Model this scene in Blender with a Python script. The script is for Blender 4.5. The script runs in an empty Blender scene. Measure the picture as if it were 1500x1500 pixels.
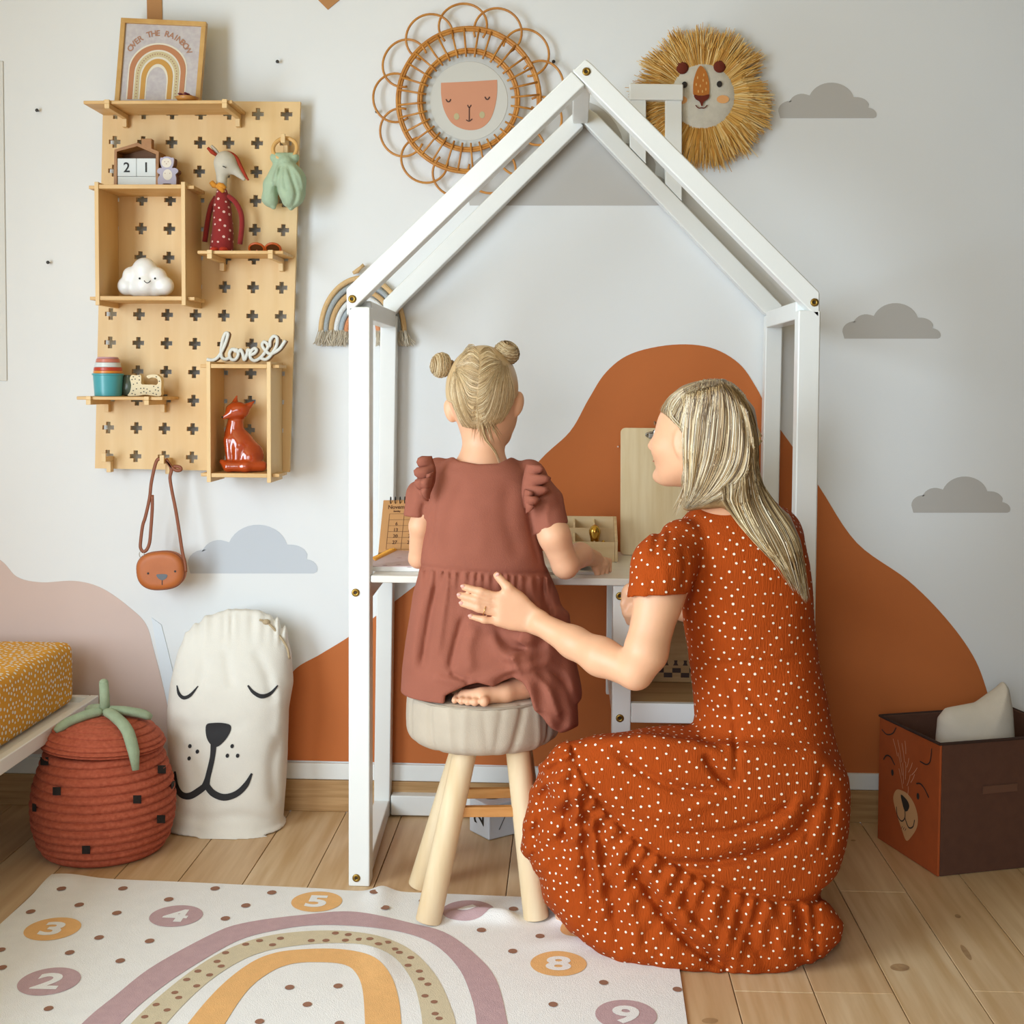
import bpy, math, random
import numpy as np
from mathutils import Vector, Matrix

# ------------------------------------------------------------------ camera
F_PX, PITCH, YAW, ROLL, PPY, CAM_H = 1881.1, 0.0470, 0.0438, 0.0060, 649.0, 1.1
COL = bpy.context.scene.collection
SC = bpy.context.scene

def _axes():
    cy, sy, cp, sp = math.cos(YAW), math.sin(YAW), math.cos(PITCH), math.sin(PITCH)
    fwd = np.array([-sy * cp, cy * cp, -sp]); right = np.array([cy, sy, 0.0])
    up = np.cross(right, fwd); c, s = math.cos(ROLL), math.sin(ROLL)
    return c * right + s * up, -s * right + c * up, fwd
AX_R, AX_U, AX_F = _axes()
CAM = np.array([0.0, 0.0, CAM_H])
cam_data = bpy.data.cameras.new('camera')
cam_data.sensor_width = 36.0
cam_data.lens = F_PX / 1500.0 * 36.0
cam_data.shift_y = -(750.0 - PPY) / 1500.0
cam_data.clip_start = 0.05
cam_ob = bpy.data.objects.new('camera', cam_data)
COL.objects.link(cam_ob)
m = Matrix.Identity(4)
for i in range(3):
    m[i][0], m[i][1], m[i][2], m[i][3] = AX_R[i], AX_U[i], -AX_F[i], CAM[i]
cam_ob.matrix_world = m
SC.camera = cam_ob

# ------------------------------------------------------------------ light
world = bpy.data.worlds.new('world'); SC.world = world
world.use_nodes = True
world.node_tree.nodes['Background'].inputs[0].default_value = (0.80, 0.88, 1.0, 1)
world.node_tree.nodes['Background'].inputs[1].default_value = 0.6

def area_light(name, loc, target, sx, sy, power, color, spread=180):
    d = bpy.data.lights.new(name, 'AREA'); d.shape = 'RECTANGLE'; d.size = sx; d.size_y = sy
    d.energy = power; d.color = color; d.spread = math.radians(spread)
    o = bpy.data.objects.new(name, d); COL.objects.link(o); o.location = loc
    o.rotation_euler = (Vector(target) - Vector(loc)).to_track_quat('-Z', 'Z').to_euler()
    return o
area_light('window_daylight', (-2.03, 0.85, 1.10), (1.0, 1.05, 0.95), 1.8, 1.4, 82, (0.74, 0.89, 1.0))
area_light('rear_window_daylight', (-0.95, -1.42, 1.45), (0.05, 2.3, 0.05), 1.7, 1.4, 7.0, (0.84, 0.93, 1.0), 60)
vs = SC.view_settings
vs.view_transform = 'Standard'; vs.look = 'None'; vs.gamma = 1.0; vs.exposure = 0.30
vs.use_curve_mapping = False

# ------------------------------------------------------------------ pixel helpers (1500 x 1500 frame)
def ray(px, py):
    d = AX_F + AX_R * (px - 750.0) / F_PX + AX_U * (PPY - py) / F_PX
    return d
def P(px, py, Y):
    d = ray(px, py); return CAM + d * (Y / d[1])
def Fl(px, py, z=0.0):
    d = ray(px, py); return CAM + d * ((z - CAM_H) / d[2])
def PXM(Y):
    return Y / F_PX                      # metres per pixel at depth Y

YW = 3.2305
random.seed(7)
RNG = np.random.default_rng(11)

# ------------------------------------------------------------------ materials
def lin(c):
    if isinstance(c, str):
        c = [int(c[i:i + 2], 16) / 255 for i in (0, 2, 4)]
    return tuple((v / 12.92 if v <= 0.04045 else ((v + 0.055) / 1.055) ** 2.4) for v in c)
MATS = {}
def mat(name, col, rough=0.6, var=0.0, vscale=8.0, bump=0.0, bscale=200.0, metal=0.0, col2=None, stretch=None,
        spec=0.5, sss=0.0, coat=0.0, bstretch=None, sheen=0.0):
    if name in MATS: return MATS[name]
    m = bpy.data.materials.new(name); m.use_nodes = True; MATS[name] = m
    nt = m.node_tree; b = nt.nodes['Principled BSDF']
    c = lin(col)
    b.inputs['Base Color'].default_value = (*c, 1); b.inputs['Roughness'].default_value = rough
    b.inputs['Metallic'].default_value = metal; b.inputs['Specular IOR Level'].default_value = spec
    if sss: 
        b.inputs['Subsurface Weight'].default_value = sss
        b.inputs['Subsurface Radius'].default_value = (0.012, 0.005, 0.003); b.inputs['Subsurface Scale'].default_value = 0.6
    if coat: b.inputs['Coat Weight'].default_value = coat; b.inputs['Coat Roughness'].default_value = 0.06
    if sheen: b.inputs['Sheen Weight'].default_value = sheen; b.inputs['Sheen Roughness'].default_value = 0.5
    tc = nt.nodes.new('ShaderNodeTexCoord')
    def coords(st):
        if st is None: return tc.outputs['Object']
        mp = nt.nodes.new('ShaderNodeMapping'); mp.inputs['Scale'].default_value = st
        nt.links.new(tc.outputs['Object'], mp.inputs['Vector']); return mp.outputs['Vector']
    if var > 0 or col2 is not None:
        n = nt.nodes.new('ShaderNodeTexNoise'); n.inputs['Scale'].default_value = vscale; n.inputs['Detail'].default_value = 4
        nt.links.new(coords(stretch), n.inputs['Vector'])
        r = nt.nodes.new('ShaderNodeValToRGB')
        if col2 is not None: ca, cb = lin(col2), c
        else: ca, cb = [v * (1 - var) for v in c], [min(1, v * (1 + var)) for v in c]
        r.color_ramp.elements[0].color = (*ca, 1); r.color_ramp.elements[1].color = (*cb, 1)
        r.color_ramp.elements[0].position = 0.34; r.color_ramp.elements[1].position = 0.66
        nt.links.new(n.outputs['Fac'], r.inputs['Fac']); nt.links.new(r.outputs['Color'], b.inputs['Base Color'])
    if bump > 0:
        n2 = nt.nodes.new('ShaderNodeTexNoise'); n2.inputs['Scale'].default_value = bscale; n2.inputs['Detail'].default_value = 3
        nt.links.new(coords(bstretch), n2.inputs['Vector'])
        bp = nt.nodes.new('ShaderNodeBump'); bp.inputs['Strength'].default_value = bump; bp.inputs['Distance'].default_value = 0.004
        nt.links.new(n2.outputs['Fac'], bp.inputs['Height']); nt.links.new(bp.outputs['Normal'], b.inputs['Normal'])
    return m

# ------------------------------------------------------------------ mesh builder
class MB:
    def __init__(s): s.v = []; s.f = []; s.mi = []; s.cm = 0
    def add(s, v, f):
        o = len(s.v); s.v += [tuple(float(a) for a in p) for p in v]
        s.f += [tuple(i + o for i in q) for q in f]; s.mi += [s.cm] * len(f); return s
    def mats(s, i): s.cm = i; return s
    def box(s, lo, hi, R=None, c=None):
        lo, hi = np.minimum(lo, hi), np.maximum(lo, hi)
        v = np.array([[x, y, z] for x in (lo[0], hi[0]) for y in (lo[1], hi[1]) for z in (lo[2], hi[2])], float)
        if R is not None: v = (v - c) @ np.array(R).T + c
        return s.add(v, [(0, 1, 3, 2), (4, 6, 7, 5), (0, 4, 5, 1), (2, 3, 7, 6), (0, 2, 6, 4), (1, 5, 7, 3)])
    def cbox(s, c, size, R=None):
        c = np.array(c, float); h = np.array(size) / 2
        v = np.array([[x, y, z] for x in (-h[0], h[0]) for y in (-h[1], h[1]) for z in (-h[2], h[2])])
        if R is not None: v = v @ np.array(R).T
        return s.add(v + c, [(0, 1, 3, 2), (4, 6, 7, 5), (0, 4, 5, 1), (2, 3, 7, 6), (0, 2, 6, 4), (1, 5, 7, 3)])
    def beam(s, p0, p1, w, h, up=(0, 0, 1)):
        p0, p1 = np.array(p0, float), np.array(p1, float); d = p1 - p0; L = np.linalg.norm(d); d = d / L
        sx = np.cross(d, up); sx /= np.linalg.norm(sx); u = np.cross(sx, d)
        return s.cbox((p0 + p1) / 2, (L, w, h), np.column_stack([d, sx, u]))
    def tube(s, pts, r, n=8, cap=True, flat=None):
        pts = np.array(pts, float); k = len(pts)
        r = np.full(k, r) if np.isscalar(r) else np.array(r, float)
        t = np.gradient(pts, axis=0); t /= np.linalg.norm(t, axis=1)[:, None] + 1e-12
        a = np.array([0, 0, 1.0]) if abs(t[0][2]) < 0.9 else np.array([1.0, 0, 0])
        if flat is not None: a = np.array(flat[0], float)
        u = np.cross(t[0], a); u /= np.linalg.norm(u); v = []
        for i in range(k):
            if flat is not None: u = np.cross(t[i], a)
            u = u - t[i] * (u @ t[i]); u /= np.linalg.norm(u) + 1e-12; w = np.cross(t[i], u)
            for j in range(n):
                q = 2 * math.pi * j / n
                ru, rw = (r[i], r[i]) if flat is None else (r[i], r[i] * flat[1])
                v.append(pts[i] + u * math.cos(q) * ru + w * math.sin(q) * rw)
        f = [(i * n + j, i * n + (j + 1) % n, (i + 1) * n + (j + 1) % n, (i + 1) * n + j) for i in range(k - 1) for j in range(n)]
        if cap: f += [tuple(range(n))[::-1], tuple(range((k - 1) * n, k * n))]
        return s.add(v, f)
    def ring(s, pts, r, n=6):
        pts = np.array(pts, float); k = len(pts)
        t = np.roll(pts, -1, 0) - np.roll(pts, 1, 0); t /= np.linalg.norm(t, axis=1)[:, None]
        nrm = np.cross(pts[k // 3] - pts[0], pts[2 * k // 3] - pts[0]); nrm /= np.linalg.norm(nrm)
        v = []
        for i in range(k):
            u = np.cross(t[i], nrm); u /= np.linalg.norm(u); w = np.cross(t[i], u)
            for j in range(n):
                q = 2 * math.pi * j / n; v.append(pts[i] + (u * math.cos(q) + w * math.sin(q)) * r)
        f = [(i * n + j, i * n + (j + 1) % n, ((i + 1) % k) * n + (j + 1) % n, ((i + 1) % k) * n + j) for i in range(k) for j in range(n)]
        return s.add(v, f)
    def lathe(s, prof, c, n=32, R=None, cap=True):
        v = []; k = len(prof); c = np.array(c, float)
        for (r, z) in prof:
            for j in range(n):
                q = 2 * math.pi * j / n; v.append((r * math.cos(q), r * math.sin(q), z))
        v = np.array(v)
        if R is not None: v = v @ np.array(R).T
        f = [(i * n + j, i * n + (j + 1) % n, (i + 1) * n + (j + 1) % n, (i + 1) * n + j) for i in range(k - 1) for j in range(n)]
        if cap: f += [tuple(range(n))[::-1], tuple(range((k - 1) * n, k * n))]
        return s.add(v + c, f)
    def ell(s, c, r, R=None, n=20, m=12):
        v = []; 
        for i in range(m + 1):
            a = math.pi * i / m
            for j in range(n):
                q = 2 * math.pi * j / n
                v.append((math.sin(a) * math.cos(q) * r[0], math.sin(a) * math.sin(q) * r[1], math.cos(a) * r[2]))
        v = np.array(v)
        if R is not None: v = v @ np.array(R).T
        f = [(i * n + j, (i + 1) * n + j, (i + 1) * n + (j + 1) % n, i * n + (j + 1) % n) for i in range(m) for j in range(n)]
        return s.add(v + np.array(c, float), f)
    def prism(s, front, off):
        front = np.array(front, float); n = len(front); back = front + np.array(off, float)
        return s.add(np.vstack([front, back]), [tuple(range(n)), tuple(range(2 * n - 1, n - 1, -1))] +
                     [(i, i + n, (i + 1) % n + n, (i + 1) % n) for i in range(n)])
    def strip(s, A, B):
        n = len(A); return s.add(np.vstack([A, B]), [(i, i + 1, n + i + 1, n + i) for i in range(n - 1)])
    def disc(s, c, ru, rv, n=24):
        c = np.array(c, float); ru = np.array(ru, float); rv = np.array(rv, float)
        return s.add([c + ru * math.cos(2 * math.pi * i / n) + rv * math.sin(2 * math.pi * i / n) for i in range(n)], [tuple(range(n))])
    def grid(s, V):
        nu, nv = V.shape[:2]
        return s.add(V.reshape(-1, 3), [(i * nv + j, (i + 1) * nv + j, (i + 1) * nv + j + 1, i * nv + j + 1) for i in range(nu - 1) for j in range(nv - 1)])
    def build(s, name, material, parent=None, smooth=False, bevel=0.0, label=None, cat=None, group=None, kind=None, origin=None, fix=True):
        v = np.array(s.v, float).reshape(-1, 3)
        if parent is not None: loc = np.zeros(3); base = org(parent)
        else:
            loc = np.array(origin) if origin is not None else np.array([(v[:, 0].min() + v[:, 0].max()) / 2, (v[:, 1].min() + v[:, 1].max()) / 2, v[:, 2].min()])
            base = loc
        me = bpy.data.meshes.new(name); me.from_pydata((v - base).tolist(), [], s.f)
        ms = material if isinstance(material, (list, tuple)) else [material]
        for q in ms: me.materials.append(q)
        if len(ms) > 1: me.polygons.foreach_set('material_index', s.mi)
        if fix:
            import bmesh
            bm = bmesh.new(); bm.from_mesh(me); bmesh.ops.recalc_face_normals(bm, faces=bm.faces); bm.to_mesh(me); bm.free()
        if smooth: me.polygons.foreach_set('use_smooth', [True] * len(me.polygons))
        o = bpy.data.objects.new(name, me); COL.objects.link(o)
        o.location = loc
        if parent is not None: o.parent = parent
        if bevel > 0:
            b = o.modifiers.new('bevel', 'BEVEL'); b.width = bevel; b.segments = 2; b.limit_method = 'ANGLE'; b.angle_limit = 0.7
            if not smooth: me.polygons.foreach_set('use_smooth', [True] * len(me.polygons)); b.harden_normals = True
        tag(o, label, cat, group, kind)
        return o
def org(o):
    p = np.zeros(3)
    while o is not None: p += np.array(o.location); o = o.parent
    return p
def tag(o, label=None, cat=None, group=None, kind=None):
    if label: o['label'] = label
    if cat: o['category'] = cat
    if group: o['group'] = group
    if kind: o['kind'] = kind
    return o
def thing(name, loc, label, cat, group=None, kind=None):
    o = bpy.data.objects.new(name, None); COL.objects.link(o); o.location = [float(a) for a in loc]
    o.empty_display_size = 0.05
    return tag(o, label, cat, group, kind)
def cr(pts, n=8, closed=False):
    pts = np.array(pts, float); out = []; k = len(pts); segs = k if closed else k - 1
    for i in range(segs):
        if closed: p0, p1, p2, p3 = pts[i - 1], pts[i], pts[(i + 1) % k], pts[(i + 2) % k]
        else:
            p1, p2 = pts[i], pts[i + 1]; p0 = pts[i - 1] if i > 0 else 2 * p1 - p2; p3 = pts[i + 2] if i + 2 < k else 2 * p2 - p1
        for j in range(n):
            t = j / n
            out.append(0.5 * ((2 * p1) + (-p0 + p2) * t + (2 * p0 - 5 * p1 + 4 * p2 - p3) * t * t + (-p0 + 3 * p1 - 3 * p2 + p3) * t ** 3))
    if not closed: out.append(pts[-1])
    return np.array(out)
def resample(p, n):
    p = np.array(p, float); d = np.r_[0, np.cumsum(np.linalg.norm(np.diff(p, axis=0), axis=1))]
    t = np.linspace(0, d[-1], n); return np.column_stack([np.interp(t, d, p[:, i]) for i in range(p.shape[1])])
def rotz(a): c, s = math.cos(a), math.sin(a); return np.array([[c, -s, 0], [s, c, 0], [0, 0, 1.0]])
def rotx(a): c, s = math.cos(a), math.sin(a); return np.array([[1.0, 0, 0], [0, c, -s], [0, s, c]])
def roty(a): c, s = math.cos(a), math.sin(a); return np.array([[c, 0, s], [0, 1.0, 0], [-s, 0, c]])
def ppoly(pts, Y): return np.array([P(x, y, Y) for x, y in pts])
FWD = np.array([0, 1.0, 0])
def text_mesh(txt, size, bold=0.0, shear=0.0, spacing=1.0):
    cu = bpy.data.curves.new('t', 'FONT'); cu.body = txt; cu.size = size; cu.align_x = 'CENTER'; cu.align_y = 'CENTER'
    cu.offset = bold; cu.shear = shear; cu.resolution_u = 4; cu.space_character = spacing
    o = bpy.data.objects.new('t', cu); COL.objects.link(o)
    me = bpy.data.meshes.new_from_object(o)
    v = np.array([p.co[:] for p in me.vertices]).reshape(-1, 3); f = [tuple(p.vertices) for p in me.polygons]
    bpy.data.objects.remove(o); bpy.data.curves.remove(cu); bpy.data.meshes.remove(me)
    if len(v):
        v[:, 0] -= (v[:, 0].min() + v[:, 0].max()) / 2; v[:, 1] -= (v[:, 1].min() + v[:, 1].max()) / 2
    return v[:, :2], f

# ------------------------------------------------------------------ implicit surfaces
def _nets(Fv, lo, h):
    S = Fv < 0; nx, ny, nz = Fv.shape
    c = [(0, 0, 0), (1, 0, 0), (0, 1, 0), (1, 1, 0), (0, 0, 1), (1, 0, 1), (0, 1, 1), (1, 1, 1)]
    def sub(A, o): return A[o[0]:nx - 1 + o[0], o[1]:ny - 1 + o[1], o[2]:nz - 1 + o[2]]
    cnt = sum(sub(S, o).astype(np.int8) for o in c)
    act = (cnt > 0) & (cnt < 8); idx = np.argwhere(act)
    vid = np.full(act.shape, -1, np.int64); vid[act] = np.arange(len(idx))
    pos = np.zeros((len(idx), 3)); num = np.zeros(len(idx))
    vals = [Fv[idx[:, 0] + o[0], idx[:, 1] + o[1], idx[:, 2] + o[2]].astype(float) for o in c]
    for a in range(8):
        for b in range(a + 1, 8):
            if sum(abs(c[a][i] - c[b][i]) for i in range(3)) != 1: continue
            m = (vals[a] < 0) != (vals[b] < 0); t = np.where(m, vals[a] / (vals[a] - vals[b] + 1e-20 * (~m)), 0)
            A, B = np.array(c[a]), np.array(c[b]); pos += np.where(m[:, None], A + t[:, None] * (B - A), 0); num += m
    pos = (pos / num[:, None] + idx) * h + lo
    faces = []
    for ax in range(3):
        o = [0, 0, 0]; o[ax] = 1
        a = S; sl0 = [slice(None)] * 3; sl1 = [slice(None)] * 3; sl0[ax] = slice(0, -1); sl1[ax] = slice(1, None)
        e = np.argwhere(a[tuple(sl0)] != a[tuple(sl1)])
        u, w = (ax + 1) % 3, (ax + 2) % 3
        ok = (e[:, u] > 0) & (e[:, w] > 0) & (e[:, u] < Fv.shape[u] - 1) & (e[:, w] < Fv.shape[w] - 1); e = e[ok]
        flip = S[e[:, 0], e[:, 1], e[:, 2]]
        q = []
        for du, dw in ((-1, -1), (0, -1), (0, 0), (-1, 0)):
            g = e.copy(); g[:, u] += du; g[:, w] += dw; q.append(vid[g[:, 0], g[:, 1], g[:, 2]])
        q = np.column_stack(q); q[~flip] = q[~flip][:, ::-1]; faces.append(q)
    return pos, np.vstack(faces)
def sdf_mesh(fn, lo, hi, h, smooth=1, B=5, lip=1.4):
    lo, hi = np.array(lo, float), np.array(hi, float)
    nb = np.ceil((hi - lo) / (h * B)).astype(int); n = nb * B
    cx = [lo[i] + (np.arange(nb[i]) + 0.5) * h * B for i in range(3)]
    C = np.stack(np.meshgrid(*cx, indexing='ij'), -1).reshape(-1, 3)
    D = fn(C); actv = np.abs(D) < h * B * 0.87 * lip + h
    Fv = np.repeat(np.repeat(np.repeat(np.where(D < 0, -1.0, 1.0).reshape(nb).astype(np.float32), B, 0), B, 1), B, 2)
    bi = np.argwhere(actv.reshape(nb))
    loc = np.stack(np.meshgrid(*[np.arange(B)] * 3, indexing='ij'), -1).reshape(-1, 3)
    for s in range(0, len(bi), 1600):
        g = (bi[s:s + 1600, None, :] * B + loc[None]).reshape(-1, 3)
        Fv[g[:, 0], g[:, 1], g[:, 2]] = fn(lo + g * h)
    Fv[[0, -1]] = 1; Fv[:, [0, -1]] = 1; Fv[:, :, [0, -1]] = 1
    v, f = _nets(Fv, lo, h)
    for _ in range(smooth):
        a = np.r_[f[:, 0], f[:, 1], f[:, 2], f[:, 3], f[:, 1], f[:, 2], f[:, 3], f[:, 0]]; b = np.r_[f[:, 1], f[:, 2], f[:, 3], f[:, 0], f[:, 0], f[:, 1], f[:, 2], f[:, 3]]
        num = np.bincount(a, minlength=len(v)); acc = np.column_stack([np.bincount(a, v[b, i], len(v)) for i in range(3)])
        v = v * 0.4 + 0.6 * acc / num[:, None]
    return v, f
def np_obj(name, v, f, material, parent=None, mi=None, **kw):
    b = MB(); b.v = v; b.f = np.asarray(f).tolist(); b.mi = mi if mi is not None else [0] * len(f)
    return b.build(name, material, parent, smooth=True, fix=False, **kw)
def smin(a, b, k):
    hh = np.clip(0.5 + 0.5 * (b - a) / k, 0, 1); return b + (a - b) * hh - k * hh * (1 - hh)
def smax(a, b, k): return -smin(-a, -b, k)
def cap(p, a, b, ra, rb):
    a, b = np.array(a, float), np.array(b, float); d = b - a; q = p - a; t = np.clip((q @ d) / (d @ d), 0, 1)
    q -= t[:, None] * d
    return np.sqrt(np.einsum('ij,ij->i', q, q)) - (ra + (rb - ra) * t)
def local(p, d, fn, pts, marg, k):
    """smooth-union fn into d, evaluated only near pts"""
    pts = np.array(pts, float); lo, hi = pts.min(0) - marg, pts.max(0) + marg
    m = np.flatnonzero(((p > lo) & (p < hi)).all(1))
    if len(m):
        d = d.copy(); d[m] = smin(d[m], fn(p[m]), k)
    return d
def chain(p, pts, rs, k=0.01):
    d = None
    for i in range(len(pts) - 1):
        e = cap(p, pts[i], pts[i + 1], rs[i], rs[i + 1]); d = e if d is None else smin(d, e, k)
    return d
def elld(p, c, r, R=None):
    q = p - np.array(c, float)
    if R is not None: q = q @ np.array(R)
    r = np.array(r, float); qa = q / r; qb = qa / r; k0 = np.sqrt(np.einsum('ij,ij->i', qa, qa)); k1 = np.sqrt(np.einsum('ij,ij->i', qb, qb))
    return k0 * (k0 - 1) / np.maximum(k1, 1e-6)
def loft(p, tab, e=2.0):
    """tab rows: z, cx, cy, a, b  (z ascending)"""
    T = np.array(tab, float); z = p[:, 2]
    cx, cy, a, b = [np.interp(z, T[:, 0], T[:, i]) for i in range(1, 5)]
    r = (np.abs((p[:, 0] - cx) / a) ** e + np.abs((p[:, 1] - cy) / b) ** e) ** (1 / e)
    d = (r - 1) * np.minimum(a, b)
    return np.maximum(d, np.maximum(T[0, 0] - z, z - T[-1, 0]))
def poly2(x, y, poly):
    """signed distance to polygon"""
    poly = np.array(poly, float); n = len(poly); d = np.full(len(x), 1e9); s = np.ones(len(x))
    for i in range(n):
        a, b = poly[i], poly[i - 1]; e = b - a; wx, wy = x - a[0], y - a[1]
        t = np.clip((wx * e[0] + wy * e[1]) / (e @ e + 1e-12), 0, 1)
        d = np.minimum(d, (wx - e[0] * t) ** 2 + (wy - e[1] * t) ** 2)
        c1 = y >= a[1]; c2 = y < b[1]; c3 = e[0] * wy > e[1] * wx
        s = np.where((c1 & c2 & c3) | (~c1 & ~c2 & ~c3), -s, s)
    return s * np.sqrt(d)
def pline(x, y, pl):
    """distance, arc parameter, signed side to a polyline"""
    pl = np.array(pl, float); D = np.full(len(x), 1e9); S = np.zeros(len(x)); G = np.zeros(len(x)); s0 = 0
    for i in range(len(pl) - 1):
        a, b = pl[i], pl[i + 1]; e = b - a; L = np.hypot(*e); wx, wy = x - a[0], y - a[1]
        t = np.clip((wx * e[0] + wy * e[1]) / (L * L), 0, 1); d = np.hypot(wx - e[0] * t, wy - e[1] * t)
        m = d < D; D = np.where(m, d, D); S = np.where(m, s0 + t * L, S); G = np.where(m, np.sign(e[0] * wy - e[1] * wx), G); s0 += L
    return D, S, G
def to_px(p):
    d = p - CAM; z = d @ AX_F
    return 750 + F_PX * (d @ AX_R) / z, PPY - F_PX * (d @ AX_U) / z
def crease(px, py, pl, w, amp, taper=True):
    """soft ridge (+) or groove (-) along a pixel polyline, returned in metres"""
    pl = cr(pl, 3); g = 2.4 * w; out = np.zeros(len(px))
    m = np.flatnonzero((px > pl[:, 0].min() - g) & (px < pl[:, 0].max() + g) & (py > pl[:, 1].min() - g) & (py < pl[:, 1].max() + g))
    if len(m) == 0: return out
    d, s, _ = pline(px[m], py[m], pl); L = np.sum(np.linalg.norm(np.diff(pl, axis=0), axis=1))
    e = np.exp(-(d / w) ** 2)
    if taper: e = e * np.clip(np.sin(math.pi * np.clip(s / L, 0, 1)) * 2.2, 0, 1) ** 0.7
    out[m] = amp * e
    return out
def vnormals(v, f):
    n = np.cross(v[f[:, 2]] - v[f[:, 0]], v[f[:, 3]] - v[f[:, 1]]); N = np.zeros_like(v)
    for a in range(4): N += np.column_stack([np.bincount(f[:, a], n[:, i], len(v)) for i in range(3)])
    return N / (np.linalg.norm(N, axis=1)[:, None] + 1e-12)
def scatter_dots(v, f, radius, spacing, lift, seed, keep=None, n=7):
    """evenly spaced little discs lying on a surface"""
    rg = np.random.default_rng(seed); N = vnormals(v, f)
    if keep is not None: f = f[keep(v[f].mean(1))]
    fn = np.cross(v[f[:, 2]] - v[f[:, 0]], v[f[:, 3]] - v[f[:, 1]]); ar = np.linalg.norm(fn, axis=1) / 2
    k = int(ar.sum() / spacing ** 2 * 8); fi = rg.choice(len(f), k, p=ar / ar.sum())
    w = rg.dirichlet([1, 1, 1, 1], k); pts = (v[f[fi]] * w[:, :, None]).sum(1); nr = (N[f[fi]] * w[:, :, None]).sum(1)
    nr /= np.linalg.norm(nr, axis=1)[:, None] + 1e-9
    cell = {}; out = []; C = np.floor(pts / spacing).astype(int).tolist(); PT = pts.tolist(); lim = (spacing * 0.86) ** 2
    for i in range(k):
        cx, cy, cz = C[i]; x, y, z = PT[i]; ok = True
        for dx in (-1, 0, 1):
            for dy in (-1, 0, 1):
                for dz in (-1, 0, 1):
                    for j in cell.get((cx + dx, cy + dy, cz + dz), ()):
                        q = PT[j]
                        if (x - q[0]) ** 2 + (y - q[1]) ** 2 + (z - q[2]) ** 2 < lim: ok = False; break
                    if not ok: break
                if not ok: break
            if not ok: break
        if ok: cell.setdefault((cx, cy, cz), []).append(i); out.append(i)
    out = np.array(out); m = len(out); nr = nr[out]; pts = pts[out]
    a = np.cross(nr, [0.3, 0.2, 0.9]); a /= np.linalg.norm(a, axis=1)[:, None] + 1e-9; b = np.cross(nr, a)
    r = radius * rg.uniform(0.8, 1.15, m)[:, None]; q = rg.uniform(.8, 1, m)[:, None]; ang = np.arange(n) * 2 * math.pi / n
    V = pts[:, None] + nr[:, None] * lift + (a * r)[:, None] * np.cos(ang)[None, :, None] + (b * r * q)[:, None] * np.sin(ang)[None, :, None]
    mb = MB(); mb.v = V.reshape(-1, 3); mb.f = [tuple(range(i * n, i * n + n)) for i in range(m)]; mb.mi = [0] * m
    return mb
def many_tubes(paths, radii, mi, n=3):
    """many thin open tubes in one builder, vectorised per path length"""
    mb = MB(); Vs, Fs, Ms = [], [], []; off = 0; groups = {}
    for i, p in enumerate(paths): groups.setdefault(len(p), []).append(i)
    ang = np.arange(n) * 2 * math.pi / n
    for k, ids in groups.items():
        A = np.array([paths[i] for i in ids]); R = np.array([radii[i] for i in ids]); t = np.gradient(A, axis=1); t /= np.linalg.norm(t, axis=2)[..., None] + 1e-12
        u = np.cross(t, [0.13, 0.9, 0.41]); u /= np.linalg.norm(u, axis=2)[..., None] + 1e-12; w = np.cross(t, u)
        V = A[:, :, None] + R[:, :, None, None] * (u[:, :, None] * np.cos(ang)[:, None] + w[:, :, None] * np.sin(ang)[:, None])
        m = len(ids); Vs.append(V.reshape(-1, 3)); b = off + (np.arange(m) * k * n)[:, None, None]; ii = (np.arange(k - 1) * n)[None, :, None]; jj = np.arange(n)[None, None]; j2 = (jj + 1) % n
        F4 = np.stack([b + ii + jj, b + ii + j2, b + ii + n + j2, b + ii + n + jj], -1).reshape(-1, 4); Fs.append(F4); Ms.append(np.repeat([mi[i] for i in ids], (k - 1) * n)); off += m * k * n
    mb.v = np.vstack(Vs); mb.f = np.vstack(Fs).tolist(); mb.mi = np.concatenate(Ms).tolist()
    return mb

# ================================================================== ROOM
XLW, XRW, YFW, ZC = -2.10, 1.40, -1.55, 2.55
wall_m = mat('wall_paint', 'E8E9E9', 0.85, var=0.015, vscale=2.0, bump=0.06, bscale=500)
ceil_m = mat('ceiling_paint', 'E2CC9C', 0.9)
skirt_wood = mat('skirting_oak', 'C29A6A', 0.5, col2='A9804F', vscale=3.0, stretch=(2, 30, 40))
white_m = mat('white_lacquer', 'EEEFEC', 0.32, var=0.012, vscale=6, bump=0.03, bscale=60, bstretch=(6, 6, 1))
MB().box((XLW - .1, YW, 0), (XRW + .1, YW + .1, ZC)).build('wall_back', wall_m, kind='structure')
MB().box((XRW, YFW, 0), (XRW + .1, YW, ZC)).build('unseen_wall_right', mat('bounce_damping_dark', '51463B', .85), kind='structure')  # unseen; moved in and darkened to cut bounced light on the right side
MB().box((XLW - .1, YFW - .1, ZC), (XRW + .1, YW + .1, ZC + .1)).build('ceiling', ceil_m, kind='structure')
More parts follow.
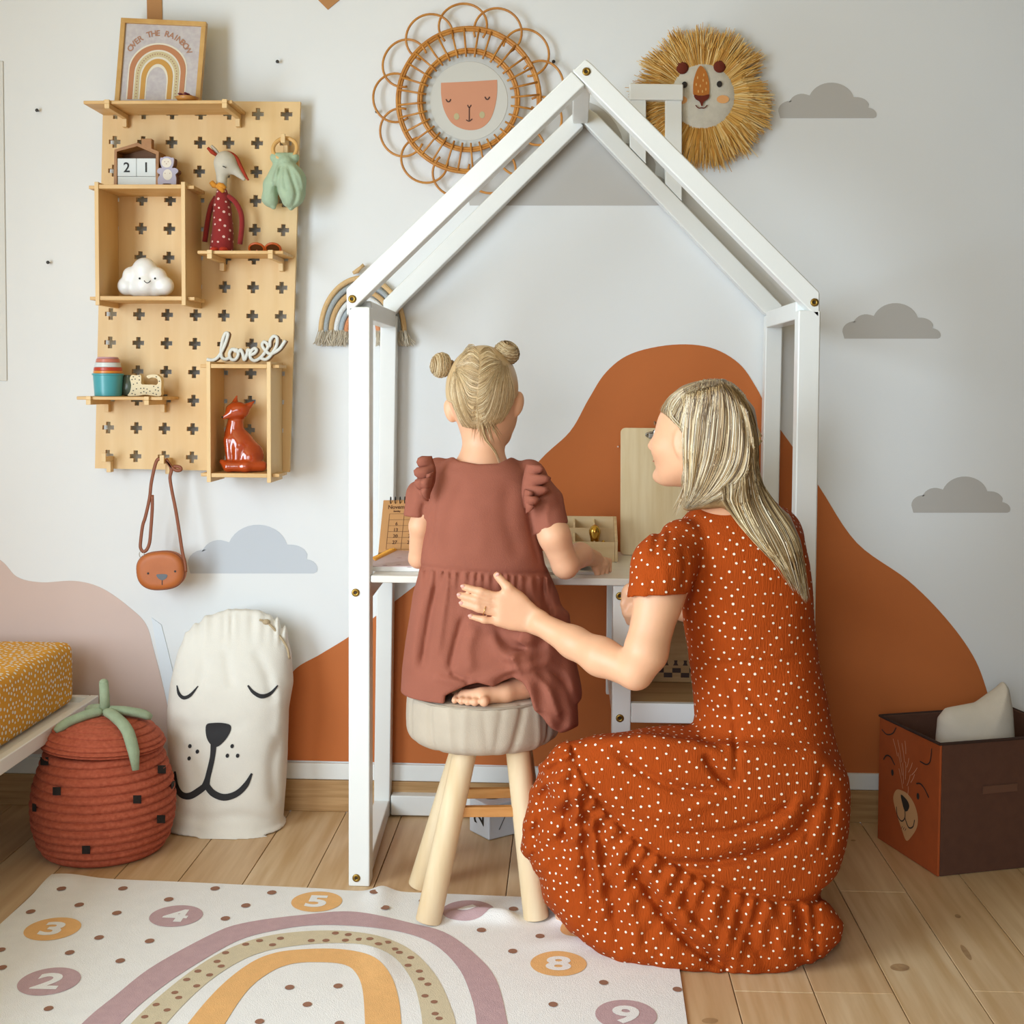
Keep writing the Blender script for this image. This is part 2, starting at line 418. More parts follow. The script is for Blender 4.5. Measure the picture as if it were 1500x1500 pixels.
# left wall with a window opening
wl = MB()
wy0, wy1, wz0, wz1 = -0.1, 1.8, 0.38, 1.82
wl.box((XLW - .1, YFW, 0), (XLW, YW, wz0)).box((XLW - .1, YFW, wz1), (XLW, YW, ZC))
wl.box((XLW - .1, YFW, wz0), (XLW, wy0, wz1)).box((XLW - .1, wy1, wz0), (XLW, YW, wz1))
wl.build('wall_left', wall_m, kind='structure')
def window(name, ax, a0, a1, pos, z0, z1, sgn):
    o = MB(); t = .05
    def bx(u0, u1, v0, v1):
        if ax == 'y': o.box((pos - .05, u0, v0), (pos, u1, v1))
        else: o.box((u0, pos - .05, v0), (u1, pos, v1))
    bx(a0, a1, z0, z0 + t); bx(a0, a1, z1 - t, z1); bx(a0, a0 + t, z0, z1); bx(a1 - t, a1, z0, z1); bx((a0 + a1) / 2 - t / 2, (a0 + a1) / 2 + t / 2, z0, z1)
    return o.build(name, white_m, kind='structure')
window('window_1', 'y', wy0, wy1, XLW - .03, wz0, wz1, 1)
wf = MB(); fx0, fx1, fz0, fz1 = -1.85, -0.05, 0.7, 2.2
wf.box((XLW, YFW - .1, 0), (XRW, YFW, fz0)).box((XLW, YFW - .1, fz1), (XRW, YFW, ZC))
wf.box((XLW, YFW - .1, fz0), (fx0, YFW, fz1)).box((fx1, YFW - .1, fz0), (XRW, YFW, fz1))
wf.build('wall_front', wall_m, kind='structure')
window('window_2', 'x', fx0, fx1, YFW - .03, fz0, fz1, 1)

# floor of oak planks, each plank its own piece
PW = 0.1447
oak_ms = [mat('oak_%d' % i, c1, 0.42, col2=c2, vscale=1.6, stretch=(26, 1.7, 10), bump=0.05, bscale=30, bstretch=(30, 1.5, 10))
          for i, (c1, c2) in enumerate([('DFC29A', 'CEAB80'), ('DCBC94', 'C9A476'), ('E3C8A2', 'D3B28A'), ('D8B78E', 'C49E72'), ('E0C39C', 'CAA678')])]
floor_root = MB().box((XLW - .1, YFW, -.06), (XRW + .1, YW, -.014)).build('floor', mat('floor_joint', '5A4128', 0.9), kind='structure')
rg = random.Random(5)
x = -0.125 - 15 * PW; col = 0
ends_at = {0.60: 2.773, 0.455: 2.30, 0.31: 2.296, 0.745: 2.32}
while x < XRW:
    y = YW - 0.005; first = True
    fixed = [e for k, e in ends_at.items() if abs(k - x) < .03]
    while y > YFW:
        L = rg.uniform(0.7, 1.7)
        if first: L = (y - fixed[0]) if fixed else rg.uniform(0.35, 1.5)
        y0 = max(YFW, y - L); first = False
        a = max(x, XLW - .08); b = min(x + PW - .0018, XRW + .08)
        if b - a > .02:
            MB().box((a, y0 + .0016, -.014), (b, y, 0)).build('plank', rg.choice(oak_ms), floor_root, bevel=.0012)
        y = y0
    x += PW; col += 1
# dark knots in the planks on the right
knot_m = mat('oak_knot', 'A07C58', 0.5, col2='B8956B', vscale=60)
for (kx, ky, a, b) in [(1318, 1417, .018, .016), (1415, 1395, .006, .034), (1403, 1342, .006, .010), (1040, 1495, .014, .010), (1250, 1231, .006, .006)]:
    c = Fl(kx, ky, .0004); pl = floor_root.matrix_world
    MB().disc(c, (a, 0, 0), (.0 + a * .2, b, 0), 16).build('knot', knot_m, floor_root)

# skirting: oak board with a white strip above
zb0 = P(860, 1148, YW)[2]; zb1 = P(860, 1124, YW)[2]
MB().box((XLW, YW - .014, 0), (XRW, YW - .0005, zb0)).build('baseboard_back', skirt_wood, kind='structure', bevel=.002)
MB().box((XLW, YW - .010, zb0 + .0005), (XRW, YW - .0005, zb1)).build('trim_1', white_m, kind='structure', bevel=.002)
MB().box((XRW - .014, YFW, 0), (XRW - .0005, YW - .015, zb0)).build('baseboard_right', skirt_wood, kind='structure')
MB().box((XLW + .0005, YFW, 0), (XLW + .014, YW - .015, zb0)).build('baseboard_left', skirt_wood, kind='structure')

# ------------------------------------------------------------------ wall decals
def decal(name, pts, y_off, m, label, cat='wall decal', group=None):
    pl = ppoly(pts, YW - y_off)
    return MB().prism(pl, (0, y_off - .0004, 0)).build(name, m, label=label, cat=cat, group=group)
orange_m = mat('terracotta_wallpaper', 'C06A30', 0.75, var=0.05, vscale=3, bump=0.05, bscale=300)
mt = cr([(398, 1113), (404, 1040), (428, 985), (470, 958), (512, 932), (560, 895), (640, 832), (720, 760), (790, 675), (835, 632), (862, 585), (888, 545),
         (925, 518), (985, 505), (1040, 509), (1082, 532), (1108, 568), (1130, 610), (1165, 660), (1202, 716), (1255, 795), (1330, 850), (1385, 905),
         (1425, 960), (1445, 1010), (1456, 1060), (1466, 1136)], 6)
mt = np.vstack([mt, [(1100, 1131), (700, 1120)]])
decal('mountain_decal', mt, .0012, orange_m, 'large terracotta orange double mountain shape on the wall behind the house desk')
pink_m = mat('blush_wallpaper', 'D6BEB4', 0.8, var=0.03, vscale=3)
pk = cr([(-140, 760), (-60, 782), (0, 820), (25, 845), (60, 853), (110, 851), (150, 862), (190, 890), (214, 915), (226, 955), (240, 1010), (250, 1060), (254, 1109)], 6)
decal('mountain_decal', np.vstack([pk, [(-140, 1100)]]), .0012, pink_m, 'pale blush pink mountain shape on the wall behind the bed')
strip_m = mat('pale_blue_strip', 'E2E8EE', 0.6)
decal('paper_strip', np.vstack([cr([(222, 905), (231, 960), (243, 1020), (252, 1060)], 5), cr([(262, 1060), (258, 1010), (248, 962), (236, 915)], 5)]), .003, strip_m,
      'pale curved strip between pink mountain and dog face sack', 'wall decal')
grey_m = mat('grey_cloud_vinyl', 'BEBAB5', 0.7); grey2_m = mat('blue_grey_cloud_vinyl', 'C6CBD2', 0.7)
def cloud_pts(x0, x1, y0, y1, lo=0.0):
    w, h = x1 - x0, y1 - y0; pts = []
    def arc(cx, cy, rx, ry, a0, a1, n=9):
        for i in range(n + 1):
            a = math.radians(a0 + (a1 - a0) * i / n); pts.append((x0 + w * (cx + rx * math.cos(a)), y1 - h * (cy + ry * math.sin(a))))
    arc(.13, .22, .13, .28, 200, 85, 7); arc(.24, .32, .14, .38, 160, 70, 7); arc(.54, .46, .235, .56, 160, 15, 14); arc(.80, .30, .13, .30, 85, 20, 6); arc(.90, .10, .10, .20, 80, -20, 6)
    pts.append((x1 - w * .03, y1)); pts.append((x0 + w * .02, y1)); return pts
decal('cloud_decal', cloud_pts(1140, 1284, 122, 173), .001, grey_m, 'grey cloud sticker on wall right of the raffia lion head', group='grey cloud stickers')
decal('cloud_decal', cloud_pts(1234, 1378, 445, 496), .001, grey_m, 'grey cloud sticker at mid height, middle of the three on the right', group='grey cloud stickers')
decal('cloud_decal', cloud_pts(1335, 1480, 699, 751), .001, grey_m, 'lowest grey cloud sticker on the right beside orange mountain', group='grey cloud stickers')
decal('cloud_decal', cloud_pts(275, 465, 770, 840), .001, grey2_m, 'large pale blue grey cloud sticker below the peg board', group='grey cloud stickers')
decal('cloud_decal', cloud_pts(682, 984, 150, 301), .001, grey_m, 'big grey cloud sticker framed by the roof of the house desk', group='grey cloud stickers')
MB().box(P(-160, 90, YW - .004), np.array(P(11, 558, YW)) - (0, .0005, 0)).build('wall_panel', mat('panel_white', 'DEDDD8', 0.6), bevel=.002,
     label='plain white board on wall at the left edge of the picture', cat='panel')
kraft_m = mat('kraft_brown', 'B98450', 0.7, var=.05)
decal('paper_strip', [(214, -60), (236, -60), (238, 60), (216, 60)], .003, kraft_m, 'brown paper strip hanging behind the framed rainbow picture', 'paper strip')
decal('paper_pennant', [(440, -60), (512, -60), (497, 0), (480, 14), (466, 0)], .003, kraft_m, 'pointed brown paper pennant tip at the top of the wall', 'pennant')
hook_m = mat('black_nail', '2E2B2A', 0.4); 
for (hx, hy, lb) in [(57, 163, 'small dark nail in wall left of the top shelf'), (408, 92, 'small dark nail in wall right of the framed rainbow picture'),
                     (73, 385, 'small dark nail in wall left of the cloud lamp box'), (553, 165, 'small dark nail by the left petals of the rattan mirror'), (811, 92, 'small dark nail by the right petals of the rattan mirror')]:
    c = P(hx, hy, YW); MB().lathe([(.0012, 0), (.0012, .010), (.004, .0105), (.0045, .0125), (.003, .014)], c + (0, -.0003, 0), 10, rotx(math.pi / 2)).build('wall_nail', hook_m, smooth=True, label=lb, cat='nail', group='nails in the wall')

# ================================================================== HOUSE DESK
YF, YB = 2.7347, 3.183
XL, XR = -0.4712, 0.5282
PWD = 0.0465
hd = thing('house_desk', ((XL + XR) / 2, (YF + YB) / 2, 0), 'white wooden house shaped desk frame with pitched roof and chimney', 'desk')
bolt_m = mat('brass_bolt', '9A7B3A', 0.35, metal=0.9); slot_m = mat('bolt_slot', '3A2D18', 0.6)
DZ = 0.5 * (P(560, 841, YF)[2] + P(890, 850, YF)[2])
zL, zR = P(512, 447, YF)[2], P(1190, 452, YF)[2]
def bolt(px, py, Y, parent=hd):
    c = P(px, py, Y)
    b = MB().lathe([(.0085, -.001), (.0088, .0015), (.0072, .003), (.0035, .0032), (.003, .0012)], c, 16, rotx(math.pi / 2)).build('bolt', bolt_m, parent, smooth=True)
    MB().lathe([(.0028, 0), (.0028, .0022)], c, 6, rotx(math.pi / 2)).build('socket', slot_m, b)
def post(name, x0, x1, y0, y1, z0, z1, dx0=0.0): # dx0: shift of the foot
    v = []
    for z, d in ((z0, dx0), (z1, 0.0)): v += [(x0 + d, y0, z), (x1 + d, y0, z), (x1 + d, y1, z), (x0 + d, y1, z)]
    return MB().add(v, [(0, 1, 2, 3), (7, 6, 5, 4), (0, 4, 5, 1), (1, 5, 6, 2), (2, 6, 7, 3), (3, 7, 4, 0)]).build(name, white_m, hd, bevel=.0035)
post('post', XL, XL + PWD, YF, YF + PWD, 0, P(530, 441, YF)[2] - .012)
post('post', XR - PWD, XR, YF, YF + PWD, 0, P(1180, 446, YF)[2] - .012)
def backpost(tl, tr, ty, bl):
    a, b = P(tl, ty, YB), P(tr, ty, YB); f = Fl(bl, 1198)
    f = P(bl, 1198, YB); return post('post', a[0], b[0], YB, YB + .04, 0, a[2], f[0] - a[0])
backpost(557, 581, 462, 547); backpost(1122, 1147, 462, 1107)
def pprism(name, pts, Y, th, bev=.0035):
    return MB().prism(ppoly(pts, Y), (0, th, 0)).build(name, white_m, hd, bevel=bev)
pprism('rafter', [(507, 423), (838, 104), (857, 124), (508, 462)], YF, PWD)
pprism('rafter', [(838.6, 104.4), (858, 86), (868, 94), (1201, 428), (1201, 469), (1170, 439)], YF, PWD)
pprism('rafter', [(561, 440), (840, 165), (855, 184), (590, 446), (570, 470), (561, 470)], YB, .04)
pprism('rafter', [(841, 165), (858, 156), (874, 166), (1146, 447), (1146, 470), (1120, 459)], YB, .04)
zr = P(850, 181, YB)[2]; xr = P(850, 160, YB)[0]
MB().box((xr - .019, YF + PWD, zr), (xr + .019, YB + .001, zr + .036)).build('ridge_beam', white_m, hd, bevel=.003)
for sx in (0, 1):
    px = (541, 1166)[sx]; zt = P(px, 441, YF + PWD)[2]; zb = P(px, 468, YF + PWD)[2]
    x0 = XL + .002 if sx == 0 else XR - PWD + .002
    xb = P(557 if sx == 0 else 1122, 470, YB)[0]
    a = MB(); w = PWD - .006
    a.add([(x0, YF + PWD, zb), (x0 + w, YF + PWD, zb), (xb + .038, YB, zb), (xb, YB, zb), (x0, YF + PWD, zt), (x0 + w, YF + PWD, zt), (xb + .038, YB, zt), (xb, YB, zt)],
          [(0, 1, 2, 3), (7, 6, 5, 4), (0, 4, 5, 1), (1, 5, 6, 2), (2, 6, 7, 3), (3, 7, 4, 0)])
    a.build('eave_beam', white_m, hd, bevel=.003)
    # desk rails and floor runners along the depth
    xs = XL + .004 if sx == 0 else XR - PWD + .004; xe = P(551 if sx == 0 else 1113, 860, YB)[0]; xf = P(548 if sx == 0 else 1108, 1190, YB)[0]
    def rail(nm, xe, z0, z1, w=.038):
        MB().add([(xs, YF + PWD, z0), (xs + w, YF + PWD, z0), (xe + w, YB, z0), (xe, YB, z0), (xs, YF + PWD, z1), (xs + w, YF + PWD, z1), (xe + w, YB, z1), (xe, YB, z1)],
                 [(0, 1, 2, 3), (7, 6, 5, 4), (0, 4, 5, 1), (1, 5, 6, 2), (2, 6, 7, 3), (3, 7, 4, 0)]).build(nm, white_m, hd, bevel=.003)
    rail('desk_rail', xe, DZ - .060, DZ - .0165); rail('floor_runner', xf, .003, .043)
MB().box((P(572, 1180, YB)[0], YB + .003, .004), (P(1108, 1180, YB)[0], YB + .036, P(620, 1167, YB)[2])).build('back_runner', white_m, hd, bevel=.003)
desk_m = mat('desk_white_wood', 'E9E6DD', 0.28, var=.02, vscale=4, stretch=(1, 12, 1))
MB().box((XL + PWD + .001, YF + .003, DZ - .016), (XR - PWD - .001, YB - .002, DZ)).build('desktop', desk_m, hd, bevel=.003)
MB().box((XL + PWD + .04, YB - .024, DZ - .075), (XR - PWD - .04, YB - .004, DZ - .0165)).build('back_apron', white_m, hd, bevel=.002)
# divider and shelf under the right half
xd0, xd1 = P(897, 950, YF + .01)[0], P(925, 950, YF + .01)[0]; zd = P(908, 1085, YF + .01)[2]
MB().box((xd0, YF + .01, zd), (xd1, YF + .048, DZ - .0165)).build('divider_post', white_m, hd, bevel=.003)
MB().box((xd0, YB - .03, zd), (xd1, YB, DZ - .0765)).build('divider_post', white_m, hd, bevel=.003)
zs0, zs1 = P(975, 1060, YF + .01)[2], P(975, 1031, YF + .01)[2]
MB().box((xd1 + .0005, YF + .012, zs0), (XR - PWD - .0005, YF + .03, zs1)).build('shelf_rail', white_m, hd, bevel=.002)
shelf_wood = mat('shelf_pine', 'C9A778', 0.45, col2='B08B5C', vscale=3, stretch=(1.5, 25, 10))
MB().box((xd1 + .0005, YF + .031, zs1 - .016), (XR - PWD - .0005, YB - .031, zs1 - .002)).build('shelf', shelf_wood, hd, bevel=.002)
MB().box((xd0 + .002, YF + .049, zs1 - .04), (xd0 + .016, YB - .031, zs1 - .0165)).build('shelf_bearer', white_m, hd, bevel=.002)
# chimney standing on the rear roof slope
pprism('chimney_post', [(922.5, 146), (946.5, 146), (946.5, 240), (922.5, 215)], YB + .002, .034, .002)
pprism('chimney_post', [(974.5, 146), (999, 146), (999, 295), (974.5, 269)], YB + .002, .034, .002)
pprism('chimney_cap', [(922, 122), (1001, 123), (1001, 147), (922, 146)], YB - .004, .042, .003)
for q in [(516, 438), (1193, 443), (859, 105), (521, 868), (1185, 877), (522, 1286)]: bolt(*q, YF)
bolt(908, 873, YF + .01); bolt(908, 1052, YF + .01)

# ------------------------------------------------------------------ things on the desk
ink = mat('dark_brown_ink', '5B3A22', 0.8); kraft_l = mat('kraft_card', 'C8925A', 0.75, var=.04, vscale=20)
YC = 3.06
cal = thing('desk_calendar', (*P(605, 800, YC)[:2], DZ), 'brown kraft desk calendar on desk behind the child', 'calendar')
q = ppoly([(559, 731), (668, 729), (662, 806), (554, 806)], YC); q[:2, 1] += .03; q[2:, 1] -= .0
dzc = DZ + .006 - q[2:, 2].min(); q[:, 2] += dzc
nn = np.cross(q[1] - q[0], q[3] - q[0]); nn /= np.linalg.norm(nn); nn = nn * (1 if nn[1] > 0 else -1)
MB().prism(q, nn * .004).build('page', kraft_l, cal, bevel=.0005)
q2 = q.copy(); q2[2:, 1] += .09; q2[:2, 1] += .002; q2[2:, 2] = DZ + .002
MB().prism(q2, (0, .003, 0)).build('back_card', kraft_l, cal)
MB().box((q[3][0], q[3][1] - .002, DZ + .0002), (q[2][0], q[3][1] + .095, DZ + .005)).build('base', mat('dark_card', '8A6238', .8), cal)
def on_cal(u, v, w=.0008): return q[0] * (1 - u) * (1 - v) + q[1] * u * (1 - v) + q[2] * u * v + q[3] * (1 - u) * v - nn * w
def put_text(txt, fn_map, size, mb, bold=0.0):
    v, f = text_mesh(txt, size, bold); 
    if len(v): mb.add([fn_map(a, b) for a, b in v], f)
W_, H_ = np.linalg.norm(q[1] - q[0]), np.linalg.norm(q[3] - q[0])
tx = MB()
def cal_text(s, u, v, size): put_text(s, lambda a, b: on_cal(u + a / W_, v - b / H_), size, tx, .0002)
cal_text('November', .24, .13, .0135)
for k, s in enumerate(['Sunday', 'Monday', 'Tuesday']): cal_text(s, .20 + .2 * k, .215, .006)
for r, row in enumerate([('', '', '1'), ('6', '7', '8'), ('13', '14', '15'), ('20', '21', '22'), ('27', '28', '29')]):
    for k, s in enumerate(row):
        if s: cal_text(s, .21 + .2 * k, .33 + r * .118, .0115)
for k in range(6): 
    u = .10 + .2 * k; u = min(u, .96); tx.add([on_cal(u, .26), on_cal(u + .004, .26), on_cal(u + .004, .93), on_cal(u, .93)], [(0, 1, 2, 3)])
for r in range(7):
    v = .26 + .112 * r; tx.add([on_cal(.1, v), on_cal(.96, v), on_cal(.96, v + .005), on_cal(.1, v + .005)], [(0, 1, 2, 3)])
tx.build('printing', ink, cal, fix=False)
rings = MB()
for k in range(14):
    c = on_cal(.1 + k * .064, .0, 0); rings.ring([c + np.array([0, math.cos(a) * .006, math.sin(a) * .008]) for a in np.linspace(0, 2 * math.pi, 12, endpoint=False)], .0012, 5)
rings.build('ring_binding', mat('black_wire', '2A2625', .4, metal=.6), cal, smooth=True)

# spiral notebook
nb_c = mat('notebook_cover', 'D9BEC0', .5, var=.05, vscale=30); page_m = mat('paper_white', 'F2F1EE', .7)
nbk = thing('spiral_notebook', (*P(590, 835, 2.9)[:2], DZ), 'pink patterned notebook with orange wire spiral on the desk', 'notebook')
c4 = np.array([Fl(541, 829, DZ), Fl(574, 812, DZ), Fl(672, 812, DZ), Fl(690, 838, DZ), Fl(541, 837, DZ)])
c4[:, 1] = np.clip(c4[:, 1], YF + .02, YB - .02)
MB().prism(c4 + (0, 0, .0005), (0, 0, .010)).build('pages', page_m, nbk)
MB().prism(c4 + (0, 0, .0106), (0, 0, .0014)).build('cover', nb_c, nbk)
for (px, py) in [(585, 817), (584, 827), (564, 828), (610, 820), (600, 831), (625, 826)]:
    c = Fl(px, py, DZ + .0124); MB().disc(c, (.006, 0, 0), (0, .004, 0), 10).build('printed_mark', mat('cover_print', 'B98C90', .6), nbk)
sp = MB(); a, b = Fl(541, 827, DZ + .008), Fl(574, 811, DZ + .008); a[1] = c4[0][1]; b[1] = c4[1][1]
d = (b - a); e = np.cross(d / np.linalg.norm(d), (0, 0, 1))
sp.tube([a + d * t + e * .011 * math.cos(2 * math.pi * 22 * t) + np.array([0, 0, .009]) * math.sin(2 * math.pi * 22 * t) for t in np.linspace(0, 1, 22 * 9)], .0013, 5)
sp.build('wire_spiral', mat('orange_wire', 'E09A2A', .35, metal=.3), nbk, smooth=True)

# open booklet under the child's hand
bk = thing('booklet', (*P(860, 840, 2.82)[:2], DZ), 'white open booklet under the child hand on the desk', 'booklet')
B0 = [Fl(795, 842, DZ), Fl(790, 832, DZ), Fl(862, 825, DZ), Fl(878, 842, DZ)]
B0 = np.array(B0); B0[:, 1] = np.clip(B0[:, 1], YF + .012, 3.1)
MB().prism(B0 + (0, 0, .0004), (0, 0, .006)).build('pages', mat('paper_grey', 'DAD6D0', .7), bk)
C0 = B0.copy(); C0[0] += (.03, .03, 0); C0[3] += (-.01, .02, 0)
V = np.zeros((8, 6, 3))
for i in range(8):
    for j in range(6):
        s, t = i / 7, j / 5; V[i, j] = (C0[0] * (1 - s) + C0[3] * s) * (1 - t) + (C0[1] * (1 - s) + C0[2] * s) * t + np.array([0, 0, .0068 + .012 * s * math.sin(math.pi * (1 - t) * .55)])
MB().grid(V).build('turned_page', page_m, bk, smooth=True, fix=False)

# pine organiser with compartments
org_m = mat('pale_pine', 'DEC49A', .5, col2='D2B385', vscale=4, stretch=(1.5, 20, 12))
YO = 2.99
og = thing('desk_organiser', (*P(860, 815, YO)[:2], DZ), 'pale wooden stepped desk organiser with small compartments', 'organiser')
xa, xb_ = P(812, 800, YO)[0], P(905, 800, YO)[0]
z0 = DZ + .0006; yb = YO + .11; prof = [(YO, z0), (YO, z0 + .048), (YO + .10, P(900, 757, YO + .1)[2]), (yb, P(900, 757, YO + .1)[2]), (yb, z0)]
hb = prof[2][1] - z0
for xx in (xa, xb_ - .007):
    MB().prism([(xx, y, z) for y, z in prof], (.007, 0, 0)).build('side_panel', org_m, og, bevel=.001)
MB().box((xa + .0075, YO, z0), (xb_ - .0075, YO + .006, z0 + .046)).build('front_panel', org_m, og)
MB().box((xa + .0075, YO + .050, z0), (xb_ - .0075, YO + .055, z0 + .046 + (hb - .046) * .55)).build('middle_panel', org_m, og)
MB().box((xa + .0075, yb - .006, z0), (xb_ - .0075, yb, z0 + hb)).build('back_panel', org_m, og)
for t in (.3, .62):
    xx = xa + (xb_ - xa) * t
    MB().prism([(xx, y, z) for y, z in [(YO + .0065, z0), (YO + .0065, z0 + .04), (YO + .049, z0 + .062), (YO + .049, z0)]], (.004, 0, 0)).build('divider', org_m, og)
    MB().prism([(xx, y, z) for y, z in [(YO + .056, z0), (YO + .056, z0 + .07), (yb - .0065, z0 + hb - .006), (yb - .0065, z0)]], (.004, 0, 0)).build('divider', org_m, og)
gold = mat('polished_brass', 'C9A04A', .22, metal=1.0)
gk = P(871, 788, YO + .028)
MB().lathe([(.004, 0), (.0085, .004), (.008, .03), (.010, .05), (.0135, .064), (.0135, .070), (.009, .079), (.002, .083)], (gk[0], gk[1], z0 + .0005), 18).build(
    'brass_stamp', gold, smooth=True, label='polished brass knob handle standing in the organiser', cat='stamp')
MB().lathe([(.004, 0), (.0055, .004), (.005, .016), (.003, .022)], (gk[0] + .012, gk[1] - .004, z0 + .0475 - .02), 14, roty(.5)).build(
    'brass_clip', gold, smooth=True, label='small brass peg beside the brass knob in organiser', cat='peg')

# bamboo clipboard leaning on the wall
cb_m = mat('bamboo_board', 'E3CFA8', .45, col2='D6BD90', vscale=2.2, stretch=(22, 10, 1.2))
YCB = 3.135
cbt = thing('clipboard', (*P(975, 815, YCB)[:2], DZ), 'tall pale bamboo clipboard standing on the desk against the wall', 'clipboard')
zb_ = DZ + .001; zt_ = P(960, 627, YCB + .03)[2]
w0, w1 = P(909, 720, YCB)[0], P(1062, 720, YCB)[0]
r = .012; pts = []
for (cx, cz, a0) in [(w1 - r, zt_ - r, 0), (w0 + r, zt_ - r, 90), (w0 + r, zb_ + r, 180), (w1 - r, zb_ + r, 270)]:
    pts += [(cx + r * math.cos(math.radians(a0 + k * 15)), cz + r * math.sin(math.radians(a0 + k * 15))) for k in range(7)]
lean = .05 / (zt_ - zb_)
MB().prism([(x, YCB - .022 + (z - zb_) * lean, z) for x, z in pts], (0, .006, 0)).build('board', cb_m, cbt, bevel=.001)
cc = P(962, 637, YCB + .02); cm_ = mat('aged_steel', '9C968C', .35, metal=.9)
yclip = YCB - .022 + (cc[2] - zb_) * lean
MB().ring([(cc[0] + .026 * math.cos(a), yclip - .006, cc[2] + .007 * math.sin(a)) for a in np.linspace(0, 2 * math.pi, 24, endpoint=False)], .0025, 6).build('clip_wire', cm_, cbt, smooth=True)
MB().box((cc[0] - .02, yclip - .009, cc[2] - .009), (cc[0] + .03, yclip - .0008, cc[2] + .004)).build('clip_plate', cm_, cbt, bevel=.002)
MB().lathe([(.002, 0), (.002, .012)], P(905, 654, YW) + (0, -.0005, 0), 8, rotx(math.pi / 2)).build('wall_nail', mat('pale_nail', 'D8C2B0', .4), label='tiny pale nail in the orange mountain beside the clipboard', cat='nail')

# jointed wooden mannequin, mostly hidden by the woman's head
mq = mat('mannequin_wood', 'DDBE8C', .4, col2='CFAB74', vscale=6, stretch=(3, 3, 1))
YM = 3.0
mx, mn = P(1072, 800, YM)[0], thing('artist_mannequin', (P(1080, 800, YM)[0], YM, DZ), 'jointed pale wood artist figure with bent arm behind the woman', 'figurine')
def mpt(px, py): return P(px, py, YM)
MB().lathe([(.04, 0), (.042, .004), (.040, .014), (.012, .016)], (mx, YM, DZ + .0004), 24).build('stand', mq, mn, smooth=True)
for nm, pts, rr in [('leg', [(1060, 800), (1062, 765), (1064, 730)], [.007, .010, .012]), ('leg', [(1084, 800), (1082, 765), (1080, 730)], [.007, .010, .012]),
                    ('torso', [(1072, 726), (1072, 700), (1072, 668)], [.018, .016, .024]), ('head', [(1072, 655), (1072, 640), (1072, 620)], [.010, .017, .012]),
                    ('upper_arm', [(1094, 664), (1092, 672), (1113, 645)][:1] + [(1103, 655), (1113, 643)], [.009, .010, .008]),
                    ('forearm', [(1113, 641), (1105, 628), (1097, 615)], [.007, .009, .006]), ('upper_arm', [(1050, 664), (1042, 690), (1040, 705)], [.009, .010, .008]),
                    ('forearm', [(1040, 707), (1044, 728), (1046, 742)], [.007, .009, .005])]:
    MB().tube([mpt(*p_) if nm != 'leg' or i else np.array([*mpt(*p_)[:2], DZ + .017]) for i, p_ in enumerate(pts)], rr, 10).build(nm, mq, mn, smooth=True)

# wooden game box on the low shelf
gb = thing('game_box', (*P(990, 975, 2.98)[:2], zs1), 'wooden board game box with chequered border on the low shelf', 'box')
gx0, gx1, gy, gz = P(935, 975, 2.95)[0], P(1085, 975, 2.95)[0], 2.95, zs1 - .0015
MB().box((gx0, gy, gz), (gx1, gy + .12, gz + .15)).build('body', mat('game_wood', 'B99668', .5, col2='A88252', vscale=4, stretch=(2, 8, 20)), gb, bevel=.003)
ck = MB(); dk = mat('game_print', '3A2318', .6); 
nck = 12; cw = (gx1 - gx0) / nck
for r_ in range(2):
    for k in range(nck):
        if (k + r_) % 2: ck.add([(gx0 + cw * k, gy - .0006, gz + .012 + .011 * r_), (gx0 + cw * (k + 1), gy - .0006, gz + .012 + .011 * r_), (gx0 + cw * (k + 1), gy - .0006, gz + .023 + .011 * r_), (gx0 + cw * k, gy - .0006, gz + .023 + .011 * r_)], [(0, 1, 2, 3)])
for k in range(10):   # row of small figure marks above the chequers
    xx = gx0 + .014 + k * .022
    ck.add([(xx + a, gy - .0006, gz + .040 + b) for a, b in [(0, 0), (.012, 0), (.009, .006), (.010, .012), (.002, .012), (.003, .006)]], [tuple(range(6))])
ck.build('printing', dk, gb, fix=False)

# ================================================================== PEG BOARD
ply = mat('birch_ply', 'E6C48E', .5, col2='DDB57A', vscale=2.0, stretch=(9, 6, 1.1), bump=.03, bscale=40, bstretch=(9, 6, 1))
ply2 = mat('birch_ply_edge', 'DDB67C', .5, col2='CFA263', vscale=4, stretch=(2, 14, 14))
YP = YW - .042                                 # front face of the board
TH = .012
O_ = P(151, 147, YP); EX = P(440, 149, YP) - O_; EZ = P(139, 686, YP) - O_
EX[1] = 0; EZ[1] = 0
def pb(u, v, w=0.0): return O_ + EX * u + EZ * v + np.array([0, w, 0])
pb_t = thing('peg_board', pb(.5, 1.0), 'tall birch plywood peg board with plus shaped holes on wall', 'peg board')
us = [.064 + .1447 * i for i in range(7)]; vs_ = [.0335 + .0776 * i for i in range(13)]
au, av, tu, tv = 8.6 / 289, 8.6 / 540, 3.2 / 289, 3.2 / 540
ul = sorted({0.0, 1.0} | {u + d for u in us for d in (-au, -tu, tu, au)}); vl = sorted({0.0, 1.0} | {v + d for v in vs_ for d in (-av, -tv, tv, av)})
def solid(i, j):
    uc, vc = (ul[i] + ul[i + 1]) / 2, (vl[j] + vl[j + 1]) / 2
    for u in us:
        if abs(uc - u) < au:
            for v in vs_:
                if abs(vc - v) < av and (abs(uc - u) < tu or abs(vc - v) < tv): return False
    return True
S_ = np.array([[solid(i, j) for j in range(len(vl) - 1)] for i in range(len(ul) - 1)])
nv_ = len(vl); N1 = len(ul) * nv_
V = [pb(u, v) for u in ul for v in vl] + [pb(u, v, TH) for u in ul for v in vl]; Fc = []
nu_ = len(ul) - 1; nw_ = nv_ - 1
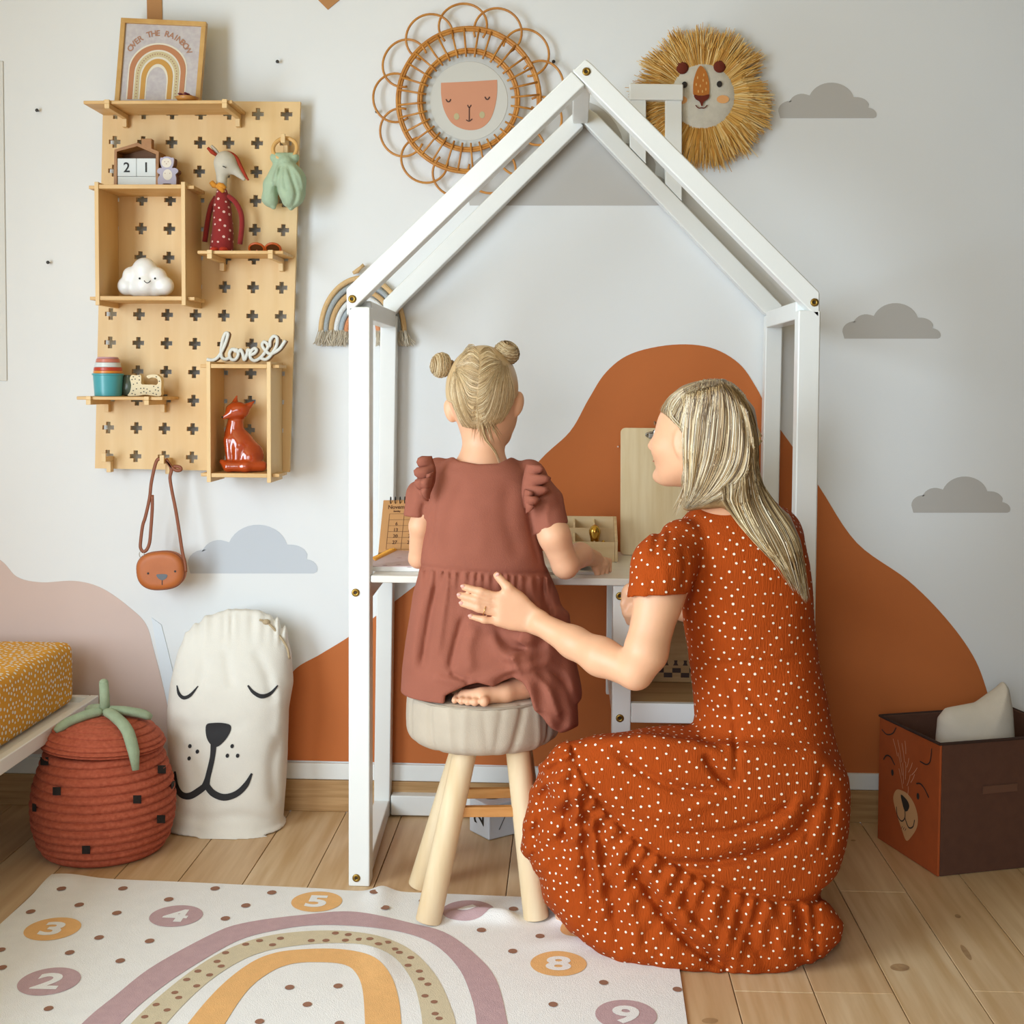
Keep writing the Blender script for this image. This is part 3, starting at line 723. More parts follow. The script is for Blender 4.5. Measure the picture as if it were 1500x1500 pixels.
for i in range(nu_):
    for j in range(nw_):
        if not S_[i, j]: continue
        a, b, c, d = i * nv_ + j, (i + 1) * nv_ + j, (i + 1) * nv_ + j + 1, i * nv_ + j + 1
        Fc += [(a, b, c, d), (a + N1, d + N1, c + N1, b + N1)]
        for (p_, q_, ii, jj) in ((a, b, i, j - 1), (b, c, i + 1, j), (c, d, i, j + 1), (d, a, i - 1, j)):
            if not (0 <= ii < nu_ and 0 <= jj < nw_) or not S_[ii, jj]: Fc.append((p_, p_ + N1, q_ + N1, q_))
MB().add(V, Fc).build('panel', ply, pb_t)
for (u, v) in [(.08, .01), (.92, .01), (.08, .985), (.92, .985)]:
    c = pb(u, v); MB().box((c[0] - .012, YP + TH, c[2] - .008), (c[0] + .012, YW - .0005, c[2] + .008)).build('spacer', ply2, pb_t)

def bracket(parent, px, py, yfront, m=ply2, drop=.022, w=.006):
    """finger that holds a shelf: a bar under the shelf plus a small foot against the board"""
    c = P(px, py, yfront)
    MB().box((c[0] - w, yfront - .006, c[2] - .010), (c[0] + w, YP - .0004, c[2])).build('bracket', m, parent, bevel=.001)
    MB().box((c[0] - w, YP - .020, c[2] - .010 - drop), (c[0] + w, YP - .0004, c[2] - .0101)).build('bracket_foot', m, parent, bevel=.001)
def shelf(px0, px1, py, depth, brs, label, th=.008):
    yf = YP - depth; a, b = P(px0, py, yf), P(px1, py, yf); z = (a[2] + b[2]) / 2
    t = thing('wall_shelf', ((a[0] + b[0]) / 2, YP, z), label, 'shelf', 'small shelves on the peg board')
    MB().box((a[0], yf, z - th), (b[0], YP - .0004, z)).build('shelf_board', ply2, t, bevel=.0015)
    for bx in brs:
        c = P(bx, py, yf)
        MB().box((c[0] - .006, yf - .008, z - th - .012), (c[0] + .006, YP - .0004, z - th - .0002)).build('bracket', ply, t, bevel=.001)
        MB().box((c[0] - .006, yf - .008, z - th - .0002), (c[0] + .006, yf - .0004, z + .001)).build('bracket_tip', ply, t, bevel=.001)
        MB().box((c[0] - .006, YP - .018, z - th - .032), (c[0] + .006, YP - .0004, z - th - .0122)).build('bracket_foot', ply, t, bevel=.001)
    return z, yf
def cubby(x0, x1, y0, y1, depth, label, tabs=.018):
    yf = YP - depth; t_ = .010
    a, b = P(x0, y0, yf), P(x1, y1, yf); zt, zb = a[2], b[2]
    t = thing('wall_cubby', ((a[0] + b[0]) / 2, YP, zb), label, 'box shelf', 'open box shelves on the peg board')
    ov = .012
    MB().box((a[0], yf, zb - ov), (a[0] + t_, YP - .0004, zt + ov * .5)).build('side_panel', ply, t, bevel=.001)
    MB().box((b[0] - t_, yf, zb - ov), (b[0], YP - .0004, zt + ov * .5)).build('side_panel', ply, t, bevel=.001)
    MB().box((a[0] + t_ + .0003, yf + .002, zt - t_), (b[0] - t_ - .0003, YP - .0004, zt)).build('top_panel', ply2, t, bevel=.001)
    MB().box((a[0] + t_ + .0003, yf + .002, zb), (b[0] - t_ - .0003, YP - .0004, zb + t_)).build('bottom_panel', ply2, t, bevel=.001)
    for zz in (zt - t_, zb):
        for sx in (a[0] - tabs, b[0] + .0003):
            MB().box((sx, yf + .012, zz + .001), (sx + tabs - .0003, YP - .03, zz + t_ - .001)).build('tab', ply2, t, bevel=.001)
    return zt, zb + t_, yf
z_top, yf_top = shelf(122, 340, 147, .13, (158, 330), 'long plywood shelf across the top of the peg board')
z_rs, yf_rs = shelf(289, 415, 367, .12, (308, 397), 'short plywood shelf carrying the red bird doll')
z_ls, yf_ls = shelf(112, 238, 581, .13, (131, 216), 'short plywood shelf carrying the stacking cups')
z_b1, zf_b1, yf_b1 = cubby(138, 272, 270, 440, .135, 'square plywood box shelf holding the white cloud lamp')
z_b2, zf_b2, yf_b2 = cubby(302, 397, 533, 700, .125, 'upright plywood box shelf holding the orange fox')
def peg(px, py, label, ln=.05):
    c = P(px, py, YP - ln); t = thing('wall_peg', (c[0], YP, c[2] - .02), label, 'peg', 'wooden pegs on the peg board')
    MB().box((c[0] - .0055, YP - ln, c[2] - .006), (c[0] + .0055, YP - .0004, c[2] + .006)).build('arm', ply, t, bevel=.001)
    MB().box((c[0] - .0055, YP - ln - .006, c[2] - .006), (c[0] + .0055, YP - ln - .0003, c[2] + .016)).build('lip', ply, t, bevel=.001)
    MB().box((c[0] - .0055, YP - .022, c[2] - .034), (c[0] + .0055, YP - .0004, c[2] - .0063)).build('foot', ply, t, bevel=.001)
    return c
peg(153, 673, 'empty wooden peg at the lower left corner of the peg board')
pg_bag = peg(238, 676, 'wooden peg from which the brown bear bag hangs', .06)
pg_rg = peg(415, 206, 'wooden peg holding the ring of the green muslin toy', .045)

# ------------------------------------------------------------------ framed rainbow picture
YPF = YP - .060
pf = thing('framed_picture', (P(233, 146, YPF)[0], YPF, z_top), 'square wood framed rainbow print standing on the top shelf', 'picture')
qf = ppoly([(172, 22), (298, 28), (293, 144), (168, 144)], YPF); qf[:2, 1] += .03; qf[2:, 2] = z_top + .0008; 
qf[0, 2] -= .0; nnf = np.cross(qf[1] - qf[0], qf[3] - qf[0]); nnf /= np.linalg.norm(nnf); nnf *= 1 if nnf[1] > 0 else -1
def onf(u, v, w=0.0): return qf[0] * (1 - u) * (1 - v) + qf[1] * u * (1 - v) + qf[2] * u * v + qf[3] * (1 - u) * v - nnf * w
fr_m = mat('frame_oak', 'D2A869', .45, col2='C49655', vscale=6, stretch=(4, 4, 4))
fb = .055
for (u0, u1, v0, v1) in [(0, 1, 0, fb), (0, 1, 1 - fb, 1), (0, fb, fb, 1 - fb), (1 - fb, 1, fb, 1 - fb)]:
    MB().prism([onf(u0, v0, .006), onf(u1, v0, .006), onf(u1, v1, .006), onf(u0, v1, .006)], nnf * .016).build('frame_bar', fr_m, pf, bevel=.001)
bgm = mat('print_speckle', 'C9C3C2', .5, col2='BDB4B8', vscale=90)
MB().prism([onf(fb, fb, .0), onf(1 - fb, fb, 0), onf(1 - fb, 1 - fb, 0), onf(fb, 1 - fb, 0)], nnf * .004).build('print', bgm, pf)
def arch(mb, cu, vb, ru0, ru1, top0, top1, fmap, w, n=28):
    A, B = [], []
    for k in range(n + 1):
        a = math.pi * k / n
        for L_, ru, tp in ((A, ru0, top0), (B, ru1, top1)):
            spring = vb - (vb - tp) * .52
            vv = spring - (spring - tp) * math.sin(a); L_.append(fmap(cu - ru * math.cos(a), vv, w))
    A = [fmap(cu - ru0, vb, w)] + A + [fmap(cu + ru0, vb, w)]; B = [fmap(cu - ru1, vb, w)] + B + [fmap(cu + ru1, vb, w)]
    mb.strip(np.array(A), np.array(B))
for nm, ru0, ru1, t0, t1, cc in [('rainbow_white', .345, .115, .265, .545, 'E4DCCB'), ('rainbow_terracotta', .33, .272, .285, .345, 'BC7F58'),
                                 ('rainbow_dotted', .255, .205, .365, .425, 'CDBD94'), ('rainbow_ochre', .185, .13, .45, .51, 'C9964A')]:
    mb = MB(); arch(mb, .47, .92, ru0, ru1, t0, t1, onf, .0006 if 'white' in nm else .0012); mb.build(nm, mat('print_' + cc, cc, .6), pf, fix=False)
tm = MB(); word = 'OVER THE RAINBOW'
for k, ch in enumerate(word):
    if ch == ' ': continue
    a = math.radians(150 - 120 * k / (len(word) - 1)); cu, cv = .47 + .39 * math.cos(a), .52 - .37 * math.sin(a)
    v, f = text_mesh(ch, .020, .0004); ro = a - math.pi / 2
    Wf = np.linalg.norm(qf[1] - qf[0])
    tm.add([onf(cu + (x * math.cos(ro) - y * math.sin(ro)) / Wf, cv - (x * math.sin(ro) + y * math.cos(ro)) / Wf, .001) for x, y in v], f)
tm.build('lettering', mat('print_text', 'B08066', .6), pf, fix=False)
dm = MB()
for k in range(26):
    a = math.pi * k / 25; dm.disc(onf(.47 - .23 * math.cos(a), .655 - .26 * math.sin(a), .0016), EX / 289 * 1.0, EZ / 540 * 1.0, 6)
for k in range(7):
    for s in (-1, 1): dm.disc(onf(.47 + s * .23, .68 + k * .035, .0016), EX / 289 * 1.0, EZ / 540 * 1.0, 6)
dm.build('rainbow_speckles', mat('print_text', 'B08066', .6), pf, fix=False)
# bowl of dried petals
bw = thing('petal_bowl', (*P(274, 143, YP - .10)[:2], z_top), 'tiny wooden bowl of dark red petals before the framed print', 'bowl')
bc = np.array([P(274, 143, YP - .10)[0], YP - .10, z_top + .0006])
MB().lathe([(.012, 0), (.022, .004), (.028, .012), (.026, .013), (.018, .006), (.001, .005)], bc, 24).build('dish', mat('olive_wood', 'BB7F3C', .4), bw, smooth=True)
pm = [mat('petal_a', '6B2230', .7), mat('petal_b', '8C4A50', .7)]
for k in range(14):
    a = random.uniform(0, 6.28); r = random.uniform(0, .019)
    MB().ell(bc + (r * math.cos(a), r * math.sin(a), .012 + random.uniform(.002, .009)), (.007, .005, .0026), rotz(a) @ rotx(random.uniform(-.6, .6)), 8, 5).build('petal', pm[k % 2], bw, smooth=True)

# ------------------------------------------------------------------ house calendar
YH = YP - .055
hw = mat('walnut_house', 'B07A40', .45, col2='9A6530', vscale=8, stretch=(3, 6, 3)); cubem = mat('cube_white', 'DFE3E2', .5); num_m = mat('black_print', '1C1A19', .6)
hz = z_b1 + .0006
hc = thing('house_calendar', (P(199, 268, YH)[0], YH + .03, z_b1), 'little wooden house calendar with white number cubes on box shelf', 'calendar')
def hp(px, py): 
    p_ = P(px, py, YH); return np.array([p_[0], YH, p_[2]])
outer = [hp(166.5, 271), hp(167.5, 219), hp(201, 209), hp(232.5, 222), hp(232, 271)]; inner = [hp(171, 271), hp(171, 222), hp(201, 214), hp(228.5, 226), hp(228, 271)]
for L_ in (outer, inner): L_[0][2] = hz; L_[-1][2] = hz
for i, nm in enumerate(['side_panel', 'roof_panel', 'roof_panel', 'side_panel']):
    MB().prism([outer[i], outer[i + 1], inner[i + 1], inner[i]], (0, .055, 0)).build(nm, hw, hc)
MB().prism([p_ + (0, .050, 0) for p_ in inner], (0, .004, 0)).build('back_panel', mat('house_back', '7A4E28', .6), hc)
MB().prism([hp(207, 212), hp(207, 203), hp(222, 203), hp(222, 218)], (0, .02, 0)).build('chimney', hw, hc, bevel=.001)
zc1 = hp(200, 258)[2]
MB().box((inner[0][0] + .0004, YH + .004, hz + .0002), (inner[-1][0] - .0004, YH + .045, zc1 - .0004)).build('month_block', cubem, hc, bevel=.001)
xm = (inner[0][0] + inner[-1][0]) / 2; zt1 = hp(200, 231.5)[2]
for k, (x0, x1, ch) in enumerate([(inner[0][0] + .0004, xm - .0003, '2'), (xm + .0003, inner[-1][0] - .0004, '1')]):
    cu_ = MB().box((x0, YH + .003, zc1), (x1, YH + .045, zt1)).build('number_cube', cubem, hc, bevel=.0012)
    v, f = text_mesh(ch, .034, .0004); mb = MB(); mb.add([((x0 + x1) / 2 + a, YH + .0022, (zc1 + zt1) / 2 + b) for a, b in v], f); mb.build('numeral', num_m, cu_, fix=False)

# ------------------------------------------------------------------ wooden bear figurine
YBf = YP - .06
bf = thing('wooden_bear', (P(246, 270, YBf)[0], YBf, z_b1), 'small lavender wooden bear figure beside the house calendar', 'figurine')
lav = mat('lavender_paint', 'B6ADBE', .5); crm = mat('cream_paint', 'E8DCCB', .5); dkw = mat('dark_bear_wood', '6A3A2A', .5)
def wpoly(pts, Y): return [np.array([P(x, y, Y)[0], Y, P(x, y, Y)[2]]) for x, y in pts]
ol = cr([(232, 271), (231, 262), (234, 256), (230.5, 253), (230.5, 248.5), (234, 246), (237, 246), (235.5, 242), (234.5, 237), (235, 231), (238, 231), (241, 229.5), (247, 229.5), (251, 231), (254, 231), (254.5, 236),
         (253.5, 242), (252, 246), (256, 246), (260, 248), (260.5, 252), (257, 255.5), (258, 262), (257, 271), (251, 271), (250, 269), (239, 269), (238, 271)], 3, True)
pl = wpoly(ol, YBf)
for p_ in pl: p_[2] = max(p_[2], z_b1 + .0006)
MB().prism(pl, (0, .006, 0)).build('body', lav, bf); MB().prism([p_ + (.0, .0062, 0) for p_ in pl], (0, .022, 0)).build('back_body', dkw, bf)
for (cx, cy, rx, ry) in [(244, 238.5, 7.5, 7), (245.5, 256, 7, 8)]:
    c = P(cx, cy, YBf); MB().disc((c[0], YBf - .0006, c[2]), (rx * PXM(YBf), 0, 0), (0, 0, ry * PXM(YBf)), 20).build('pale_patch', crm, bf)
for (cx, cy) in [(241.5, 237), (246.5, 237), (244, 240), (242, 254), (249, 254)]:
    c = P(cx, cy, YBf); MB().disc((c[0], YBf - .0012, c[2]), (.0012, 0, 0), (0, 0, .0012), 8).build('dot', mat('tan_dot', 'B08C76', .6), bf)

# ------------------------------------------------------------------ bird doll
YD = YP - .045
red = mat('crimson_cloth', '8E1F1C', .85, bump=.15, bscale=400, sheen=.2); linen_g = mat('grey_linen', 'C9C1B0', .9, var=.04, vscale=60, bump=.1, bscale=500); rust = mat('rust_felt', 'A6351A', .85)
must = mat('mustard_felt', 'D9912F', .85)
bd = thing('bird_doll', (P(325, 366, YD)[0], YD, z_rs), 'cloth goose doll in crimson dress with pink dots on shelf', 'doll')
px = PXM(YD)
def bp3(x, y, dy=0.0): return P(x, y, YD) + np.array([0, dy, 0])
def f_head(p):
    d = elld(p, bp3(330, 238), (15.5 * px, .024, 17 * px)); d = smin(d, cap(p, bp3(336, 240), bp3(357, 262), 11 * px, 3.0 * px), .012)
    return smin(d, cap(p, bp3(325, 240), bp3(325, 278), 9.5 * px, 7 * px), .012)
v, f = sdf_mesh(f_head, bp3(300, 290, -.05), bp3(370, 210, .05), .0028); np_obj('head', v, f, linen_g, bd)
cst = cr([(325, 224), (335, 223.5), (345, 230), (352, 243), (360, 258), (364, 264)], 4)
MB().tube([bp3(*q_) for q_ in cst], np.interp(np.linspace(0, 1, len(cst)), [0, .5, 1], [.003, .0055, .002]), 8).build('crest', rust, bd, smooth=True)
MB().tube([bp3(305, 217, -.004), bp3(311, 223, -.004), bp3(319, 229)], [.0035, .005, .003], 8).build('head_feather', rust, bd, smooth=True)
MB().tube([bp3(309, 213, .004), bp3(314, 219, .004), bp3(321, 227, .004)], [.003, .005, .003], 8).build('head_feather', linen_g, bd, smooth=True)
MB().tube([bp3(330, 246, -.0245), bp3(333, 247.2, -.0245), bp3(335, 248.5, -.0235)], .0011, 6).build('eye', num_m, bd)
def f_bd(p): return loft(p, [(z_rs + .003, bp3(324, 360)[0], YD, 18 * px, .026), (bp3(0, 335)[2], bp3(325, 0)[0], YD, 15.5 * px, .025), (bp3(0, 300)[2], bp3(324, 0)[0], YD, 13 * px, .021), (bp3(0, 277)[2], bp3(324, 0)[0], YD, 7 * px, .014)])
v, f = sdf_mesh(f_bd, (bp3(298, 0)[0], YD - .04, z_rs - .005), (bp3(350, 0)[0], YD + .04, bp3(0, 270)[2]), .003, smooth=2); np_obj('dress', v, f, red, bd)
scatter_dots(v, f, .0032, .0165, .0007, 3, n=10).build('dress_dots', mat('pink_dot', 'E9C0B4', .8), bd, fix=False)
MB().tube([bp3(x, y, -.004) for x, y in cr([(334, 287), (345, 296), (353, 311), (355, 330), (352, 358)], 4)], .0064, 10).build('arm', red, bd, smooth=True)
MB().tube([bp3(x, y, .006) for x, y in cr([(316, 288), (308, 302), (303, 325), (299, 354)], 4)], .0066, 10).build('arm', red, bd, smooth=True)
for fx in (316, 329): MB().ell((bp3(fx, 0)[0], YD - .020, z_rs + .0075), (.011, .016, .007), n=14, m=8).build('foot', mat('red_felt', 'C43A20', .85), bd, smooth=True)
for pts in [[(312, 268), (316, 273), (322, 275)], [(320, 273), (327, 278), (330, 283)], [(322, 272), (328, 274), (333, 277)]]:
    MB().tube([bp3(*p_, -.016) for p_ in pts], [.006, .007, .004], 8).build('neck_ruffle', must, bd, smooth=True)

# ------------------------------------------------------------------ orange sunglasses
sg = thing('sunglasses', (P(393, 366, YP - .06)[0], YP - .06, z_rs), 'orange rimmed toy sunglasses lying beside the bird doll', 'sunglasses')
sgm = mat('orange_plastic', 'C4591E', .35); lens_m = mat('smoke_lens', '5A3218', .12)
for cx in (376, 400):
    c = np.array([P(cx, 360, YP - .065)[0], YP - .065, z_rs + .010]); Rl = rotx(-1.05) @ rotz(.0)
    ringp = [c + Rl @ np.array([.0185 * math.cos(a), .014 * math.sin(a), 0]) for a in np.linspace(0, 2 * math.pi, 24, endpoint=False)]
    MB().ring(ringp, .0030, 6).build('rim', sgm, sg, smooth=True)
    MB().disc(c, Rl @ np.array([.017, 0, 0]), Rl @ np.array([0, .0125, 0]), 20).build('lens', lens_m, sg)
c = P(388, 360, YP - .065); MB().tube([(c[0] - .003, YP - .066, z_rs + .013), (c[0] + .003, YP - .066, z_rs + .013)], .002, 6).build('bridge', sgm, sg)
for sx, cx in ((-1, 376), (1, 412)):
    c = P(cx, 360, YP - .065); MB().tube([(c[0], YP - .065, z_rs + .006), (c[0] + .003 * sx, YP - .035, z_rs + .004), (c[0] + .001 * sx, YP - .012, z_rs + .0028)], .002, 6).build('temple', sgm, sg)

# ------------------------------------------------------------------ green muslin toy
YG = YP - .045
mus = mat('sage_muslin', 'A9BDA0', .95, var=.03, vscale=40, bump=.25, bscale=300)
gt = thing('muslin_comforter', (P(418, 300, YG)[0], YG, P(418, 312, YG)[2]), 'sage green muslin comforter knotted on a wooden ring', 'baby toy')
pxg = PXM(YG); gp = lambda x, y, d=0.0: P(x, y, YG) + np.array([0, d, 0])
cg = gp(417.5, 218); MB().ring([cg + np.array([.0295 * math.cos(a), .010 * math.sin(a), .0275 * math.sin(a)]) for a in np.linspace(0, 2 * math.pi, 32, endpoint=False)], .0052, 8).build('ring', mat('beech_ring', 'DDAE6B', .4), gt, smooth=True)
def f_mus(p):
    x, y = to_px(p); d = cap(p, gp(403, 231), gp(431, 231), 7.5 * pxg, 7.5 * pxg)
    d = smin(d, chain(p, [gp(412, 240, .01), gp(398, 270, .014), gp(394, 290, .014), gp(399, 302, .012)], [12 * pxg, 14 * pxg, 12 * pxg, 4 * pxg], .006), .008)
    d = smin(d, chain(p, [gp(420, 240, -.006), gp(426, 265, -.010), gp(428, 285, -.010), gp(427, 305, -.006)], [12 * pxg, 23 * pxg, 20 * pxg, 4 * pxg], .006), .006)
    for pl, w, a in [([(420, 240), (428, 262), (434, 285), (428, 303)], 3, -.005), ([(413, 240), (408, 262), (406, 284), (418, 300)], 3, -.005), ([(417, 240), (416, 262), (420, 280)], 2.5, -.004),
                     ([(427, 240), (440, 258), (445, 280)], 3, .004), ([(409, 240), (400, 262), (394, 285)], 3, .003)]: d = d - crease(x, y, pl, w, a)
    return d
v, f = sdf_mesh(f_mus, gp(375, 320, -.06), gp(465, 215, .05), .0024); np_obj('muslin', v, f, mus, gt)

# ------------------------------------------------------------------ cloud lamp
YCl = YP - .065
clm = mat('white_vinyl', 'F3F1EE', .35, sss=.1)
cl = thing('cloud_lamp', (P(214, 428, YCl)[0], YCl, zf_b1), 'white smiling cloud night light inside the square box shelf', 'lamp')
pc = PXM(YCl); cp = lambda x, y, d=0.0: P(x, y, YCl) + np.array([0, d, 0])
dzl = zf_b1 + .001 - P(214, 428, YCl)[2]
def f_cl(p):
    d = None
    for (x, y, r) in [(186, 411, 14), (193, 396, 13.5), (212, 388, 18.5), (230, 398, 14.5), (241, 411, 14), (213, 408, 20), (200, 414, 13), (228, 414, 13), (214, 416, 11)]:
        e = elld(p, cp(x, y) + (0, 0, dzl), (r * pc, r * pc * .85, r * pc)); d = e if d is None else smin(d, e, .005)
    return np.maximum(d, zf_b1 + .0006 - p[:, 2])
v, f = sdf_mesh(f_cl, cp(165, 440, -.06), cp(262, 360, .06), .003); np_obj('body', v, f, clm, cl)
def march(pxs, pys, fn, Y0, Y1, lift=.0):
    """camera rays onto an implicit surface"""
    pxs = np.asarray(pxs, float); D = np.array([ray(a, b) for a, b in zip(pxs, np.asarray(pys, float))]); t = np.full(len(D), Y0) / D[:, 1]
    for _ in range(40):
        d = fn(CAM + D * t[:, None]); t = np.minimum(t + d * .7, Y1 / D[:, 1])
        if np.abs(d).max() < 3e-4: break
    return CAM + D * t[:, None] - D / np.linalg.norm(D, axis=1)[:, None] * lift
def line_decal(pts, w, fn, Y0, Y1, lift, n=8, closed=False):
    c = cr(pts, n); t = np.gradient(c, axis=0); t /= np.linalg.norm(t, axis=1)[:, None] + 1e-9; nn_ = np.column_stack([-t[:, 1], t[:, 0]])
    w = np.interp(np.linspace(0, 1, len(c)), np.linspace(0, 1, len(w)), w) if not np.isscalar(w) else np.full(len(c), w)
    A = c + nn_ * w[:, None] / 2; B = c - nn_ * w[:, None] / 2
    return march(A[:, 0], A[:, 1], fn, Y0, Y1, lift), march(B[:, 0], B[:, 1], fn, Y0, Y1, lift)
def fill_decal(mb, pts, fn, Y0, Y1, lift, rings=4):
    pts = np.array(pts, float); c = pts.mean(0); n = len(pts); L_ = [c[None]] + [c + (pts - c) * k / rings for k in range(1, rings + 1)]
    Q = np.vstack(L_); V = march(Q[:, 0], Q[:, 1], fn, Y0, Y1, lift); f = [(0, 1 + i, 1 + (i + 1) % n) for i in range(n)]
    for k in range(1, rings): f += [(1 + (k - 1) * n + i, 1 + k * n + i, 1 + k * n + (i + 1) % n, 1 + (k - 1) * n + (i + 1) % n) for i in range(n)]
    return mb.add(V, f)
def ellpts(cx, cy, rx, ry, n=16, rot=0.0): 
    return [(cx + rx * math.cos(a) * math.cos(rot) - ry * math.sin(a) * math.sin(rot), cy + rx * math.cos(a) * math.sin(rot) + ry * math.sin(a) * math.cos(rot)) for a in np.linspace(0, 2 * math.pi, n, endpoint=False)]
dyl = -dzl / pc
mb = MB(); 
for ex in (204.5, 227): fill_decal(mb, ellpts(ex, 400 + dyl, 1.6, 1.6, 10), f_cl, YCl - .1, YCl + .1, .0006, 2)
A, B = line_decal([(211, 403 + dyl), (213, 405.5 + dyl), (216, 406.5 + dyl), (219, 405 + dyl), (220.5, 403 + dyl)], 1.1, f_cl, YCl - .1, YCl + .1, .0006, 4); mb.strip(A, B)
mb.build('face', num_m, cl, fix=False)

# ------------------------------------------------------------------ stacking cups
YS = YP - .07
sc_t = thing('stacking_cups', (P(159, 582, YS)[0], YS, z_ls), 'tower of nested stacking cups with teal cup below on shelf', 'toy cups')
ps = PXM(YS); cx_ = P(158.5, 582, YS)[0]
def cup(nm, r0, r1, y0, y1, c, lip=True):
    z0, z1 = P(158, y0, YS)[2], P(158, y1, YS)[2]; sh = z_ls + .0008 - P(158, 581, YS)[2]; z0 += sh; z1 += sh
    pr = [(r0 * ps, z0), (r1 * ps, z1 - .004), (r1 * ps * 1.07, z1 - .004), (r1 * ps * 1.07, z1), (r1 * ps * .92, z1)] if lip else [(r0 * ps, z0), (r1 * ps, z1), (r1 * ps * .9, z1)]
    MB().lathe([(a, z) for a, z in pr], (cx_, YS, 0), 32).build(nm, mat(nm + '_plastic', c, .3), sc_t, smooth=False, bevel=.0008)
cup('teal_cup', 19.5, 21.5, 581, 548.2, '4FA3AC'); cup('orange_cup', 21, 20.8, 548, 544.2, 'E08A3A', False); cup('red_cup', 20.5, 20, 544, 539.2, 'C2452E', False)
cup('white_cup', 19.3, 18.2, 539, 532.2, 'D9DEDC', False); cup('pink_cup', 17.5, 16.5, 532, 526.8, 'D07F6C', False); cup('mauve_cup', 16.0, 14.5, 526.6, 524.0, 'C79AA0', False)
# leopard-spotted wooden block
YL = YP - .065
lb_t = thing('spotted_block', (P(214, 582, YL)[0], YL, z_ls), 'cream wooden toy cat with black spots on shelf', 'toy animal')
shp = cr([(187, 581.5), (190, 576), (192, 566), (190, 556), (193, 551), (199, 551.5), (206, 551), (207, 558), (207, 564), (213, 565), (222, 565), (229, 565.5), (231.5, 561), (229, 556), (222, 555), (217, 556), (214.5, 552.5), (220, 550.5), (229, 550.5),
          (235, 555), (236.5, 562), (236, 572), (235.5, 581.5), (224, 581.5), (213, 580), (202, 581.5)], 3, True)
pl = wpoly(shp, YL); zmn = min(p_[2] for p_ in pl)
for p_ in pl: p_[2] += z_ls + .0006 - zmn
MB().prism(pl, (0, .020, 0)).build('body', mat('cream_wood', 'E6D2A8', .5), lb_t, bevel=.0006)
mb = MB()
for k in range(400):
    x, y = random.uniform(187, 237), random.uniform(550, 581); d = poly2(np.array([x]), np.array([y]), shp)[0]
    if d < -2.0 and all((x - a) ** 2 + (y - b) ** 2 > 17 for a, b in getattr(mb, 'pp', [])):
        mb.pp = getattr(mb, 'pp', []) + [(x, y)]; c = P(x, y, YL); mb.disc((c[0], YL - .0006, c[2] + z_ls + .0006 - zmn), (.0017, 0, 0), (0, 0, .0014), 7)
mb.build('spots', num_m, lb_t, fix=False)
c = P(187, 570, YP - .045)
MB().lathe([(.006, 0), (.017, .003), (.020, .02), (.016, .042), (.012, .05), (.013, .052)], (c[0], YP - .04, z_ls + .0006), 20).build('bud_vase', mat('dark_green_glass', '5D665A', .2), smooth=True,
     label='small dark grey green pot behind the spotted toy cat', cat='pot')

# ------------------------------------------------------------------ love sign
YLo = YP - .075
lv = thing('love_sign', (P(358, 532, YLo)[0], YLo, z_b2), 'cut out script love sign with heart on the fox box', 'sign')
lm1, lm2 = mat('whitewashed_wood', 'DBDAD2', .6, var=.05, vscale=40), mat('love_edge', '8E6B48', .7)
strokes = [[(303, 528), (312, 529), (320, 524), (328, 510), (333, 496), (334, 490), (330, 490), (326, 500), (324, 515), (325, 525), (331, 528), (338, 524)],
           [(345, 513), (339, 514), (336, 521), (339, 528), (345, 528), (349, 521), (347, 514), (343, 515), (350, 517)],
           [(350, 517), (353, 514), (356, 521), (358, 529), (362, 520), (363, 514), (367, 516)],
           [(366, 522), (373, 519), (376, 514), (372, 512), (367, 518), (367, 526), (373, 530), (381, 526), (388, 518), (394, 508)],
           [(381, 526), (390, 528), (398, 520), (405, 508), (406, 497), (401, 494), (396, 500), (395, 509), (391, 505), (387, 502), (384, 507), (388, 514), (396, 520), (408, 514), (415, 505), (418, 500)]]
fo = MB(); bo = MB()
zsh = z_b2 + .004 - P(0, 531, YLo)[2]
for s_ in strokes:
    c = resample(cr(s_, 8), 60); w3 = [P(x, y, YLo) + (0, 0, zsh) for x, y in c]
    fo.tube(w3, .0042, 8, flat=((0, 1, 0), .55)); bo.tube([p_ + np.array([.0025, .006, -.001]) for p_ in w3], .0042, 8, flat=((0, 1, 0), .8))
fo.build('front_lettering', lm1, lv, smooth=True); bo.build('back_lettering', lm2, lv, smooth=True)

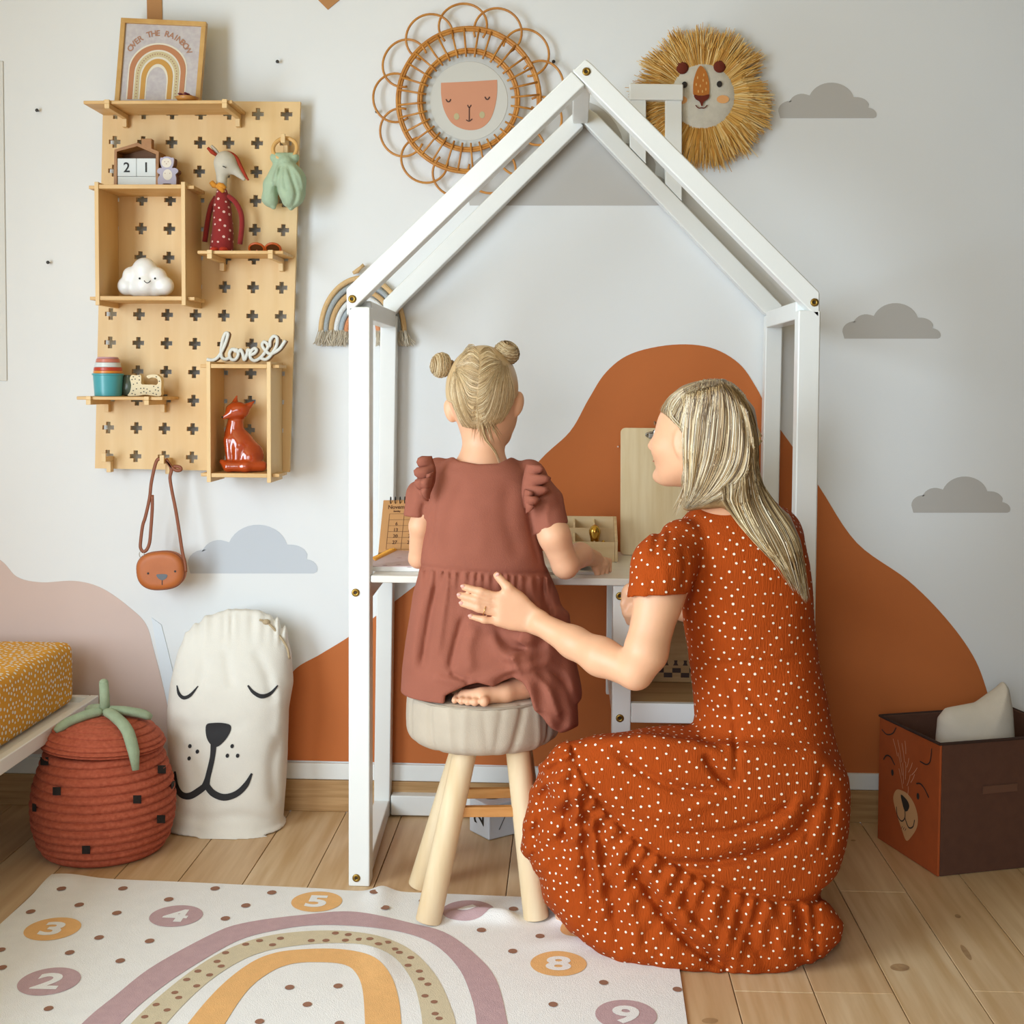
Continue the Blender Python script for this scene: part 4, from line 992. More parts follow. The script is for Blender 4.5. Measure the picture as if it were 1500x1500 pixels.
# ------------------------------------------------------------------ orange glazed fox
YX = YP - .06
foxm = mat('orange_glaze', 'B9481A', .12, col2='A63C12', vscale=30, coat=.6, spec=.6)
fx = thing('fox_figurine', (P(355, 690, YX)[0], YX, zf_b2), 'glossy orange ceramic fox sitting in the upright box shelf', 'figurine')
pxx = PXM(YX); xp = lambda x, y, d=0.0: P(x, y, YX) + np.array([0, d, zf_b2 + .001 - P(355, 691, YX)[2]])
def f_fox(p):
    d = elld(p, xp(352, 655, .004), (21 * pxx, .036, 25 * pxx)); d = smin(d, elld(p, xp(366, 668, .006), (20 * pxx, .036, 21 * pxx)), .012)
    d = smin(d, cap(p, xp(342, 640), xp(346, 612), 14 * pxx, 11 * pxx), .014)
    d = smin(d, elld(p, xp(349, 602, -.006), (18 * pxx, .026, 13 * pxx)), .008)
    d = smin(d, cap(p, xp(342, 606, -.02), xp(332, 612, -.026), 6.5 * pxx, 3.0 * pxx), .010)
    d = smin(d, cap(p, xp(344, 592, -.002), xp(347, 580, 0), 5 * pxx, 1.2 * pxx), .004); d = smin(d, cap(p, xp(365, 595, -.002), xp(372, 589, 0), 5 * pxx, 1.2 * pxx), .004)
    d = smin(d, cap(p, xp(337, 645, -.016), xp(341, 684, -.022), 7.5 * pxx, 5 * pxx), .006); d = smin(d, cap(p, xp(352, 660, -.022), xp(350, 684, -.028), 7 * pxx, 5 * pxx), .006)
    d = smin(d, elld(p, xp(367, 672, -.020), (13 * pxx, .015, 14 * pxx)), .006)
    d = smin(d, chain(p, [xp(385, 683, -.01), xp(365, 683, -.034), xp(340, 683, -.036), xp(330, 676, -.03)], [8 * pxx, 8 * pxx, 7.5 * pxx, 4 * pxx], .006), .004)
    return np.maximum(d, zf_b2 + .0006 - p[:, 2])
v, f = sdf_mesh(f_fox, xp(318, 696, -.062), xp(394, 572, .05), .0026, smooth=1); np_obj('body', v, f, foxm, fx)
MB().ell(xp(330.5, 611.5, -.028), (.0032, .003, .003), n=10, m=6).build('nose', num_m, fx, smooth=True)

# ------------------------------------------------------------------ brown bear bag hanging from the peg
YBg = YP - .045
leath = mat('tan_leather', 'B9662F', .5, var=.05, vscale=25, bump=.05, bscale=300); leath2 = mat('brown_leather', '8A4A28', .55)
bg = thing('bear_bag', (P(238, 862, YBg)[0], YBg, P(238, 862, YBg)[2]), 'round tan leather bear face bag hanging from a peg', 'bag')
pbg = PXM(YBg); bgp = lambda x, y, d=0.0: P(x, y, YBg) + np.array([0, d, 0])
def f_bag(p):
    c = bgp(237, 835); q_ = p - c; a = math.radians(5); X_ = q_[:, 0] * math.cos(a) + q_[:, 2] * math.sin(a); Z_ = -q_[:, 0] * math.sin(a) + q_[:, 2] * math.cos(a)
    r2 = ((np.abs(X_) / (36 * pbg)) ** 2.5 + (np.abs(Z_) / (28.5 * pbg)) ** 2.5) ** (1 / 2.5); d2 = (r2 - 1) * 28 * pbg
    return smax(d2, np.abs(q_[:, 1]) - .022, .014)
v, f = sdf_mesh(f_bag, bgp(190, 875, -.04), bgp(285, 795, .04), .003); np_obj('body', v, f, leath, bg)
def bag_edge(x, y, dd): return bgp(x, y, dd)
cb_ = bgp(237, 835); a5 = math.radians(5); e_ = []
for a in np.linspace(0, 2 * math.pi, 48, endpoint=False):
    s_, c_ = math.sin(a), math.cos(a); X_ = 35.6 * pbg * math.copysign(abs(c_) ** .8, c_); Z_ = 28.2 * pbg * math.copysign(abs(s_) ** .8, s_)
    e_.append(cb_ + np.array([X_ * math.cos(a5) - Z_ * math.sin(a5), -.009, X_ * math.sin(a5) + Z_ * math.cos(a5)]))
MB().ring(e_, .0022, 6).build('piping', leath2, bg, smooth=True)
mb = MB(); Yr = (YBg - .1, YBg + .05)
for ex, ey in ((217, 840), (256.5, 837)): fill_decal(mb, ellpts(ex, ey, 1.7, 1.7, 10), f_bag, *Yr, .0006, 2)
A, B = line_decal([(237.5, 849), (237.5, 857)], 1.2, f_bag, *Yr, .0006, 4); mb.strip(A, B)
mb.build('face_lines', num_m, bg, fix=False)
mb = MB(); fill_decal(mb, cr([(229, 842), (234, 841), (240, 841), (245, 842), (243.5, 847), (237.5, 850), (231.5, 847)], 3, True), f_bag, *Yr, .0009, 2); mb.build('nose', mat('slate_leather', '5C6067', .4), bg, fix=False)
pk = pg_bag
def strap(pts, m=leath2):
    MB().tube(pts, .0042, 6, flat=((0, 1, 0), .35)).build('strap', m, bg, smooth=True)
def sp_(x, y, d=0.0): return P(x, y, YP - .055) + np.array([0, d, 0])
strap([sp_(*q_) for q_ in cr([(236, 672), (229, 676), (222, 705), (219, 730), (213, 757), (209, 770), (206, 793), (206, 803), (210, 808), (215, 805), (219, 795), (221, 775), (223, 745), (223, 725)], 5)])
strap([sp_(*q_) for q_ in cr([(236, 672), (246, 678), (251, 688), (249, 700), (252, 720), (257, 745), (262, 775), (267, 808), (271, 825), (272, 838)], 5)])
strap([sp_(*q_) for q_ in cr([(243, 672), (250, 683), (258, 689), (265, 688), (263, 684), (254, 683)], 5)])
MB().ring([sp_(207.5 + 3.5 * math.cos(a), 812 + 5 * math.sin(a)) for a in np.linspace(0, 2 * math.pi, 16, endpoint=False)], .0011, 5).build('buckle_ring', mat('steel_ring', 'B9B4AA', .3, metal=.9), bg, smooth=True)

# ================================================================== RATTAN MIRROR
YM0 = YW - .025
mr = thing('rattan_mirror', (P(688, 280, YW)[0], YW, P(688, 280, YW)[2]), 'flower shaped rattan wall mirror with painted sleepy face', 'mirror')
rat = mat('honey_rattan', 'C98A3C', .45, col2='B5742C', vscale=40); pm_ = PXM(YM0)
cM = P(686.5, 147, YM0); 
def mp_(r, a, d=0.0): return cM + np.array([r * pm_ * math.cos(a), d, r * pm_ * math.sin(a)])
def circ(r, d=0.0, n=72): return [mp_(r, 2 * math.pi * i / n, d) for i in range(n)]
MB().lathe([(68 * pm_, .0), (68 * pm_, .008), (.001, .008)], cM + (0, .016, 0), 64, rotx(math.pi / 2)).build('glass', mat('mirror_grey', 'C3C4C2', .22, spec=.6), mr)
MB().lathe([(57 * pm_, .0), (56.5 * pm_, .0008), (.001, .0008)], cM + (0, .0078, 0), 64, rotx(math.pi / 2)).build('inner_disc', mat('mirror_pale', 'CDCBC4', .3), mr)
fc_m = mat('blush_face', 'CF8F6E', .55, var=.03)
def mdec(nm, pts, off, m): return MB().prism([np.array([P(x, y, YM0)[0], YM0 + .0062 - off, P(x, y, YM0)[2]]) for x, y in pts], (0, .0008, 0)).build(nm, m, mr)
mdec('face', list(cr([(645.5, 120.5), (646, 140), (650, 160), (660, 178), (674, 187), (690, 190), (706, 186), (718, 174), (725, 155), (728, 135), (728, 116)], 4)) + [(690, 118.5)], 0, fc_m)
for (cx, cy) in [(668.5, 170), (706, 167.5)]: mdec('cheek', ellpts(cx, cy, 4, 5, 16), .0009, mat('sage_cheek', 'B9AC84', .6))
ml = MB()
def mline(pts, w):
    c = cr(pts, 5); t = np.gradient(c, axis=0); t /= np.linalg.norm(t, axis=1)[:, None]; n_ = np.column_stack([-t[:, 1], t[:, 0]]) * w / 2
    conv = lambda L_: np.array([[P(x, y, YM0)[0], YM0 + .0048, P(x, y, YM0)[2]] for x, y in L_]); ml.strip(conv(c + n_), conv(c - n_))
for ex, ey in ((656.5, 146.5), (713.5, 143)): mline([(ex - 3.5, ey - 2), (ex - 1.5, ey + 1.5), (ex + 1.5, ey + 1.5), (ex + 3.5, ey - 2)], 1.7)
mline([(684.5, 153), (687, 157), (690, 153)], 1.4); mline([(687, 156), (687, 176)], 1.4); mline([(682.5, 175), (687, 177), (691.5, 173.5)], 1.4)
ml.build('face_lines', mat('face_ink', '4A2E28', .7), mr, fix=False)
for k_, (r, rr) in enumerate([(69.5, .0042), (73, .0035), (101, .0042), (104, .0042)]): MB().ring(circ(r, -.002 * (k_ % 2)), rr, 7).build('hoop', rat, mr, smooth=True)
for k in range(32):
    a = 2 * math.pi * (k + .3) / 32; MB().tube([mp_(62, a, -.004), mp_(72, a, -.006), mp_(103, a + .01 * (-1) ** k, -.005)], .0027, 6).build('spoke', rat, mr, smooth=True)
NP = 13
for k in range(NP):
    a = 2 * math.pi * (k + .42) / NP; pts = []
    for t in np.linspace(0, 1, 30):
        q_ = math.radians(-128 + 256 * t); rc = 107; pr = 35
        lx = rc + pr * .92 * math.cos(q_); ly = pr * math.sin(q_) * 1.0
        pts.append(mp_(math.hypot(lx, ly), a + math.atan2(ly, lx), -.003 * math.cos(2 * math.pi * t) * (1 if k % 2 else -1)))
    MB().tube(pts, .0030, 7).build('petal', rat, mr, smooth=True)

# ================================================================== RAFFIA LION
YLi = YW - .020
li = thing('lion_wall_hanging', (P(1030, 240, YW)[0], YW, P(1030, 240, YW)[2]), 'felt lion head wall hanging with a shaggy raffia mane', 'wall hanging')
felt = mat('oat_felt', 'D3CDBF', .95, var=.04, vscale=80, bump=.2, bscale=500); pl_ = PXM(YLi); cL = P(1029, 142, YLi)
MB().lathe([(47 * pl_, 0), (47.5 * pl_, .006), (45 * pl_, .010), (30 * pl_, .0135), (.0005, .0145)], cL + (0, .002, 0), 48, rotx(math.pi / 2)).build('face', felt, li, smooth=True)
def ldec(nm, pts, off, m, th=.003): return MB().prism([np.array([P(x, y, YLi)[0], YLi - off, P(x, y, YLi)[2]]) for x, y in pts], (0, th, 0)).build(nm, m, li)
brf = mat('maroon_felt', '6E2A18', .95); orf = mat('rust_orange_felt', 'BE7430', .95); blk = mat('black_felt', '2A2522', .8)
for ex, ey in ((999, 101), (1053.5, 99)): 
    c = P(ex, ey, YLi); MB().lathe([(8.5 * pl_, 0), (8.8 * pl_, .004), (6 * pl_, .008), (.0005, .0095)], c + (0, -.006, 0), 24, rotx(math.pi / 2)).build('ear', brf, li, smooth=True)
ldec('muzzle', list(cr([(1025.5, 98.5), (1031, 103), (1035.5, 112), (1038, 124), (1038, 135), (1036.5, 141), (1027, 142), (1016, 141.5), (1014.5, 134), (1015, 122), (1018, 110), (1021.5, 102)], 3, True)), .0155, orf)
ldec('nose', list(cr([(1016, 141), (1026, 143), (1038, 140.5), (1036, 147), (1030, 151), (1027, 158), (1024, 151), (1018, 147)], 3, True)), .0175, brf)
for (a_, b_) in [(1021, 116), (1030, 112), (1029, 120), (1034, 124), (1019, 126), (1025, 128), (1033, 133), (1022, 136), (1028, 136)]: ldec('stitch', ellpts(a_, b_, 1.0, 2.2, 8), .0165, mat('ochre_stitch', 'E0B06A', .9), .001)
ldec('eye', ellpts(1053, 125, 4, 4.6, 14), .0145, blk); ldec('eye', ellpts(1002, 126, 4, 4.6, 14), .0145, blk)
for cx in (1058, 997): ldec('cheek', ellpts(cx, 147 if cx > 1000 else 148, 9, 6, 18), .0125, mat('peach_felt', 'EBAE72', .95), .003)
MB().tube([np.array([P(x, y, YLi)[0], YLi - .0155, P(x, y, YLi)[2]]) for x, y in cr([(1018, 156), (1022, 160), (1027, 160), (1031, 160), (1035, 156)], 4)], .0012, 6).build('mouth', brf, li, smooth=True)
raf_m = [mat('raffia_%d' % i, c, .8) for i, c in enumerate(['E2B96E', 'D9A957', 'CF9A48', 'EBCB8C', 'C68E40'])]
rr_ = np.random.default_rng(4); rp_, rm_ = [], []
for k in range(1500):
    a = rr_.uniform(0, 2 * math.pi); clump = math.sin(a * 13) * 4 + math.sin(a * 29 + 1) * 3
    L = 97 + clump + rr_.normal(0, 4) - (10 if (0 < a < .35) else 0); a2 = a + rr_.normal(0, .06); r0 = 40
    if abs(a - .42) < .07 or abs(a - 1.52) < .05: L -= 12
    y0, y1 = -rr_.uniform(0, .006), -rr_.uniform(-.004, .014); q0 = cL + np.array([r0 * pl_ * math.cos(a), y0, r0 * pl_ * math.sin(a)])
    q1 = cL + np.array([(r0 + L) / 2 * pl_ * math.cos(a * .6 + a2 * .4), y0 - .008 + rr_.normal(0, .002), (r0 + L) / 2 * pl_ * math.sin(a * .6 + a2 * .4)])
    q2 = cL + np.array([L * pl_ * math.cos(a2), y1, L * pl_ * math.sin(a2) - .004]); rm_.append(int(rr_.integers(0, 5)))
    rp_.append(np.array([q0, q1, q2]))
many_tubes(rp_, [np.array([.0011, .0014, .0008])] * len(rp_), rm_).build('raffia_mane', raf_m, li, fix=False, kind='stuff')
MB().tube([P(1030, 97, YLi), P(1031, 84, YW - .004)], .001, 5).build('hanging_loop', blk, li)

# ================================================================== MACRAME RAINBOW
YR0 = YW - .016
mc = thing('rope_rainbow', (P(530, 500, YW)[0], YW, P(530, 505, YW)[2]), 'rope rainbow wall hanging with fringe behind the left roof beam', 'wall hanging')
pr_ = PXM(YR0); cR = P(531, 486, YR0)
cols = ['D9B583', 'A5ABAD', 'CDA877', 'E2E4E4', 'A9B2B8', 'D58D62']
for k, c in enumerate(cols):
    r = 61.5 - 7.6 * k
    def apt(t): a = math.pi * t; return cR + np.array([-r * pr_ * math.cos(a), 0, r * 1.28 * pr_ * math.sin(a)])
    MB().tube([apt(t) for t in np.linspace(0, 1, 40)], 3.9 * pr_, 10).build('rope_arch', mat('rope_' + c, c, .9, bump=.6, bscale=350), mc, smooth=True)
mb = MB(); 
for s_ in (-1, 1):
    for k in range(190):
        r = rr_.uniform(20, 65); x = s_ * r; L = rr_.uniform(17, 24); q0 = cR + np.array([x * pr_, rr_.uniform(-.008, .008), 2 * pr_])
        mb.tube([q0, q0 + np.array([(x * .03 + rr_.normal(0, 2)) * pr_, -.004, -L * .5 * pr_]), q0 + np.array([(x * .08 + rr_.normal(0, 3)) * pr_, 0, -L * pr_])], .0013, 3)
mb.build('fringe', mat('cream_fringe', 'D6CBB8', .95), mc, fix=False, kind='stuff')
MB().tube([P(x, y, YR0) for x, y in [(517, 400), (523, 397), (528, 392), (533, 388)]], [.004, .006, .004, .005], 8).build('hanging_knot', mat('rope_D9B583', 'D9B583', .9), mc, smooth=True)

# ================================================================== BED
bed = thing('bed', (-1.6, 2.25, 0), 'low white bed frame beside the wall at the left edge', 'bed')
bx1 = P(145, 1030, 3.17)[0]; zr0, zr1 = P(145, 1037, 3.17)[2], P(145, 1018, 3.17)[2]
for nm, lo, hi in [('side_rail', (bx1 - .022, 1.25, zr0), (bx1, 3.17, zr1)), ('side_rail', (-2.07, 1.25, zr0), (-2.048, 3.17, zr1)),
                   ('end_rail', (-2.0475, 3.148, zr0), (bx1 - .0225, 3.17, zr1)), ('end_rail', (-2.0475, 1.25, zr0), (bx1 - .0225, 1.272, zr1)),
                   ('slat_base', (-2.0475, 1.2725, zr0), (bx1 - .0225, 3.1475, zr0 + .02))]:
    MB().box(lo, hi).build(nm, white_m, bed, bevel=.003)
for x, y in [(bx1 - .06, 3.10), (bx1 - .06, 1.28), (-2.06, 3.10), (-2.06, 1.28)]: MB().box((x, y, .0005), (x + .045, y + .045, zr0 - .0005)).build('leg', white_m, bed, bevel=.003)
mat_t = thing('mattress', (-1.6, 2.2, zr1), 'mustard yellow mattress with white brush dots on the white bed', 'mattress')
yel = mat('mustard_sheet', 'E3A02A', .85, var=.04, vscale=20, bump=.1, bscale=300)
mx1 = P(111, 1000, 3.14)[0]; mz1 = P(100, 940, 3.12)[2]; mz0 = zr0 + .0215
def f_mat(p):
    c = np.array([(-2.04 + mx1) / 2, (1.29 + 3.135) / 2, (mz0 + mz1) / 2]); h = np.array([(mx1 + 2.04) / 2, (3.135 - 1.29) / 2, (mz1 - mz0) / 2]); r = .022
    q_ = np.abs(p - c) - (h - r); return np.linalg.norm(np.maximum(q_, 0), axis=1) + np.minimum(q_.max(1), 0) - r
v, f = sdf_mesh(f_mat, (-2.06, 1.27, mz0 - .02), (mx1 + .02, 3.155, mz1 + .02), .009, smooth=0); np_obj('cover', v, f, yel, mat_t)
scatter_dots(v, f, .0042, .0135, .0009, 9, keep=lambda p: (p[:, 0] > -1.5) & (p[:, 1] > 2.45) & (p[:, 2] > mz0 + .004), n=8).build('brush_dots', mat('white_dot_print', 'F4EEDF', .8), mat_t, fix=False, kind='stuff')

# ================================================================== STRAWBERRY BASKET
bkx, bky = P(152, 1170, 2.93)[0], 2.93
pb_ = PXM(bky)
def zy(y, Y=bky): return P(152, y, Y)[2]
prof = [(0.0, 66), (zy(1248), 82), (zy(1225), 97), (zy(1198), 104.5), (zy(1170), 106), (zy(1142), 102), (zy(1112), 92), (zy(1092), 84)]
Tz = np.array([a for a, b in prof]); Tr = np.array([b for a, b in prof]) * pb_
rope = mat('terracotta_rope', 'BF6246', .9, col2='AC5036', vscale=120, bump=.5, bscale=260, bstretch=(.3, .3, 1))
stb = thing('strawberry_basket', (bkx, bky, 0), 'red coiled rope basket shaped like a strawberry with green leaves', 'basket')
coil = 13; zt = Tz[-1]; pr2 = []
for i in range(coil * 8 + 1):
    z = zt * i / (coil * 8); ph = (i / 8.0) % 1.0; pr2.append((np.interp(z, Tz, Tr) - .0075 + .0085 * math.sin(math.pi * ph) ** .6, z + .0006))
pr2 = [(.001, .0006)] + pr2 + [(pr2[-1][0] - .012, zt), (pr2[-1][0] - .015, zt - .03)]
MB().lathe(pr2, (bkx, bky, 0), 64, cap=False).build('body', rope, stb, smooth=True)
# lid, slightly tipped back
lidz = zt + .001; lp = []
lt = [(0, 88), (.010, 91), (.026, 86), (.046, 73), (.061, 54), (.071, 28), (.075, 4)]
for i in range(9 * 8 + 1):
    s_ = i / 72 * 6; k = min(int(s_), 5); t = s_ - k; z = lt[k][0] + (lt[k + 1][0] - lt[k][0]) * t; r = lt[k][1] + (lt[k + 1][1] - lt[k][1]) * t
    ph = (i / 8.0) % 1.0; lp.append((max(.001, r * pb_ - .005 + .006 * math.sin(math.pi * ph) ** .6), z))
RL = rotx(-.03) @ roty(.04)
MB().lathe([(lp[0][0] - .01, 0)] + lp, (bkx, bky, lidz), 64, RL, cap=False).build('lid', rope, stb, smooth=True)
sage = mat('sage_felt', '9FAE90', .95, var=.06, vscale=60, bump=.3, bscale=300)
top = np.array([bkx + .008, bky - .01, lidz + .076])
st_ = MB(); stp = [top, np.array([*(top[:2]), zy(1020)]), np.array([top[0] - .002, top[1], zy(998)])]; st_.tube(stp, [.012, .0115, .0105], 12).ell(stp[-1], (.0105, .0105, .008), n=12, m=8); st_.build('stem', sage, stb, smooth=True)
def lid_z(r): return float(np.interp(r / pb_, [a[1] for a in lt[::-1]], [a[0] for a in lt[::-1]]))
for ang, L, dr in [(-2.45, .115, .0), (-.75, .150, .035), (.35, .105, 0), (2.3, .10, 0)]:
    pts = []
    for t in np.linspace(.05, 1, 12):
        r = L * t; rr2 = min(r, 93 * pb_); z = lidz + lid_z(rr2) + .010 - (max(0, r - 88 * pb_) * 1.0) - dr * max(0, t - .72) * 2.2
        pts.append((bkx + .008 + rr2 * math.cos(ang) * (1.0 if t < .99 else 1.0), bky - .01 + rr2 * math.sin(ang), z))
    MB().tube(pts, [.010] + [.0145] * 9 + [.0135, .008], 12, flat=((0, 0, 1), .75)).build('leaf', sage, stb, smooth=True)
def f_bk(p): return np.hypot(p[:, 0] - bkx, p[:, 1] - bky) - np.interp(p[:, 2], Tz, Tr)
seed_m = mat('black_wool', '241E1C', .95, bump=.3, bscale=300)
for (sx, sy) in [(83, 1159), (201, 1171), (237, 1127), (236, 1200), (126, 1245), (65, 1115), (50, 1183), (254, 1150)]:
    w = 6.0 if abs(sx - 152) < 90 else 3.0
    V = []
    for yy in np.linspace(sy - 6, sy + 6, 5):
        Q = march([sx - w, sx - w / 3, sx + w / 3, sx + w], [yy] * 4, f_bk, 2.6, 3.2, .0022); V.append(Q)
    MB().grid(np.array(V)).build('seed', seed_m, stb, smooth=True, fix=False)

# ================================================================== DOG FACE SACK
YDg = 3.122
pd = PXM(YDg); canvas = mat('natural_canvas', 'E9E4DA', .9, var=.02, vscale=20, bump=.18, bscale=500)
dg = thing('dog_face_sack', (P(336, 1228, YDg)[0], YDg, 0), 'white canvas drawstring sack printed with a sleepy dog face', 'sack')
rows = [(895, 330, 372), (899, 316, 384), (905, 300, 397), (914, 284, 408), (925, 273, 416), (940, 264, 420), (960, 258, 424), (1000, 250, 427), (1040, 247, 420), (1100, 250, 420), (1150, 249, 418), (1195, 246, 415), (1212, 244, 423), (1232, 250, 424)]
tab = []
for (y, l, r) in rows[::-1]:
    a, b = P(l, y, YDg), P(r, y, YDg); t = max(0, (y - 895) / 337); dep = .078 * (1 - (1 - min(1, t * 2.2)) ** 2) * (1.0 if t < .93 else 1.12) + .014
    lean = .045 * (1 - t)
    tab.append((max(a[2], .0) if y < 1232 else .0005, (a[0] + b[0]) / 2, YDg + lean - .02, (b[0] - a[0]) / 2, dep))
def f_dg(p):
    d = loft(p, tab, 2.6); x, y = to_px(p)
    g = np.clip((952 - y) / 40, 0, 1) * np.clip((y - 890) / 14, .25, 1); d = d - .0046 * g * np.sin(x * .42 + 1.6 * np.sin(x * .093) + .012 * (y - 900)) * (.6 + .4 * np.sin(x * .17 + 1))
    for pl, w, a in [([(300, 960), (296, 990), (284, 1030)], 7, -.004), ([(330, 950), (335, 985), (340, 1010)], 7, -.0045), ([(372, 950), (392, 990), (402, 1030)], 8, -.005), ([(258, 1060), (300, 1068), (360, 1060)], 10, -.003),
                     ([(410, 1080), (398, 1120), (402, 1180)], 9, -.005), ([(255, 1190), (300, 1200), (350, 1195), (410, 1205)], 8, -.006), ([(290, 1215), (330, 1222), (380, 1218)], 6, .004), ([(400, 990), (410, 1040), (405, 1080)], 9, .004)]:
        d = d - crease(x, y, pl, w, a)
    return d
v, f = sdf_mesh(f_dg, (P(235, 1000, YDg)[0], YDg - .16, -.004), (P(440, 1000, YDg)[0], YDg + .13, P(0, 885, YDg)[2]), .0045, smooth=2); np_obj('bag', v, f, canvas, dg)
dk2 = mat('charcoal_print', '2B2A2D', .8); Yq = (2.85, 3.22); mb = MB()
nms = iter(['eye', 'eye', 'muzzle_line', 'mouth_line', 'mouth_line'])
for pts, w in [([(259, 1004), (262, 1016), (269, 1022), (279, 1018), (290, 1005)], [1.5, 4.5, 5.5, 4.5, 1.5]), ([(363, 1004), (371, 1014), (383, 1020), (396, 1016), (407, 1004)], [2.5, 5, 6.5, 5, 2]),
               ([(313, 1088), (311, 1110), (304, 1140), (301, 1152)], [9, 7.5, 8, 12]), ([(302, 1150), (292, 1158), (278, 1166), (266, 1164), (258, 1152), (256, 1130)], [9, 10, 10, 9, 8, 3]),
               ([(302, 1150), (312, 1162), (328, 1168), (346, 1163), (360, 1150), (369, 1133)], [9, 10, 10, 9, 8, 3])]:
    A, B = line_decal(pts, w, f_dg, *Yq, .0016, 6); MB().strip(A, B).build(next(nms), dk2, dg, fix=False)
fill_decal(MB(), cr([(302, 1062), (312, 1059), (326, 1059), (337, 1062), (338, 1070), (330, 1084), (318, 1094), (308, 1090), (302, 1078)], 4, True), f_dg, *Yq, .0016, 5).build('nose', dk2, dg, fix=False)
for (a_, b_) in [(278, 1093), (289, 1101), (277, 1111), (340, 1093), (333, 1107), (348, 1107)]: fill_decal(MB(), ellpts(a_, b_, 2.6, 3.2, 10, .3), f_dg, *Yq, .0016, 2).build('whisker_dot', dk2, dg, fix=False)
cord = mat('jute_cord', 'B9A382', .9)
cpts = [march([x], [y], f_dg, 2.85, 3.2, .004)[0] for x, y in [(380, 908), (390, 911), (400, 920), (412, 935)]] + [P(421, 950, 3.07), P(424, 965, 3.07)]
MB().tube(resample(cr(cpts, 5), 24), .003, 6).build('drawstring', cord, dg, smooth=True)
MB().ell(cpts[1], (.010, .007, .007), n=10, m=6).build('drawstring_knot', cord, dg, smooth=True)

# ================================================================== BEAR BOX AND CUSHION
A0, A1 = Fl(1285, 1228)[:2], Fl(1373, 1285)[:2]; u1 = A0 - A1; L1 = np.linalg.norm(u1); u1 = u1 / L1; u2 = np.array([-u1[1], u1[0]]); u2 = u2 if u2[0] > 0 else -u2
L2 = .36; hB = P(1366, 1090, A1[1])[2]
bbx = thing('bear_storage_box', (*(A1 + u1 * L1 / 2 + u2 * L2 / 2), 0), 'brown fabric storage box with a smiling bear face', 'storage box')
brn = mat('brown_felt_fabric', '5B3B2C', .95, var=.06, vscale=40, bump=.15, bscale=400); bor = mat('rust_print_fabric', 'A9501F', .85, var=.05, vscale=30); ins = mat('dark_lining', '2F211C', .95)
def bb(s_, t_, z): return np.array([*(A1 + u1 * s_ + u2 * t_), z])
def wallp(nm, s0, s1, t0, t1, m, z0=.0008, z1=hB):
    MB().add([bb(s0, t0, z0), bb(s1, t0, z0), bb(s1, t1, z0), bb(s0, t1, z0), bb(s0, t0, z1), bb(s1, t0, z1), bb(s1, t1, z1), bb(s0, t1, z1)],
             [(0, 1, 2, 3), (7, 6, 5, 4), (0, 4, 5, 1), (1, 5, 6, 2), (2, 6, 7, 3), (3, 7, 4, 0)]).build(nm, m, bbx, bevel=.002)
wt = .006
wallp('face_panel', 0, L1, 0, wt, bor); wallp('back_panel', 0, L1, L2 - wt, L2, brn); wallp('side_panel', 0, wt, wt + .0003, L2 - wt - .0003, brn); wallp('side_panel', L1 - wt, L1, wt + .0003, L2 - wt - .0003, brn)
wallp('bottom_panel', wt + .0003, L1 - wt - .0003, wt + .0003, L2 - wt - .0003, ins, .0008, .008)
rim = MB(); rim.tube([bb(0, 0, hB), bb(L1, 0, hB), bb(L1, L2, hB), bb(0, L2, hB), bb(0, 0, hB)], .0035, 6).build('rim_binding', mat('dark_binding', '3A261E', .9), bbx)
hm = MB(); hm.prism([bb(0, t, z) - np.array([*(u1 * .004), 0]) for t, z in [(.11, hB * .66), (.20, hB * .66), (.20, hB * .60), (.11, hB * .60)]], np.array([*(u1 * .0038), 0])).build('handle', mat('handle_fabric', '6A4836', .95), bbx, bevel=.001)
# bear face print: s runs from the near corner (right) to the far corner (left)
def fb(u, v, off=.0008):  # u 0..1 left to right as seen, v 0..1 from top
    return bb(L1 * (1 - u), -off, hB * (1 - v))
def fbpoly(nm, pts, m, off=.0008): MB().add([fb(u, v, off) for u, v in pts], [tuple(range(len(pts)))]).build(nm, m, bbx, fix=False)
def fbline(mb, pts, w, off=.0014):
    c = cr(pts, 5); t = np.gradient(c, axis=0); t[:, 1] *= hB / L1; t /= np.linalg.norm(t, axis=1)[:, None] + 1e-9; n_ = np.column_stack([-t[:, 1], t[:, 0] * L1 / hB]) * w / 2
    mb.strip(np.array([fb(u, v, off) for u, v in c + n_]), np.array([fb(u, v, off) for u, v in c - n_]))
fbpoly('muzzle', cr([(.42, .50), (.52, .505), (.62, .55), (.68, .63), (.67, .72), (.58, .82), (.50, .87), (.42, .80), (.33, .70), (.27, .60), (.32, .52)], 4, True), mat('tan_print', 'CFA070', .85))
fbpoly('nose', cr([(.40, .535), (.50, .55), (.545, .585), (.52, .63), (.47, .645), (.43, .60)], 3, True), blk, .0014)
for ue, ve in ((.25, .40), (.68, .475)): fbpoly('eye', ellpts(ue, ve, .022, .026, 12), blk, .0014)
mb = MB(); fbline(mb, [(.475, .64), (.475, .70), (.42, .74), (.35, .715), (.33, .65)], .012); fbline(mb, [(.475, .70), (.54, .755), (.61, .73), (.635, .67)], .012)
fbline(mb, [(.09, .335), (.14, .29), (.21, .285), (.29, .33)], .014); fbline(mb, [(.65, .385), (.71, .37), (.78, .39), (.85, .44)], .014)
for k in range(3): fbline(mb, [(.42 + .03 * k, .80), (.44 + .03 * k, .775)], .006)
fbline(mb, [(.05, .10), (.14, .12), (.24, .09), (.30, .03)], .012); fbline(mb, [(.88, .06), (.86, .16), (.80, .20), (.70, .20)], .012)
mb.build('face_lines', blk, bbx, fix=False)
mb = MB()
